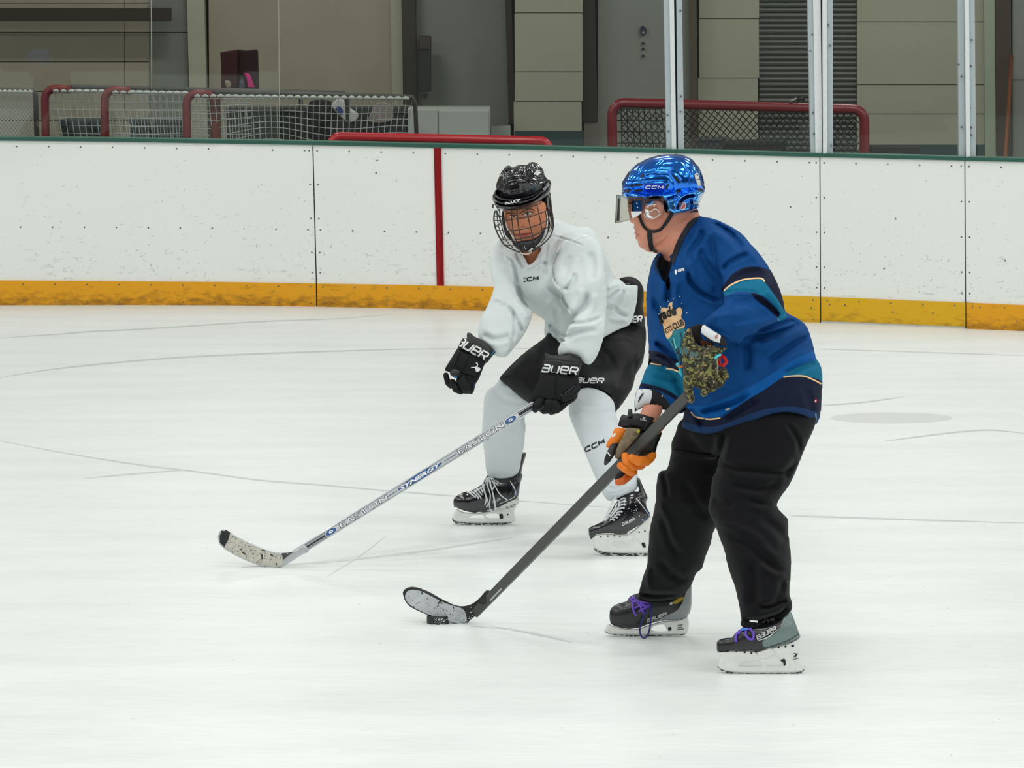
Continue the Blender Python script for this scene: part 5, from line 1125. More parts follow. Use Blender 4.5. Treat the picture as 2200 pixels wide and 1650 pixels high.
def snow_runner():
    m = mat('dark_runner_snow', (34, 36, 40), rough=.5, metal=.2); nt, b = nodes(m); tc = new(nt, 'ShaderNodeTexCoord'); n = new(nt, 'ShaderNodeTexNoise'); n.inputs['Scale'].default_value = 90; n.inputs['Detail'].default_value = 4
    mp = new(nt, 'ShaderNodeMapping'); mp.inputs['Scale'].default_value = (1, 1, 2.5); nt.links.new(tc.outputs['Object'], mp.inputs[0]); nt.links.new(mp.outputs[0], n.inputs[0])
    cr = new(nt, 'ShaderNodeValToRGB'); cr.color_ramp.elements[0].position = .5; cr.color_ramp.elements[0].color = lin((40, 42, 46)); cr.color_ramp.elements[1].position = .56; cr.color_ramp.elements[1].color = lin((215, 218, 216))
    nt.links.new(n.outputs[0], cr.inputs[0]); nt.links.new(cr.outputs[0], b.inputs['Base Color']); return m
SNOW = snow_runner()
BOOTM = zones(mat('black_teal_boot', (20, 22, 26), rough=.3, coat=.3), [(120, 132, 132)]); TOEM = mat('black_toe_cap', (22, 22, 24), rough=.3, coat=.2)
def bootmat(nm, base, grey): return zones(mat(nm, base, rough=.32, coat=.3, var=.1, vscale=60), grey)
PUR = mat('purple_lace', (112, 78, 196), rough=.7); NAVL = mat('navy_lace', (34, 40, 110), rough=.7); SIL = mat('silver_print', (206, 208, 206), rough=.35)
def laces(sk, lines, r, m, targets, D0, off=.004, name='lace', c=None):
    g = Geo()
    for ln in lines:
        P = surf_line(ln, targets, off, dens=2)
        if len(P) > 1: g.tube(P, r, 6)
    return g.mk(name, m, sk, smooth=True)
# far skate
s1 = skate(man, 'skate with a hanging blue lace loop', DM, 'm1', ZS(300, 330, 340, 280, 420, 250, 540, 250, 640, 240, 760, 230, 860, 190, 935, 150, 942, 250, 938, 400, 900, 478, 830, 508, 650, 520, 500, 560, 420, 592, 300, 596, 200, 575, 150, 548, 135, 500, 140, 440, 170, 385, 230, 350),
    ZS(135, 450, 150, 400, 200, 362, 290, 335, 350, 345, 380, 420, 370, 500, 380, 592, 300, 597, 200, 577, 150, 550, 135, 500),
    ZS(128, 545, 170, 572, 300, 600, 420, 600, 500, 568, 650, 526, 700, 520, 830, 510, 905, 478, 918, 560, 905, 628, 850, 655, 450, 660, 180, 655, 110, 636, 92, 612, 105, 575), [ZS(545, 612, 565, 580, 600, 565, 672, 558, 690, 590, 712, 622, 712, 622, 620, 628)],
    ZS(86, 605, 98, 640, 180, 662, 300, 672, 450, 674, 700, 668, 860, 662, 905, 630, 905, 622, 850, 640, 600, 642, 300, 640, 120, 628), cF, mats=(bootmat('black_grey_boot', (22, 24, 28), [(136, 142, 142), (176, 150, 50)]), TOEM, HOLD, SNOW))
for o in s1.children:
    if o.name.startswith('boot'):
        V = np.zeros(len(o.data.vertices) * 3, np.float32); o.data.vertices.foreach_get('co', V)
def add_zone(o, i, poly, D0):
    me = o.data; V = np.zeros(len(me.vertices) * 3, np.float32); me.vertices.foreach_get('co', V); V = V.reshape(-1, 3) + np.array(origin(o))
    d = V - np.array(CAMP); dep = d[:, 1] * CP - d[:, 2] * SP; up = d[:, 1] * SP + d[:, 2] * CP
    X = CX + d[:, 0] / dep * FPX; Y = CY - up / dep * FPX
    at = me.attributes.new('z%d' % i, 'FLOAT', 'POINT'); at.data.foreach_set('value', (psd(X, Y, spl(poly, 4)) * .01).astype(np.float32))
def child(r, nm): return next(o for o in r.children if o.name.split('.')[0] == nm)
add_zone(child(s1, 'boot'), 0, ZS(500, 570, 700, 470, 820, 400, 900, 220, 960, 180, 980, 420, 920, 500, 700, 540), DM)
add_zone(child(s1, 'boot'), 1, ZS(760, 350, 770, 325, 850, 285, 862, 305, 800, 352), DM)
T1 = ['btm1', 'tcm1', 'trou']
patch('chrome_eyelet', ZS(728, 350, 745, 338, 762, 345, 748, 362, 732, 364), ['btm1'], SIL, s1, .002, g=2)
logo('boot_lettering', 'BaUeR', (ZS(505, 538)[0], ZS(696, 466)[0], 6), 1.6, ['btm1', 'tcm1'], SIL, s1)
laces(s1, [ZS(340, 300, 370, 340, 365, 400, 390, 460, 405, 470), ZS(370, 280, 400, 330, 440, 380, 460, 430), ZS(400, 320, 460, 350, 500, 400), ZS(350, 340, 420, 330, 520, 350), ZS(380, 400, 440, 370, 540, 380), ZS(420, 430, 480, 400, 540, 360), ZS(390, 290, 340, 310), ZS(440, 340, 450, 400, 475, 450)], .0035, PUR, T1, DM)
lc = DM + cF - .05
g = Geo(); g.tube([pp(x, y, lc) for x, y in spl(ZS(545, 360, 520, 400, 470, 480, 445, 560, 432, 620, 450, 675, 480, 688, 510, 665, 530, 600, 540, 520, 545, 440, 552, 380), 4, False)], .0028, 8); g.mk('lace_loop', NAVL, s1, smooth=True)
patch('holder_clip', ZS(712, 588, 738, 582, 745, 612, 716, 618), ['hom1'], BK, s1, .001, g=3)
for a in [(800, 570, 855, 560), (805, 590, 850, 582), (800, 608, 870, 600)]: stroke('holder_mark', ZS(*a), 2, ['hom1'], mat('grey_scuff', (90, 90, 90), rough=.6), s1, .001, sm=False)
# near skate
s2 = skate(man, 'skate nearer the camera', DM, 'm2', ZS(1320, 700, 1380, 640, 1440, 590, 1520, 560, 1620, 560, 1760, 520, 1880, 440, 1920, 430, 1960, 530, 2000, 640, 2010, 690, 1900, 740, 1800, 765, 1700, 798, 1600, 830, 1540, 815, 1300, 820, 1200, 825, 1190, 790, 1192, 740, 1215, 712),
    ZS(1190, 770, 1192, 735, 1215, 708, 1290, 690, 1380, 690, 1480, 720, 1560, 735, 1650, 790, 1580, 832, 1540, 815, 1300, 820, 1204, 828),
    ZS(1204, 835, 1300, 822, 1540, 818, 1600, 835, 1700, 800, 1800, 768, 1900, 742, 2008, 695, 1985, 780, 2010, 860, 2050, 950, 2050, 1000, 1950, 1032, 1500, 1035, 1300, 1020, 1215, 985, 1205, 940, 1225, 870),
    [ZS(1412, 975, 1412, 975, 1428, 930, 1500, 922, 1592, 918, 1652, 968, 1652, 968, 1500, 978), ZS(1690, 975, 1690, 975, 1612, 912, 1700, 895, 1768, 872, 1835, 940, 1852, 970, 1852, 970), ZS(1592, 850, 1600, 840, 1720, 800, 1740, 812, 1770, 842, 1700, 880, 1625, 895)],
    ZS(1202, 955, 1206, 990, 1290, 1034, 1380, 1050, 1600, 1054, 1900, 1052, 2020, 1034, 2055, 1000, 2056, 962, 2040, 985, 1950, 1010, 1700, 1020, 1500, 1022, 1330, 1012, 1230, 975), cN, mats=(bootmat('black_green_boot', (20, 22, 26), [(108, 126, 124)]), TOEM, HOLD, SNOW), Tb=.048)
add_zone(child(s2, 'boot'), 0, ZS(1640, 745, 1660, 700, 1760, 650, 1830, 560, 1870, 430, 2000, 440, 2050, 680, 1900, 760, 1780, 780, 1700, 800, 1660, 780), DM)
logo('boot_lettering', 'BaUeR', (ZS(1592, 706)[0], ZS(1776, 612)[0], 8), 2.0, ['btm2', 'tcm2'], SIL, s2)
stroke('boot_swoosh', ZS(1600, 716, 1700, 680, 1800, 600), [1, 2.5, 1], ['btm2', 'tcm2'], SIL, s2, .002)
laces(s2, [ZS(1330, 670, 1370, 640, 1420, 645), ZS(1385, 730, 1378, 690, 1395, 640, 1440, 610, 1500, 600), ZS(1480, 620, 1475, 660, 1510, 700, 1545, 705), ZS(1545, 705, 1555, 660, 1530, 610, 1490, 600), ZS(1430, 620, 1460, 600, 1540, 600)], .0038, PUR, ['btm2', 'tcm2', 'trou'], DM, .006)
laces(s2, [ZS(1430, 610, 1500, 600)], .004, mat('blue_lace', (70, 130, 220), rough=.6), ['btm2', 'tcm2', 'trou'], DM, .008)
g = Geo()
for x, y in ZS(1300, 822, 1383, 822, 1466, 825, 1532, 831, 1800, 775, 1868, 768): 
    h = hit(x, y + 1.5, ['hom2']) 
    if h: g.tube([h[0] - h[1] * .001, h[0] + h[1] * .002], .0035, 8)
g.mk('holder_rivet', BK, s2, kind='stuff')
patch('holder_clip', ZS(1820, 908, 1862, 898, 1870, 955, 1846, 962), ['hom2'], BK, s2, .001, g=3)
patch('holder_slot', ZS(1568, 830, 1590, 828, 1612, 880, 1600, 875), ['hom2'], mat('navy_slot', (24, 30, 60), rough=.5), s2, .001, g=3)
patch('holder_clip', ZS(1926, 758, 1952, 756, 1948, 778, 1928, 778), ['hom2'], BK, s2, .001, g=3)
for a in [(1940, 850, 1960, 840, 1980, 850, 1970, 880, 1950, 870, 1990, 840), (1940, 905, 2020, 880), (1945, 880, 1985, 850)]: stroke('holder_mark', ZS(*a), 1.2, ['hom2'], BK, s2, .001, sm=False)
stroke('outsole_line', ZS(1650, 798, 1780, 760, 1900, 715, 2000, 650), 1.5, ['btm2'], mat('dark_sole_line', (60, 66, 66), rough=.5), s2, .002)

# ---- his stick and the puck
stk = empty('hockey_stick', ground(960, 1340), 'dark grey hockey stick with a worn white-taped blade beside the puck', 'stick')
CARB = mat('dark_carbon', (66, 68, 66), rough=.45, bump=.2, bscale=300); CARB2 = mat('carbon_edge', (96, 102, 100), rough=.4); BLK = mat('stick_black', (20, 20, 22), rough=.5)
hd = ground(1006, 1338); 
def along(pts): return [pp(x, y, D) for x, y, D in pts]
butt = (1482, 846, DM - .27); heel = (1020, 1318, gD(1338) - .02)
def shaft(name, a, b, wd, th, m, par, n=8, turn=0, tap=1.0):
    A = pp(*a); B = pp(*b); t = (B - A).normalized(); side = t.cross((A - CAMP).normalized()).normalized(); nrm = t.cross(side).normalized()
    if turn: side, nrm = side * math.cos(turn) + nrm * math.sin(turn), nrm * math.cos(turn) - side * math.sin(turn)
    V = []; F = []; r = .25
    prof = [(1, 1 - r), (1 - r * th / wd * 1.0, 1), (-(1 - r * th / wd), 1), (-1, 1 - r), (-1, -(1 - r)), (-(1 - r * th / wd), -1), (1 - r * th / wd, -1), (1, -(1 - r))]
    for k in range(n + 1):
        c = A + (B - A) * k / n; q = 1 - (1 - tap) * max(0, (k / n - .8) / .2)
        for u, v in prof: V.append(c + side * u * wd / 2 + nrm * v * th / 2 * q)
    for k in range(n):
        for j in range(8): F.append([k * 8 + j, k * 8 + (j + 1) % 8, (k + 1) * 8 + (j + 1) % 8, (k + 1) * 8 + j])
    F += [list(range(8)), [n * 8 + j for j in range(8)][::-1]]
    return mk(name, V, F, m, par, False)
g = Geo()
sh1 = shaft('shaft', butt, heel, .031, .021, CARB, stk, n=20, turn=.35, tap=.4)
def bvh_of(o, nm):
    me = o.data; og = Vector(origin(o)); BVH[nm] = BVHTree.FromPolygons([v.co + og for v in me.vertices], [list(p.vertices) for p in me.polygons])
bvh_of(sh1, 'shaft1')
ZB = crop(840, 1180, 7.333)
bl = ZB(190, 720, 185, 680, 215, 630, 280, 598, 350, 592, 450, 610, 600, 670, 760, 760, 900, 830, 1000, 875, 1100, 895, 1200, 885, 1290, 850, 1400, 760, 1520, 640, 1640, 740, 1560, 830, 1400, 990, 1260, 1110, 1190, 1175, 1180, 1180, 1100, 1178, 1050, 1180, 960, 1160, 900, 1140, 700, 1080, 560, 1030, 400, 960, 280, 890, 215, 800)
cb_ = ('p', *[(x, y, v) for (x, y), v in zip(ZB(200, 720, 600, 850, 1000, 1000, 1200, 1080, 1600, 740), (gD(1340) + .03 - DM, gD(1340) + .0 - DM, gD(1340) - DM, gD(1338) - DM, gD(1338) - .08 - DM))])
solid('stick_blade', [PO(bl, c=cb_, R=3, T=.006, k=.002)], BLK, stk, DM, step=1.5, dstep=.002, reg='bl1')
TAPE = mat('worn_white_tape', (176, 182, 184), rough=.7, var=.12, vscale=40, bump=.3, bscale=90)
patch('blade_tape', ZB(228, 780, 222, 730, 250, 670, 300, 642, 370, 638, 470, 660, 600, 720, 780, 815, 960, 885, 1100, 925, 1160, 975, 1188, 1060, 1190, 1160, 1170, 1178, 1100, 1174, 1000, 1160, 900, 1132, 700, 1068, 580, 1022, 440, 960, 340, 905, 270, 850), ['bl1'], TAPE, stk, .0012, g=5)
g = Geo(); sp = mat('tape_scuff', (52, 58, 62), rough=.7)
random.seed(5)
for k in range(46):
    x, y = random.uniform(260, 1150), 0; y = np.interp(x, [260, 600, 1150], [780, 900, 1080]) + random.gauss(0, 60); L = random.uniform(4, 26); a = random.gauss(.5, .6)
    q = ZB(x, y, x + L * math.cos(a), y + L * math.sin(a)); h1 = hit(*q[0], ['bl1']); h2 = hit(*q[1], ['bl1'])
    if h1 and h2: g.tube([h1[0] - h1[1] * .0016, h2[0] - h2[1] * .0016], random.uniform(.0004, .0012), 4)
g.mk('tape_scuff', sp, stk, kind='stuff')
for a in [(480, 680, 500, 695, 480, 700), (740, 860, 770, 820, 765, 790, 800, 860), (320, 915, 350, 900, 370, 940), (980, 905, 985, 935), (730, 905, 745, 885)]: stroke('tape_tear', ZB(*a), 2.4, ['bl1'], BLK, stk, .002, sm=False)
stroke('shaft_lettering', [(1053, 1290), (1078, 1264)], 3.5, ['shaft1', 'bl1'], mat('pale_shaft_print', (170, 176, 170), rough=.5), stk, .001, sm=False)
g = Geo()
for x, y in ZB(1260, 915, 1325, 1020, 1225, 1140, 1258, 995, 1240, 1060, 1285, 975, 1230, 1090, 1210, 1130, 1250, 1105, 1290, 1040, 1270, 1080): 
    h = hit(x, y, ['bl1']); 
    if h: c = h[0] - h[1] * .001; r = random.uniform(.0008, .0024); g.tube([c, c + h[1] * .001], r, 6)
g.mk('snow_speck', mat('snow_white', (240, 244, 244), rough=.8), stk, kind='stuff')
pk = empty('puck', ground(941, 1342) + Vector((0, .036, 0)), 'black hockey puck with snow on its rim against the taped blade', 'puck')
pc = ground(941, 1342) + Vector((0, .033, 0)); g = Geo(); N = 40; Vv = []; 
prof = [(0, 0), (.036, 0), (.0375, .0015), (.0378, .0127), (.0375, .024), (.036, .0255), (0, .0255)]
V = [pc + Vector((r * math.cos(2 * math.pi * k / N), r * math.sin(2 * math.pi * k / N), z)) for r, z in prof[1:-1] for k in range(N)]
F = [[j * N + k, j * N + (k + 1) % N, (j + 1) * N + (k + 1) % N, (j + 1) * N + k] for j in range(4) for k in range(N)] + [list(range(N))[::-1], [4 * N + k for k in range(N)]]
po = mk('puck_body', V, F, mat('puck_rubber', (26, 32, 30), rough=.5, bump=.4, bscale=300), pk, False)
bvh_of(po, 'puck'); g = Geo()
for k in range(60):
    x = random.gauss(948, 10); y = random.uniform(1328, 1342); h = hit(x, y, ['puck'])
    if h: c = h[0] - h[1] * .0006; r = random.uniform(.0005, .0016); g.tube([c, c + h[1] * .001], r, 6)
g.mk('snow_speck', mat('snow_white', (240, 244, 244), rough=.8), pk, kind='stuff')

tuck(child(man, 'body'), ['trou', 'jersey', 'hel', 'hel2', 'btm1', 'btm2', 'cuffn', 'cufff', 'camo'], [Z2m(330, 690, 560, 690, 620, 690, 800, 690, 830, 860, 1250, 860, 1250, 920, 1100, 1000, 900, 1440, 880, 1500, 700, 1400, 560, 1400, 300, 1300), Z5(470, 830, 700, 830, 720, 960, 600, 980, 470, 930)])
# ================================================================== PLAYER IN WHITE
DW = 13.5; sW = FPX / DW
Z1w = crop(1000, 320, 5.893); Z3 = crop(1020, 440, 4.8525); ZJ = crop(920, 560, 4.4); ZK = crop(940, 950, 4.583); ZL = crop(940, 700, 6.111)
wom = empty('person', ground(1200, 1160), 'person in plain white jersey, black shorts and caged black helmet, leaning forward', 'person')
cL = gD(1128) - DW; cR = gD(1194) - DW
SKW = mat('skin_woman', (204, 132, 96), rough=.5, sss=.12, var=.05, vscale=40); zones(SKW, [(24, 22, 26)])
face = Z1w(485, 640, 482, 790, 500, 900, 530, 1000, 575, 1070, 625, 1135, 690, 1190, 780, 1210, 870, 1180, 960, 1110, 1000, 1020, 1028, 900, 1020, 780, 1000, 600, 900, 400, 700, 300, 540, 420)
def rel_w(X, Y):
    P = Z1w; r = 0
    r = r + crease(X, Y, P(700, 800, 712, 860, 722, 920, 732, 960), 3.2, .013, 'r') + crease(X, Y, P(722, 955, 738, 968), 4, .012, 'r')      # nose
    r = r + crease(X, Y, P(560, 838, 620, 846, 660, 838), 4.5, .006, 'v') + crease(X, Y, P(730, 824, 800, 808, 850, 800), 5, .006, 'v')       # sockets
    r = r + crease(X, Y, P(530, 800, 600, 790, 660, 805), 3, .003, 'r') + crease(X, Y, P(720, 790, 790, 755, 850, 765), 3, .003, 'r')
    r = r + crease(X, Y, P(600, 1088, 690, 1092, 790, 1080, 860, 1062), 1.3, .005) + crease(X, Y, P(660, 1068, 740, 1060, 800, 1058), 2, .003, 'r') + crease(X, Y, P(680, 1112, 750, 1112, 820, 1098), 2.2, .004, 'r')
    r = r + crease(X, Y, P(660, 960, 640, 1010, 622, 1060), 2, .003) + crease(X, Y, P(800, 960, 840, 1000, 870, 1050), 2.2, .003) + crease(X, Y, P(560, 930, 600, 960, 620, 1000), 6, .004, 'r') + crease(X, Y, P(860, 900, 900, 950, 910, 1000), 7, .004, 'r')
    return r
body = [PO(face, c=-.16, tk=1.3, T=.085, k=.01), LB([(1130, 425, -.12, 36)], k=.02),
        LB([(1140, 500, -.10, 24), (1148, 560, -.05, 27), (1170, 600, 0, 36)], k=.02),
        LB([(1150, 590, .0, 34), (1210, 640, .04, 50), (1290, 690, .14, 50), (1330, 720, .16, 50)], k=.03),
        LB([(1090, 560, -.03, 22), (1088, 650, -.14, 18), (1060, 730, -.24, 15), (1030, 750, -.28, 14)], k=.03),
        LB([(1240, 560, -.08, 26), (1268, 660, -.2, 20), (1230, 740, -.29, 16), (1205, 790, -.32, 15)], k=.02),
        LB([(1290, 740, .12, 44), (1180, 800, .02, 34), (1095, 850, -.03, 28), (1085, 940, .15, 24), (1075, 1030, cL, 18)], k=.03),
        LB([(1340, 720, .16, 42), (1310, 800, .0, 34), (1280, 860, -.16, 28), (1300, 960, -.28, 22), (1335, 1060, cR, 17)], k=.03)]
solid('body', body, SKW, wom, DW, step=4.5, relief=rel_w, fine=(1075, 1185, 340, 530, 1.3), dstep=.005, reg='wbody')
WB = ['wbody']
HAIRW = mat('brown_hair', (66, 44, 30), rough=.7)
for nm, P, c, o in [('eyebrow', (515, 812, 560, 802, 620, 806, 660, 822, 650, 832, 600, 818, 540, 824), (96, 60, 44), .001), ('eyebrow', (705, 806, 740, 775, 790, 750, 850, 762, 890, 790, 850, 776, 790, 768, 745, 795), (84, 52, 38), .001),
                    ('eye', (556, 856, 590, 842, 640, 848, 652, 858, 610, 866, 570, 866), (214, 204, 196), .001), ('eye', (735, 835, 770, 812, 820, 806, 852, 815, 815, 832, 770, 842), (214, 204, 196), .001),
                    ('iris', (598, 844, 622, 844, 626, 862, 602, 864), (44, 36, 32), .0018), ('iris', (772, 812, 798, 808, 802, 832, 778, 836), (44, 36, 32), .0018),
                    ('lip', (612, 1088, 660, 1072, 720, 1070, 790, 1062, 850, 1062, 800, 1092, 740, 1118, 680, 1116, 640, 1100), (186, 92, 80), .0008)]:
    patch(nm, Z1w(*P), WB, mat('wom_%s_%d' % (nm, c[0]), c, rough=.5), wom, o, g=2.5)
for a, w_, c in [((552, 850, 590, 836, 650, 846), 1.3, (40, 26, 22)), ((728, 834, 770, 806, 820, 798, 862, 812), 1.6, (40, 26, 22)), ((740, 848, 800, 846, 850, 826), .9, (150, 92, 66)), ((616, 1092, 700, 1090, 790, 1082, 850, 1064), .9, (110, 44, 40)), ((708, 984, 730, 992), 1.6, (90, 44, 34)), ((748, 990, 762, 984), 1.4, (90, 44, 34)), ((655, 850, 670, 900, 668, 960), .8, (176, 104, 72))]:
    stroke('face_line', Z1w(*a), w_, WB, mat('face_line_%d_%d' % (c[0], c[1]), c, rough=.6), wom, .0022)

# ---- shorts
SHO = mat('black_shorts_nylon', (15, 14, 18), rough=.6, spec=.3, bump=.25, bscale=700, var=.1, vscale=40)
sh_l = ZJ(1150, 690, 1110, 720, 1060, 760, 900, 880, 760, 1010, 668, 1114, 668, 1114, 720, 1160, 800, 1230, 900, 1310, 1000, 1380, 1080, 1440, 1200, 1380, 1360, 1180, 1480, 1000, 1380, 800)
sh_r = ZJ(1320, 780, 1400, 880, 1380, 1100, 1300, 1240, 1390, 1240, 1420, 1225, 1500, 1214, 1600, 1228, 1690, 1290, 1740, 1350, 1756, 1400, 1762, 1450, 1762, 1450, 1850, 1330, 1930, 1200, 1960, 1080, 2020, 980, 2045, 860, 2060, 700, 2044, 600, 2000, 580, 1900, 580, 1750, 660, 1600, 720)
waist = ZJ(1805, 172, 1850, 155, 1920, 152, 1980, 180, 2020, 230, 2036, 300, 2030, 450, 2040, 620, 1900, 640, 1850, 500, 1900, 300, 1860, 220)
def rel_s(X, Y):
    r = crumple(X, Y, .003, 24, 31, .8)
    for a, w, h, k in [((1660, 740, 1780, 740, 1900, 780, 1990, 860), 4, .010, 'v'), ((1760, 660, 1860, 700, 1980, 790, 2030, 880), 4, .010, 'r'), ((1990, 860, 1960, 960, 1940, 1080), 4, .008, 'v'),
        ((1560, 760, 1700, 900, 1780, 1060), 6, .006, 'v'), ((1120, 800, 1080, 900, 1020, 1000), 6, .006, 'v'), ((1860, 940, 1820, 1100, 1790, 1260), 5, .007, 'r'), ((1030, 1100, 1010, 1150), 2, .006, 'v'), ((760, 1060, 900, 1160, 1020, 1290), 6, .005, 'r'), ((1420, 1180, 1560, 1180, 1680, 1230), 5, .004, 'v')]:
        r = r + crease(X, Y, ZJ(*a), w, h, k)
    return r
cshl = ('x', (1070, -.10), (1180, -.02), (1290, .10)); cshr = ('p', (1390, 700, .22), (1300, 760, .10), (1270, 840, -.14), (1330, 870, -.06), (1380, 800, .08))
solid('shorts', [PO(sh_l, c=cshl, tk=1.2, T=.2, k=.006), PO(sh_r, c=cshr, tk=1.1, T=.2, k=.006), PO(waist, c=.22, tk=3.0, T=.16, k=.01)], SHO, wom, DW, step=2.4, relief=rel_s, dstep=.006, reg='short')
# ---- socks
SOCK = mat('white_sock_knit', (202, 209, 212), rough=.75, bump=.2, bscale=900, sheen=.05)
sk_l = ZJ(700, 1100, 640, 1170, 560, 1230, 530, 1300, 525, 1400, 515, 1520, 508, 1640, 530, 1800, 545, 1960, 560, 2020, 600, 2060, 720, 2066, 830, 2030, 866, 1960, 880, 1860, 905, 1740, 915, 1600, 912, 1500, 905, 1430, 1000, 1390, 980, 1330, 860, 1220)
sk_r = ZJ(1340, 1260, 1330, 1330, 1330, 1440, 1370, 1560, 1440, 1720, 1500, 1860, 1560, 2000, 1620, 2140, 1680, 2250, 1730, 2270, 1850, 2220, 1960, 2170, 1990, 2080, 1950, 1900, 1880, 1760, 1820, 1600, 1770, 1440, 1750, 1330, 1650, 1240, 1500, 1200)
def rel_k(X, Y):
    r = crumple(X, Y, .003, 22, 21, 1.4)
    for a, w, h, k in [((620, 1210, 700, 1300, 800, 1340, 900, 1350), 6, .006, 'v'), ((1400, 1300, 1500, 1340, 1620, 1350, 1740, 1340), 4, .006, 'r'), ((1360, 1400, 1500, 1440, 1660, 1430, 1770, 1430), 4, .005, 'v'), ((1400, 1500, 1560, 1540, 1700, 1530), 5, .005, 'r'),
        ((870, 1500, 800, 1640, 780, 1700), 5, .005, 'v'), ((900, 1560, 840, 1620, 860, 1700), 4, .005, 'r'), ((560, 1400, 600, 1560, 560, 1720), 8, .005, 'v'), ((1660, 2120, 1760, 2160, 1860, 2120, 1950, 2040), 4, .006, 'v'), ((1700, 2200, 1800, 2190, 1900, 2140), 3, .006, 'v'), ((560, 1900, 680, 1960, 840, 1930), 6, .004, 'v')]:
        r = r + crease(X, Y, ZJ(*a), w, h, k)
    return r
o = solid('sock', [PO(sk_l, c=('y', (830, -.06), (930, .14), (1020, cL)), tk=1.1, T=.12, k=.006)], SOCK, wom, DW, step=2.2, relief=rel_k, reg='skl')
o = solid('sock', [PO(sk_r, c=('y', (850, -.17), (950, -.27), (1060, cR)), tk=1.1, T=.12, k=.006)], SOCK, wom, DW, step=2.2, relief=rel_k, reg='skr')
BKW = mat('black_print', (14, 16, 26), rough=.5)
logo('sock_lettering', 'CCM', ((1258, 971), (1298, 952), 8.5), 3.2, ['skr'], BKW, wom, .0015)
for a in [((1042, 935), (1049, 945)),]: stroke('sock_hole', [a[0], a[1]], 3, ['skl'], BKW, wom, .001, sm=False)

# ---- jersey
WJ = mat('white_jersey_mesh', (206, 214, 214), rough=.78, bump=.2, bscale=900, sheen=.05)
tor = Z3(330, 330, 260, 380, 190, 470, 165, 560, 185, 700, 290, 860, 400, 960, 520, 1060, 605, 1115, 650, 1150, 728, 1200, 728, 1290, 735, 1390, 790, 1500, 860, 1560, 940, 1590, 1100, 1560, 1240, 1560, 1345, 1560, 1500, 1500, 1700, 1400, 1800, 1200, 1810, 1000, 1790, 820, 1700, 730, 1600, 720, 1500, 760, 1462, 780, 1440, 720, 1380, 560, 1330, 420, 1260, 290, 1180, 230, 1060, 230, 920, 180, 830, 150, 700, 200, 500, 260)
hemw = np.array(list(spl(Z3(1300, 1420, 1345, 1385, 1480, 1310, 1610, 1250, 1655, 1150, 1690, 1000, 1700, 842), 4, False)) + Z3(1700, 842) + list(spl(Z3(1600, 838, 1540, 830, 1530, 800, 1496, 774, 1440, 700), 4, False)) + Z3(1440, 600, 1900, 600, 1900, 1700, 1300, 1700))
slL = Z3(320, 330, 210, 420, 160, 520, 158, 640, 170, 740, 200, 840, 180, 940, 130, 1060, 70, 1180, 40, 1300, 36, 1370, 60, 1400, 150, 1490, 200, 1560, 260, 1588, 330, 1580, 400, 1500, 480, 1400, 560, 1260, 600, 1120, 520, 1060, 440, 960, 420, 820, 440, 700, 400, 560)
slR = Z3(880, 330, 850, 480, 810, 600, 806, 700, 830, 820, 890, 890, 915, 930, 960, 1040, 1000, 1130, 1030, 1200, 980, 1300, 930, 1400, 870, 1500, 880, 1570, 980, 1565, 1090, 1590, 1115, 1620, 1160, 1660, 1210, 1660, 1270, 1580, 1330, 1420, 1360, 1250, 1370, 1000, 1366, 820, 1350, 620, 1330, 450, 1240, 340, 1100, 290, 980, 290)
vn = Z3(485, 500, 530, 570, 562, 630, 630, 580, 660, 520, 690, 450, 560, 420, 460, 440)
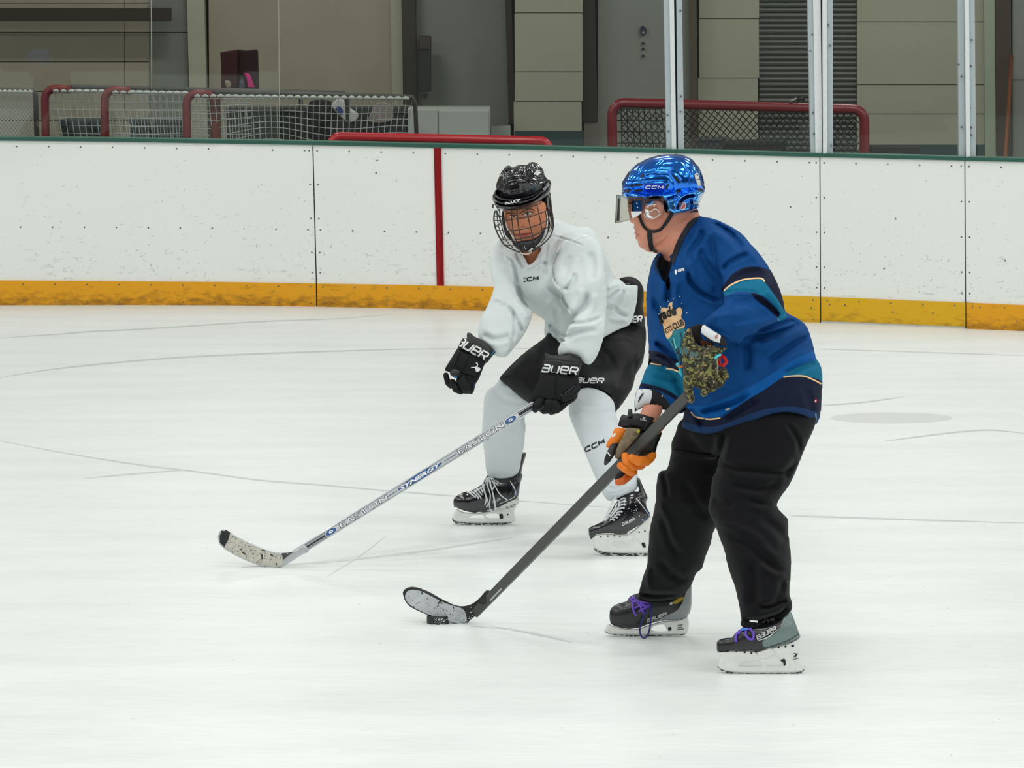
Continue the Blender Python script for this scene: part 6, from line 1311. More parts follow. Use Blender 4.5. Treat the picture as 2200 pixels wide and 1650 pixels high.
def rel_wj(X, Y):
    global FOLD
    FOLD = 2.8; r = crumple(X, Y, .0035, 26, 11, .5) + crumple(X, Y, .0016, 11, 12, .9)
    for a, w, h, k in [((330, 530, 400, 600, 430, 720, 440, 830), 4, .012, 'v'), ((440, 830, 500, 980, 600, 1090), 5, .006, 'v'), ((300, 560, 360, 560, 390, 640), 6, .006, 'r'), ((190, 990, 260, 980, 320, 1040), 6, .007, 'r'),
        ((400, 1080, 410, 1200, 408, 1330, 390, 1450), 4, .014, 'v'), ((330, 1040, 400, 1130, 470, 1260, 520, 1360), 6, .009, 'v'), ((420, 960, 500, 1080, 560, 1200), 7, .008, 'r'), ((80, 1340, 180, 1400, 300, 1390, 390, 1350), 8, .006, 'v'), ((350, 1380, 400, 1480, 350, 1570), 5, .006, 'v'),
        ((900, 430, 830, 560, 806, 680, 830, 800, 900, 890), 4, .008, 's'), ((960, 370, 890, 440, 840, 520), 2.5, .004, 'r'), ((800, 330, 880, 340, 1020, 380, 1140, 430), 2.5, .006, 'v'), ((760, 380, 740, 500, 730, 640, 740, 760), 5, .006, 'v'),
        ((900, 890, 935, 868, 962, 870), 2, .012, 'v'), ((1040, 700, 1030, 780, 990, 840, 930, 900), 7, .011, 'v'), ((910, 920, 920, 1000, 970, 1080, 1030, 1150), 4, .012, 's'), ((1100, 860, 1090, 960, 1020, 1060, 980, 1100), 8, .010, 'r'), ((1180, 900, 1150, 1040, 1060, 1140, 1010, 1200), 7, .012, 'v'), ((1260, 900, 1240, 1060, 1180, 1150, 1090, 1220), 7, .008, 'r'),
        ((1000, 1210, 1080, 1240, 1200, 1220, 1330, 1160), 5, .012, 'v'), ((960, 1300, 1060, 1260, 1200, 1220), 6, .008, 'r'), ((940, 1400, 1040, 1340, 1180, 1310, 1290, 1310), 7, .006, 'v'), ((870, 1370, 900, 1420, 950, 1410), 3, .010, 'v'), ((850, 1380, 900, 1360, 960, 1370), 3, .006, 'v'),
        ((740, 1030, 800, 1010, 880, 1060, 920, 1160), 8, .008, 'r'), ((760, 860, 840, 910, 920, 980), 6, .008, 'v'), ((775, 1230, 820, 1300, 880, 1370), 7, .012, 'v'), ((775, 1330, 800, 1400, 860, 1430), 6, .010, 'v'), ((840, 1080, 860, 1200, 880, 1320), 8, .006, 'v'),
        ((1368, 1000, 1440, 940, 1520, 880), 4, .016, 'v'), ((1380, 1070, 1450, 1010, 1540, 890), 4, .010, 'r'), ((1370, 1110, 1440, 1070, 1500, 1120, 1600, 1170), 5, .010, 'v'), ((1380, 880, 1450, 840, 1530, 830), 5, .006, 'r'), ((1560, 880, 1500, 1000, 1460, 1080), 6, .006, 'v'), ((1400, 1180, 1500, 1200, 1600, 1200), 7, .006, 'r'),
        ((530, 480, 560, 560, 640, 640, 720, 600), 3, .004, 'r'), ((640, 640, 700, 620, 760, 600), 5, .008, 'v'), ((430, 480, 460, 580, 520, 680), 4, .007, 'v'), ((1370, 780, 1368, 960, 1366, 1160, 1340, 1380), 3, .010, 's'),
        ((1200, 480, 1230, 640, 1220, 800), 10, .006, 'v'), ((1000, 520, 960, 640, 960, 760), 10, .005, 'v')]:
        r = r + crease(X, Y, Z3(*a), w, h, k)
    FOLD = 1.0; return r
ctw = ('p', (1090, 560, -.06), (1150, 600, -.05), (1250, 560, .02), (1200, 720, .03), (1320, 620, .14), (1350, 680, .18), (1280, 500, .06))
cwl = ('y', (540, -.08), (640, -.17), (760, -.27)); cwr = ('p', (1240, 540, -.10), (1280, 640, -.20), (1240, 720, -.29), (1250, 790, -.32), (1215, 760, -.31))
solid('jersey', [PO(tor, c=ctw, tk=.95, T=.2, k=.008), PO(hemw, c=.1, R=2, T=.6, k=.002, neg=True, sm=False), PO(slL, c=cwl, tk=1.15, T=.12, k=.005), PO(slR, c=cwr, tk=1.15, T=.12, k=.004), PO(vn, c=-.16, R=3, T=.12, k=.004, neg=True)], WJ, wom, DW, step=2.2, dstep=.005, relief=rel_wj, reg='wj', edge=8)
W_ = ['wj']
SEAM = mat('jersey_seam_white', (232, 236, 236), rough=.7)
for a in [(960, 372, 880, 450, 830, 560, 808, 680, 830, 800, 880, 880), (800, 268, 900, 320, 1000, 380), (1000, 380, 1100, 330, 1180, 320), (1370, 700, 1369, 900, 1367, 1100, 1350, 1300)]: stroke('seam', Z3(*a), 1.8, W_, SEAM, wom, .001)
COLL = mat('white_collar_rib', (204, 208, 210), rough=.7)
stroke('collar', Z3(440, 470, 480, 560, 562, 650, 640, 600, 690, 520, 720, 440), [5, 7, 8, 7, 6, 5], W_, COLL, wom, .002)
g = Geo(); P = Z3(480, 490, 530, 570, 562, 632, 632, 582, 665, 515, 690, 450, 560, 440); g.prism(P, pp(1136, 550, DW - .02).y, .01, sm=False); g.mk('collar_lining', mat('dark_undershirt', (34, 22, 12), rough=.9), wom)
for a in [(592, 520, 610, 560, 622, 590), (560, 540, 575, 590)]:
    g = Geo(); g.tube([pp(x, y, DW - .05) for x, y in Z3(*a)], .002, 6); g.mk('neck_cord', mat('tan_cord', (150, 110, 70), rough=.6), wom, smooth=True)
logo('chest_lettering', 'CCM', (Z3(480, 806)[0], Z3(662, 782)[0], 7.5), 2.6, W_, BKW, wom, .002, .1, clip=lambda x, y: x > 1125.5)
# printing on the shorts
WH2 = mat('white_print', (226, 228, 228), rough=.5)
logo('shorts_lettering', 'BaUeR', ((1220, 821), (1294, 823), 10), 2.6, ['short'], WH2, wom, .002, .4, clip=lambda x, y: x > 1240)
logo('shorts_lettering', 'BaUeR', ((1328, 694), (1378, 691), 12), 3.0, ['short'], WH2, wom, .002, .2, clip=lambda x, y: x > 1355)
text('shorts_lettering', 'OOOO', (ZJ(1842, 222)[0], ZJ(1906, 224)[0], 3), ['short'], WH2, wom, bold=.0, shear=.1, off=.002)

# ---- helmet
BLK2 = mat('gloss_black_helmet', (16, 15, 20), rough=.14, coat=.7, spec=.6); BLK3 = mat('helmet_band_black', (24, 23, 28), rough=.25, coat=.3)
hw = empty('helmet', (0, 0, 0)); hw.parent = wom; P = Z1w
crown = P(390, 590, 388, 460, 420, 370, 450, 300, 490, 250, 520, 215, 560, 214, 600, 236, 650, 214, 720, 204, 780, 205, 810, 175, 850, 165, 900, 180, 950, 220, 985, 270, 1000, 330, 1030, 375, 1055, 410, 1040, 520, 960, 620, 800, 690, 600, 700, 450, 680)
def rel_c(X, Y):
    r = 0
    for a, w, h, k in [((400, 560, 450, 460, 540, 390, 640, 362, 740, 370, 860, 420, 940, 470), 2.4, .010, 'v'), ((490, 330, 600, 310, 700, 345), 2.5, .005, 'v'), ((690, 345, 720, 280, 770, 210), 3.5, .014, 'v'), ((500, 300, 540, 260, 590, 240), 3, .012, 'v'), ((500, 260, 500, 330, 510, 400), 2.5, .005, 'v'),
        ((800, 230, 860, 210, 930, 270, 960, 360), 7, .020, 'r'), ((470, 300, 500, 250, 530, 235), 5, .014, 'r'), ((690, 380, 680, 440, 700, 500, 780, 520), 1.5, .003, 'v'), ((500, 400, 500, 470, 495, 540), 1.5, .004, 'v'), ((640, 420, 780, 430, 900, 490), 6, .006, 'r'),
        ((800, 560, 880, 510, 950, 470), 2, .004, 'v'), ((560, 560, 640, 540, 700, 540), 2, .003, 'v'), ((880, 420, 940, 420, 1000, 400), 2, .006, 'v'), ((960, 280, 1000, 340, 1030, 400), 2, .005, 'v')]:
        r = r + crease(X, Y, Z1w(*a), w, h, k)
    return r
solid('helmet_shell', [PO(crown, c=-.14, tk=1.9, T=.125, k=.004)], BLK2, hw, DW, step=1.3, dstep=.004, relief=rel_c, reg='wh1')
brow = P(340, 620, 345, 590, 365, 550, 386, 510, 400, 580, 480, 620, 600, 635, 720, 620, 860, 580, 960, 510, 1030, 400, 1060, 385, 1086, 430, 1085, 480, 1060, 560, 960, 650, 880, 700, 760, 742, 600, 772, 480, 775, 400, 745, 350, 660)
def rel_b(X, Y):
    r = 0
    for a, w, h, k in [((355, 590, 420, 650, 560, 665, 720, 650, 860, 605, 1000, 500), 1.3, .006, 'v'), ((350, 640, 420, 700, 560, 720, 720, 700, 880, 640, 1000, 540), 1.3, .006, 'v'), ((370, 560, 430, 620, 560, 640, 700, 630), 1.2, .005, 'r'), ((980, 480, 1040, 410, 1075, 400), 1.4, .004, 'v')]:
        r = r + crease(X, Y, Z1w(*a), w, h, k)
    return r
solid('brow_band', [PO(brow, c=('x', (1058, -.17), (1100, -.235), (1140, -.235), (1185, -.14)), R=5, T=('x',) and .045, k=.003)], BLK3, hw, DW, step=1.3, dstep=.004, relief=rel_b, reg='wh2')
side = P(1040, 520, 1075, 560, 1085, 640, 1100, 760, 1118, 900, 1110, 980, 1060, 1060, 1040, 1000, 1045, 900, 1030, 800, 1000, 760, 965, 690, 960, 600)
solid('ear_shell', [PO(side, c=-.12, tk=1.8, T=.06, k=.003)], BLK3, hw, DW, step=1.3, reg='wh3')
for a, w_, m_ in [((1045, 560, 1075, 620, 1090, 760), 2.5, 'grey_ear_liner'), ((1050, 620, 1045, 700, 1060, 760), 4, 'grey_ear_liner'), ((1000, 540, 1010, 640, 1000, 760), 3, 'helmet_clip_dark'), ((1040, 780, 1075, 880, 1085, 960), 2, 'grey_ear_liner')]:
    stroke('ear_pad' if 'liner' in m_ else 'clip', Z1w(*a), w_, ['wh3', 'wh2'], mat(m_, (120, 124, 118) if 'liner' in m_ else (20, 26, 34), rough=.4), hw, .002)
logo('helmet_lettering', 'BaUeR', (P(500, 700)[0], P(695, 666)[0], 5), 1.6, ['wh2'], WH2, hw, .004, .2)
text('helmet_lettering', 'BAUER', (P(1004, 530)[0], P(1072, 448)[0], 6), ['wh2', 'wh3', 'wh1'], mat('grey_print', (190, 192, 194), rough=.5), hw, bold=.02, shear=.2, off=.002)
for a in [(868, 322, 920, 268), (888, 330, 940, 274), (910, 332, 962, 278)]: stroke('helmet_flash', Z1w(*a), 2.6, ['wh1'], WH2, hw, .0015, sm=False)
patch('vent', Z1w(*(830, 470, 905, 455, 915, 480, 850, 520)), ['wh1'], mat('vent_blue_grey', (60, 76, 92), rough=.3), hw, .001, g=2.5)
patch('vent', Z1w(*(515, 235, 540, 218, 570, 225, 560, 250, 530, 262)), ['wh1'], mat('vent_black', (6, 6, 8), rough=.6), hw, .001, g=2.5); patch('vent', Z1w(*(925, 400, 950, 395, 950, 420, 930, 425)), ['wh1'], mat('vent_black', (6, 6, 8), rough=.6), hw, .001, g=2.5)
# black ponytail-side padding and chin cup
solid('chin_cup', [PO(P(575, 1150, 640, 1168, 740, 1160, 850, 1140, 940, 1090, 985, 1000, 1010, 1000, 990, 1100, 930, 1200, 870, 1260, 780, 1300, 690, 1285, 620, 1230), c=-.235, tk=1.1, T=.03, k=.003)], mat('black_chin_cup', (18, 18, 20), rough=.4), hw, DW, step=1.3, reg='wh4')
solid('side_pad', [PO(P(480, 780, 500, 900, 520, 1000, 560, 1060, 600, 1150, 560, 1150, 500, 1080, 470, 960, 455, 860, 465, 790), c=-.2, tk=1.2, T=.03, k=.003)], mat('black_chin_cup', (18, 18, 20), rough=.4), hw, DW, step=1.3, reg='wh5')
for a in [(745, 1225, 752, 1250, 765, 1272), (700, 1160, 720, 1150), (940, 1195, 980, 1165), (880, 1180, 860, 1150)]: stroke('cup_pale_clip', Z1w(*a), 1, ['wh4'], mat('grey_print', (190, 192, 194), rough=.5), hw, .002)  # thin pale grey strokes on the chin cup
# cage
cage = empty('cage', (0, 0, 0)); cage.parent = hw; CG = mat('black_cage_wire', (12, 12, 14), rough=.3, coat=.4); CG2 = mat('pale_cage_edge', (196, 192, 180), rough=.3, metal=.5)
def cgd(x, y):
    u = (x - 1124) / 66; v = (y - 478) / 78; return DW - .16 - .115 * math.sqrt(max(0, 1 - min(1, u * u * .92 + v * v * .5)))
def wire(name, pts, r=.0019, m=CG, off=0):
    L = spl(Z1w(*pts), 5, False); g = Geo(); g.tube([pp(x, y, cgd(x, y) - off) for x, y in L], r, 6); g.mk(name, m, cage, smooth=True)
for a in [(583, 765, 588, 900, 605, 1040, 650, 1180, 700, 1290), (655, 765, 660, 900, 680, 1040, 712, 1180, 740, 1300), (780, 745, 795, 870, 825, 1000, 855, 1130, 880, 1220, 850, 1310), (905, 700, 930, 820, 955, 950, 975, 1060),
          (395, 780, 405, 900, 430, 1020, 480, 1140), (430, 760, 440, 880, 470, 1020, 510, 1150, 600, 1250), (385, 800, 420, 850, 440, 920, 410, 980, 380, 960), (1010, 780, 1028, 900, 1010, 1020)]: wire('cage_bar', a)
for a in [(480, 775, 640, 768, 780, 746, 910, 706, 960, 680), (370, 905, 500, 905, 660, 884, 800, 862, 930, 820, 1020, 790), (385, 1030, 500, 1035, 600, 1034, 690, 1022, 830, 992, 960, 945, 1050, 890), (440, 1145, 560, 1152, 660, 1142, 800, 1112, 900, 1080, 990, 1030, 1080, 960), (500, 1215, 600, 1225, 700, 1222), (370, 850, 430, 860, 470, 850), (400, 960, 440, 965, 470, 955)]: wire('cage_bar', a)
wire('cage_rim', (350, 700, 340, 730, 352, 745, 350, 720, 375, 700, 410, 760, 440, 800), .0022); wire('cage_rim', (372, 790, 362, 850, 362, 920, 382, 1010, 420, 1100, 460, 1170, 500, 1220, 590, 1270, 690, 1310), .003); wire('cage_rim', (372, 790, 395, 785, 420, 840, 440, 850), .0022)
wire('cage_rim', (690, 1312, 740, 1330, 800, 1328, 840, 1300), .0028, CG2, .002); wire('cage_rim', (840, 1302, 900, 1268, 960, 1220, 1020, 1170, 1070, 1110, 1100, 1040, 1112, 960, 1100, 840, 1085, 720, 1070, 620), .0028)
wire('cage_rim', (890, 1240, 960, 1190, 1020, 1120, 1060, 1040, 1080, 960, 1060, 860), .0022, CG2); wire('cage_rim', (800, 1300, 880, 1262, 940, 1210, 1000, 1140, 1040, 1060, 1050, 960), .0022)
wire('cage_clip', (805, 1300, 825, 1280, 850, 1255), .004, CG2, .003); wire('strap_clip', (560, 1170, 570, 1210), .003, CG2, .004)

# ---- gloves
GB = mat('black_glove_fabric', (12, 12, 15), rough=.7, spec=.3, bump=.35, bscale=160, var=.12, vscale=60); GB2 = mat('glove_cuff_black', (12, 12, 15), rough=.5); GBL = mat('glove_blue_trim', (20, 110, 160), rough=.5); P = ZL
gA = empty('glove', (0, 0, 0)); gA.parent = wom; gA['label'] = 'empty left-hand glove hanging open'; cA = -.30
def rel_ga(X, Y):
    r = 0
    for a, w, h, k in [((320, 180, 430, 250, 560, 350, 690, 440), 1.6, .005, 'v'), ((270, 310, 400, 360, 520, 430, 620, 490), 1.8, .006, 'v'), ((310, 340, 270, 440, 220, 560), 1.6, .006, 'v'), ((430, 380, 380, 500, 330, 620), 1.6, .006, 'v'),
        ((100, 590, 160, 610, 220, 590, 300, 620, 420, 660, 520, 690), 1.6, .006, 'v'), ((250, 680, 245, 760, 260, 850), 1.5, .005, 'v'), ((350, 640, 450, 660, 480, 700), 1.6, .004, 'v')]:
        r = r + crease(X, Y, ZL(*a), w, h, k)
    return r
solid('glove_body', [PO(P(270, 300, 240, 330, 180, 430, 130, 510, 92, 580, 130, 600, 180, 620, 260, 680, 260, 800, 300, 880, 380, 892, 460, 885, 480, 840, 500, 760, 540, 700, 580, 600, 610, 520, 640, 480, 640, 450, 500, 380, 380, 330), c=cA, tk=1.0, T=.045, k=.004)], GB, gA, DW, step=1.3, relief=rel_ga, reg='ga')
solid('cuff', [PO(P(385, 100, 410, 88, 450, 105, 480, 140, 560, 170, 640, 230, 700, 290, 745, 335, 760, 350, 700, 420, 645, 490, 600, 470, 480, 400, 360, 340, 260, 312, 290, 240, 330, 165, 360, 165, 385, 165), c=cA + .0, tk=1.1, T=.05, k=.004)], GB2, gA, DW, step=1.3, relief=rel_ga, reg='gac')
for q in [[(958, 806, cA - .01, 6), (962, 822, cA - .01, 6.5), (968, 830, cA, 5)], [(972, 822, cA - .025, 8), (980, 836, cA - .03, 8), (990, 842, cA - .02, 6)], [(992, 818, cA - .03, 12), (1000, 832, cA - .035, 11), (1006, 840, cA - .02, 6)], [(1006, 822, cA - .02, 9), (1012, 836, cA - .02, 7), (1012, 842, cA - .01, 5)]]:
    solid('finger', [LB(q)], GB, gA, DW, step=1.3, reg='gx')
solid('thumb', [LB([(975, 800, cA - .02, 9), (980, 803, cA - .045, 9.5)])], GB2, gA, DW, step=1.3, reg='gxt')
stroke('thumb_ring', P(185, 620, 210, 590, 260, 590, 296, 620, 290, 660), 1.2, ['gxt', 'ga'], mat('grey_glove_trim', (70, 84, 92), rough=.5), gA, .002)
patch('blue_tab', P(215, 665, 270, 668, 260, 690, 262, 706, 230, 706), ['ga', 'gx', 'gxt'], GBL, gA, .002, g=2.5); patch('blue_tab', P(485, 770, 520, 765, 525, 785, 490, 808, 475, 800), ['ga', 'gx'], mat('glove_blue_tab', (20, 70, 180), rough=.5), gA, .001, g=2.5)
stroke('blue_trim', P(705, 385, 740, 335), 2.5, ['gac'], GBL, gA, .002, sm=False)
logo('glove_lettering', 'BaUeR', (P(130, 165)[0], P(605, 445)[0], 17), 3.6, ['gac', 'ga'], WH2, gA, .002, .25, clip=lambda x, y: x > 988)
for a in [(505, 492, 520, 490, 525, 520, 500, 550, 515, 600, 555, 580, 555, 560, 520, 545, 440, 548)]: stroke('glove_emblem', P(*a), 2, ['ga'], WH2, gA, .002)
gB = empty('glove', (0, 0, 0)); gB.parent = wom; gB['label'] = 'right-hand glove gripping the silver stick'; cB = -.345
def rel_gb(X, Y):
    r = 0
    for a, w, h, k in [((1400, 455, 1520, 440, 1680, 470, 1880, 485), 1.5, .004, 'v'), ((1360, 630, 1500, 640, 1680, 670, 1820, 680), 1.8, .006, 'v'), ((1560, 660, 1550, 800, 1555, 960), 1.8, .006, 'v'), ((1310, 930, 1420, 970, 1560, 990, 1700, 990, 1840, 900), 2, .007, 'v'),
        ((1600, 870, 1640, 910, 1740, 830, 1820, 770), 1.8, .006, 'v'), ((1590, 1010, 1580, 1080, 1560, 1140), 1.6, .006, 'v'), ((1390, 1000, 1400, 1080, 1420, 1150), 1.6, .005, 'v')]:
        r = r + crease(X, Y, ZL(*a), w, h, k)
    return r
solid('glove_body', [PO(P(1360, 610, 1340, 700, 1300, 780, 1250, 880, 1215, 985, 1240, 1010, 1330, 1000, 1440, 1030, 1600, 1020, 1700, 1040, 1800, 985, 1840, 920, 1840, 860, 1860, 800, 1850, 700, 1840, 660, 1700, 640, 1500, 610), c=cB, tk=1.0, T=.045, k=.004)], GB, gB, DW, step=1.3, relief=rel_gb, reg='gb')
solid('cuff', [PO(P(1405, 370, 1430, 352, 1480, 380, 1600, 392, 1740, 380, 1820, 400, 1890, 450, 1890, 520, 1850, 640, 1840, 660, 1700, 650, 1500, 625, 1356, 625, 1370, 540, 1390, 460, 1420, 440), c=cB + .0, tk=1.1, T=.05, k=.004)], GB2, gB, DW, step=1.3, relief=rel_gb, reg='gbc')
for q in [[(1162, 862, cB - .02, 10), (1152, 872, cB - .035, 9), (1150, 880, cB - .02, 7)], [(1180, 868, cB - .03, 12), (1178, 880, cB - .03, 9), (1168, 884, cB - .01, 6)], [(1192, 870, cB - .03, 12), (1190, 881, cB - .03, 9), (1184, 886, cB, 6)], [(1215, 862, cB, 10), (1204, 874, cB - .01, 9), (1196, 882, cB, 7)]]:
    solid('finger', [LB(q)], GB, gB, DW, step=1.3, reg='gy')
solid('thumb', [LB([(1240, 834, cB - .02, 8), (1228, 848, cB - .03, 9), (1212, 856, cB - .035, 8)])], GB, gB, DW, step=1.3, reg='gyt')
logo('glove_lettering', 'BaUeR', ((1143, 796), (1238, 805), 15), 3.6, ['gbc'], WH2, gB, .002, .2, clip=lambda x, y: x > 1163.5)
stroke('grey_trim', P(1615, 890, 1640, 912, 1720, 850, 1800, 780), 1.3, ['gb', 'gyt'], mat('grey_glove_trim', (90, 94, 100), rough=.5), gB, .002)
stroke('grey_trim', P(1305, 690, 1270, 780, 1240, 900), 1, ['gb'], mat('grey_glove_trim', (90, 94, 100), rough=.5), gB, .001)

# ---- skates
BT2 = mat('gloss_black_boot', (18, 17, 22), rough=.16, coat=.7, spec=.6); LCW = mat('white_lace', (208, 212, 214), rough=.7); K = ZK
w1 = skate(wom, 'skate with trailing white laces, lifted heel guard', DW, 'w1', K(330, 480, 400, 440, 450, 400, 480, 340, 520, 320, 700, 340, 830, 320, 818, 400, 800, 520, 790, 600, 740, 620, 690, 640, 600, 660, 500, 680, 400, 688, 300, 684, 200, 650, 160, 620),
    K(155, 610, 156, 570, 180, 535, 240, 500, 310, 485, 360, 520, 380, 560, 400, 686, 300, 684, 210, 655, 165, 630), K(190, 660, 260, 690, 400, 694, 520, 672, 600, 655, 700, 640, 790, 600, 800, 545, 806, 590, 770, 640, 755, 700, 768, 760, 740, 790, 500, 798, 300, 795, 180, 780, 148, 745, 160, 700),
    [K(302, 748, 302, 748, 340, 722, 440, 718, 468, 750, 468, 750), K(500, 748, 500, 748, 470, 716, 560, 700, 600, 715, 612, 748, 612, 748)],
    K(146, 745, 150, 775, 190, 805, 300, 815, 500, 818, 640, 812, 730, 796, 766, 752, 750, 745, 720, 765, 500, 785, 300, 780, 190, 765, 160, 740), cL, guard=[(1112, 1025, cL, 7), (1118, 1000, cL, 5.5), (1126, 976, cL, 5)], mats=(BT2, BT2, HOLD, SNOW), Tb=.045)
stroke('tendon_stripe', K(815, 330, 840, 230, 875, 120), 3, ['btw1'], mat('grey_felt', (84, 92, 92), rough=.7), w1, .001)
patch('outsole', K(800, 520, 770, 560, 700, 590, 600, 640, 480, 672, 600, 668, 700, 650, 780, 615, 800, 580), ['btw1', 'how1'], HOLD, w1, .002, g=3)
stroke('silver_piping', K(715, 385, 750, 440, 772, 490, 765, 530, 720, 560, 600, 610), [1.5, 3, 2.5, 2, 1.5, 1], ['btw1'], SIL, w1, .002); stroke('blue_piping', K(760, 450, 778, 500, 765, 535), 1, ['btw1'], mat('blue_piping', (70, 110, 190), rough=.4), w1, .0026)
text('boot_lettering', 'BAUER', (K(545, 600)[0], K(625, 566)[0], 5), ['btw1'], SIL, w1, bold=.02, shear=.3, off=.002)
laces(w1, [K(300, 490, 380, 545), K(330, 480, 400, 540, 400, 560), K(360, 470, 420, 535, 430, 560), K(390, 460, 440, 520), K(420, 440, 450, 500), K(310, 500, 370, 490, 430, 450, 470, 420), K(570, 375, 605, 402), K(560, 395, 600, 428), K(470, 400, 490, 360, 510, 345)], .0028, LCW, ['btw1', 'tcw1', 'skl'], DW, .003)
gd = DW + cL - .06
g = Geo()
for a in [(480, 350, 450, 400, 470, 500, 500, 600, 480, 640), (500, 345, 490, 420, 520, 520, 510, 620, 530, 680, 560, 700, 570, 650, 560, 560, 530, 450, 500, 360), (530, 360, 570, 440, 620, 520, 690, 570), (510, 360, 540, 480, 560, 600, 575, 690), (470, 360, 440, 420, 460, 480, 480, 560, 465, 620), (490, 350, 550, 360, 560, 420, 540, 470)]:
    g.tube([pp(x, y, gd) for x, y in spl(K(*a), 5, False)], .0024, 6)
g.mk('trailing_lace', LCW, w1, smooth=True)
patch('holder_clip', K(610, 710, 640, 708, 645, 750, 615, 752), ['how1'], BK, w1, .001, g=3); patch('holder_dot', K(686, 706, 698, 706, 698, 720, 686, 720), ['how1'], BK, w1, .001, g=2); patch('holder_dot', K(718, 628, 738, 624, 736, 636, 720, 638), ['how1', 'btw1'], BK, w1, .003, g=2)
w2 = skate(wom, 'skate partly hidden by the other player', DW, 'w2', K(1640, 770, 1700, 690, 1740, 620, 1800, 540, 1840, 500, 1900, 486, 1980, 490, 2040, 520, 2060, 640, 2096, 715, 2050, 770, 1980, 820, 1900, 870, 1860, 900, 1800, 905, 1700, 895, 1580, 900, 1520, 950, 1500, 940, 1490, 900, 1500, 850),
    K(1487, 870, 1490, 845, 1540, 820, 1620, 785, 1680, 775, 1760, 820, 1860, 860, 1865, 890, 1800, 905, 1700, 895, 1580, 902, 1530, 930, 1522, 962, 1500, 945, 1490, 910), K(1530, 950, 1560, 915, 1640, 902, 1800, 905, 1870, 905, 1950, 850, 2096, 722, 2110, 760, 2100, 900, 2110, 1000, 2100, 1080, 1960, 1095, 1700, 1090, 1600, 1075, 1545, 1040, 1545, 990),
    [K(1720, 1010, 1720, 1010, 1745, 980, 1830, 985, 1880, 1048, 1880, 1048, 1760, 1040), K(1850, 985, 1850, 985, 1940, 960, 1990, 980, 2020, 1040, 2020, 1040, 1900, 1042), K(1800, 950, 1860, 925, 1940, 920, 1900, 955)],
    K(1538, 1040, 1545, 1065, 1600, 1100, 1700, 1116, 1900, 1122, 2080, 1118, 2110, 1100, 2110, 1075, 2000, 1086, 1800, 1086, 1680, 1078, 1600, 1060), cR, guard=[(1384, 1070, cR, 8), (1378, 1050, cR, 5.5), (1371, 1030, cR, 4)], mats=(BT2, BT2, HOLD, SNOW), Tb=.048)
stroke('outsole', K(1870, 885, 1950, 840, 2030, 780, 2092, 722), [1.5, 3, 4, 3], ['btw2'], SIL, w2, .002); stroke('silver_piping', K(1955, 550, 2020, 630, 2072, 700, 2085, 722), 1.8, ['btw2'], SIL, w2, .002); stroke('blue_piping', K(2040, 650, 2080, 720, 2000, 780), 1, ['btw2'], mat('blue_piping', (70, 110, 190), rough=.4), w2, .003)
logo('boot_lettering', 'BaUeR', (K(1820, 822)[0], K(1940, 770)[0], 5), 1.4, ['btw2'], SIL, w2)
laces(w2, [K(1790, 575, 1830, 550, 1845, 560), K(1785, 600, 1840, 580, 1855, 590), K(1780, 630, 1830, 610, 1850, 620), K(1770, 665, 1820, 645, 1840, 655), K(1760, 700, 1800, 680, 1820, 690), K(1740, 725, 1780, 710, 1800, 720), K(1720, 745, 1750, 735, 1775, 745), K(1700, 760, 1720, 760, 1745, 770)], .0035, LCW, ['btw2', 'tcw2', 'skr'], DW, .003)
g = Geo()
for a in [(1740, 560, 1700, 640, 1670, 700, 1640, 770, 1690, 730, 1740, 660, 1770, 600), (1760, 540, 1720, 580, 1700, 660, 1660, 740), (1750, 560, 1790, 590, 1770, 660, 1700, 740), (1730, 600, 1760, 650, 1720, 720)]:
    g.tube([pp(x, y, DW + cR - .062) for x, y in spl(K(*a), 5, False)], .0024, 6)
g.mk('trailing_lace', LCW, w2, smooth=True)
g = Geo()
for x, y in K(1608, 932, 1676, 924, 1742, 920, 1796, 926, 1985, 885, 2042, 875):
    h = hit(x, y, ['how2'])
    if h: g.tube([h[0] - h[1] * .001, h[0] + h[1] * .002], .003, 8)
g.mk('holder_rivet', BK, w2, kind='stuff')
patch('holder_clip', K(2008, 995, 2040, 990, 2050, 1035, 2025, 1035), ['how2'], BK, w2, .001, g=3)
g = Geo(); random.seed(9)
for k in range(26):
    x, y = K(random.gauss(1930, 90), random.gauss(680, 90))[0]; h = hit(x, y, ['btw2'])
    if h: c = h[0] - h[1] * .001; g.tube([c, c + h[1] * .001], random.uniform(.0008, .0018), 6)
g.mk('snow_speck', mat('snow_white', (240, 244, 244), rough=.8), w2, kind='stuff')

# ---- her stick
sw = empty('hockey_stick', ground(600, 1217), 'silver hockey stick with blue ovals and a white-taped, black-tipped blade', 'stick')
CHR = mat('silver_shaft', (186, 190, 194), rough=.28, metal=.35, coat=.3); ZC = crop(440, 1060, 5.238); ZD = crop(680, 850, 4.583)
a0 = (1168, 858, DW - .335); b0 = (634, 1190, gD(1218) - .01)
so = shaft('shaft', a0, b0, .030, .02, CHR, sw, n=28, turn=.15, tap=.5); bvh_of(so, 'shw')
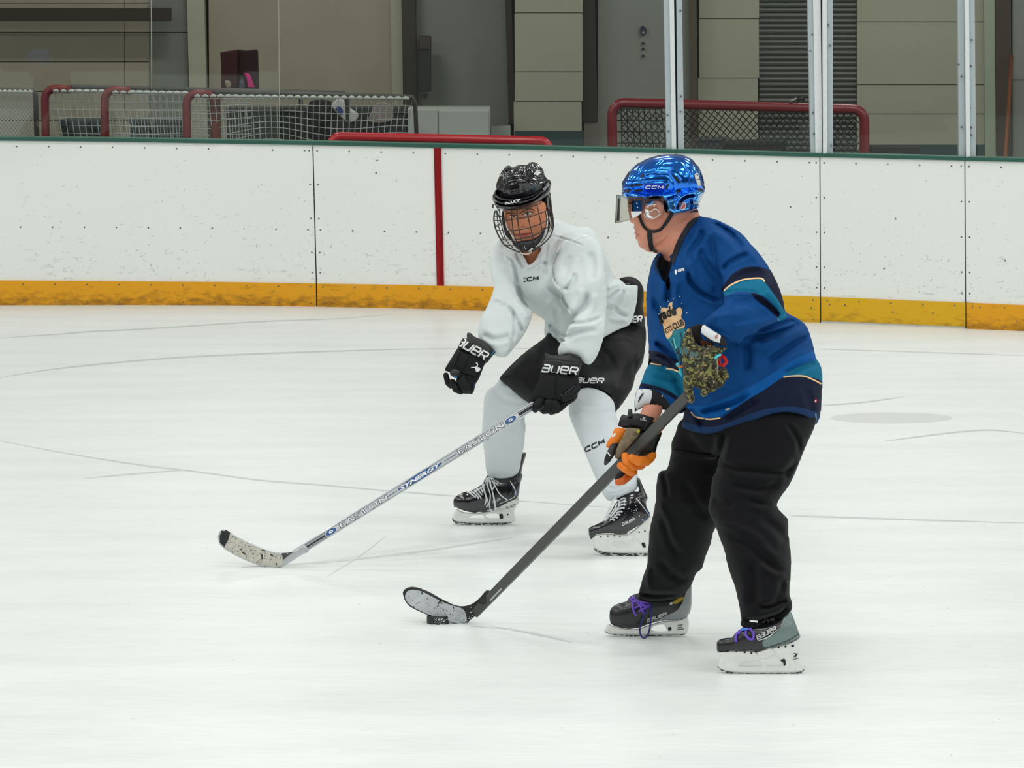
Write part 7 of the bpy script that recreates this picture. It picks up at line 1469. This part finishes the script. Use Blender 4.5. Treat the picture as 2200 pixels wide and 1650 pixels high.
# grip end of the shaft inside and behind the glove
a1 = (1205, 835, DW - .33); shaft('grip_tape', a0, a1, .026, .02, mat('black_grip_tape', (20, 20, 22), rough=.8), sw, n=2, turn=.15)
SW = ['shw']
def ons(x, t=0): # point on the shaft centre line at px x, shifted t px across
    k = (1168 - x) / (1168 - 634); return (x + t * .53, 858 + k * 332 + t * .85)
def offs(x0, x1, t, w_, m, nm='shaft_stripe', o=.0012): stroke(nm, [ons(x0, t), ons((x0 + x1) / 2, t), ons(x1, t)], w_, SW, m, sw, o, sm=False)
DK = mat('shaft_dark_line', (52, 54, 58), rough=.4); BLS = mat('shaft_blue', (24, 84, 150), rough=.35)
offs(1166, 1115, 0, 6, BK); offs(1166, 1112, -5.2, 1.2, DK); offs(1166, 1112, 5.2, 1, DK); offs(700, 650, .5, 4, BK); offs(700, 640, -4.4, 1.1, DK); offs(700, 640, 4.6, .9, DK)
for x0, x1 in ((980, 955), (852, 832)): offs(x0, x1, .5, 1.1, DK)
offs(1110, 640, -6.2, .8, mat('shaft_grey_line', (130, 134, 138), rough=.4)); offs(1110, 640, 6.4, .8, mat('shaft_grey_line', (130, 134, 138), rough=.4))
def oval(x, a, b, m, o, nm='oval_badge', e=1.0):
    cx_, cy_ = ons(x); u = np.array([.849, -.528]); v = np.array([.528, .849]); P = [tuple(np.array([cx_, cy_]) + u * a * math.copysign(abs(math.cos(t)) ** e, math.cos(t)) + v * b * math.sin(t)) for t in np.linspace(0, 2 * math.pi, 28, endpoint=False)]
    patch(nm, P, SW, m, sw, o, g=3, sm=False)
for x in (1097, 711): oval(x, 15, 7, WH2, .0014); oval(x, 13.5, 6, BK, .0018); oval(x, 12.5, 5.2, BLS, .0022); oval(x, 5, 3, WH2, .0026, 'badge_mark'); oval(x, 2, 1, BLS, .003, 'badge_mark')
oval(902, 56, 7.2, DK, .0014, e=1.6); oval(902, 54, 6.4, BLS, .0018, e=1.6)
text('shaft_lettering', 'SYNERGY', (ons(858, 4.6), ons(948, 4.0), 8), SW, WH2, sw, bold=.04, shear=.35, off=.0026)
def outlined(s, x0, x1):
    text('shaft_lettering', s, (ons(x0, 5.6), ons(x1, 5.6), 11.4), SW, DK, sw, bold=.045, shear=.0, off=.0016, spacing=1.1)
    text('shaft_lettering', s, (ons(x0 + 1, 4.9), ons(x1 - 1, 4.9), 10), SW, mat('shaft_letter_fill', (222, 224, 226), rough=.35), sw, bold=.005, shear=.0, off=.0022, spacing=1.1)
outlined('EASTON', 984, 1082); outlined('EASTON', 730, 832)
blw = ZC(148, 510, 150, 470, 175, 425, 220, 405, 280, 430, 360, 480, 480, 540, 620, 600, 760, 650, 860, 668, 950, 662, 1030, 635, 1110, 580, 1170, 650, 1080, 700, 980, 765, 880, 822, 830, 832, 760, 844, 700, 836, 560, 796, 400, 728, 280, 665, 210, 620, 165, 575)
cbw = gD(1219) - DW
solid('stick_blade', [PO(blw, c=('x', (470, cbw + .07), (540, cbw + .02), (610, cbw), (660, cbw - .02)), R=3, T=.006, k=.002)], CHR, sw, DW, step=1.3, dstep=.002, reg='blw')
BW = ['blw']; TP2 = mat('dirty_white_tape', (190, 188, 176), rough=.75, var=.15, vscale=60, bump=.3, bscale=90)
patch('tip_tape', ZC(148, 510, 150, 470, 175, 427, 220, 407, 285, 436, 285, 436, 268, 510, 240, 560, 210, 620, 210, 620, 165, 578), BW, mat('black_tip_tape', (34, 34, 36), rough=.8), sw, .0014, g=4)
patch('blade_tape', ZC(287, 438, 287, 438, 360, 480, 480, 540, 620, 600, 760, 650, 860, 668, 860, 668, 880, 740, 872, 824, 872, 824, 820, 832, 760, 843, 700, 835, 560, 795, 400, 727, 280, 664, 212, 620, 212, 620, 245, 560, 270, 505), BW, TP2, sw, .0012, g=4)
patch('heel_insert', ZC(866, 672, 866, 672, 950, 665, 1000, 655, 940, 700, 880, 750, 880, 750), BW, mat('dark_heel', (60, 58, 58), rough=.5), sw, .0014, g=3)
stroke('blade_edge', ZC(285, 434, 360, 478, 480, 538, 620, 598, 760, 648, 860, 666, 950, 661, 1030, 634), 1.6, BW, BK, sw, .002); stroke('blade_edge', ZC(880, 822, 980, 765, 1080, 700, 1170, 650), 1.4, BW, BK, sw, .002)
g = Geo(); random.seed(4)
for k in range(110):
    x = random.uniform(240, 860); y = np.interp(x, [240, 560, 860], [540, 690, 745]) + random.gauss(0, 55); L = random.uniform(3, 26) * (1.5 if k % 9 == 0 else 1); a = random.gauss(.9, .8)
    q = ZC(x, y, x + L * math.cos(a), y + L * math.sin(a)); h1 = hit(*q[0], BW); h2 = hit(*q[1], BW)
    if h1 and h2: g.tube([h1[0] - h1[1] * .0016, h2[0] - h2[1] * .0016], random.choice([.0004, .0005, .0007, .0012]), 4)
g.mk('tape_scuff', mat('tape_scuff', (52, 58, 62), rough=.7), sw, kind='stuff')
for a in [(735, 685, 770, 705), (640, 680, 645, 740), (800, 780, 806, 805), (420, 660, 465, 690), (640, 640, 680, 645)]: stroke('tape_tear', ZC(*a), 2.4, BW, BK, sw, .002, sm=False)

P = Z1w
tuck(child(wom, 'body'), ['short', 'wj', 'skl', 'skr', 'wh1', 'wh2', 'wh3', 'btw1', 'btw2', 'gac', 'gbc'], [P(480, 740, 560, 760, 760, 735, 960, 660, 1040, 760, 1040, 1000, 940, 1300, 800, 1500, 690, 1300, 480, 1100)])
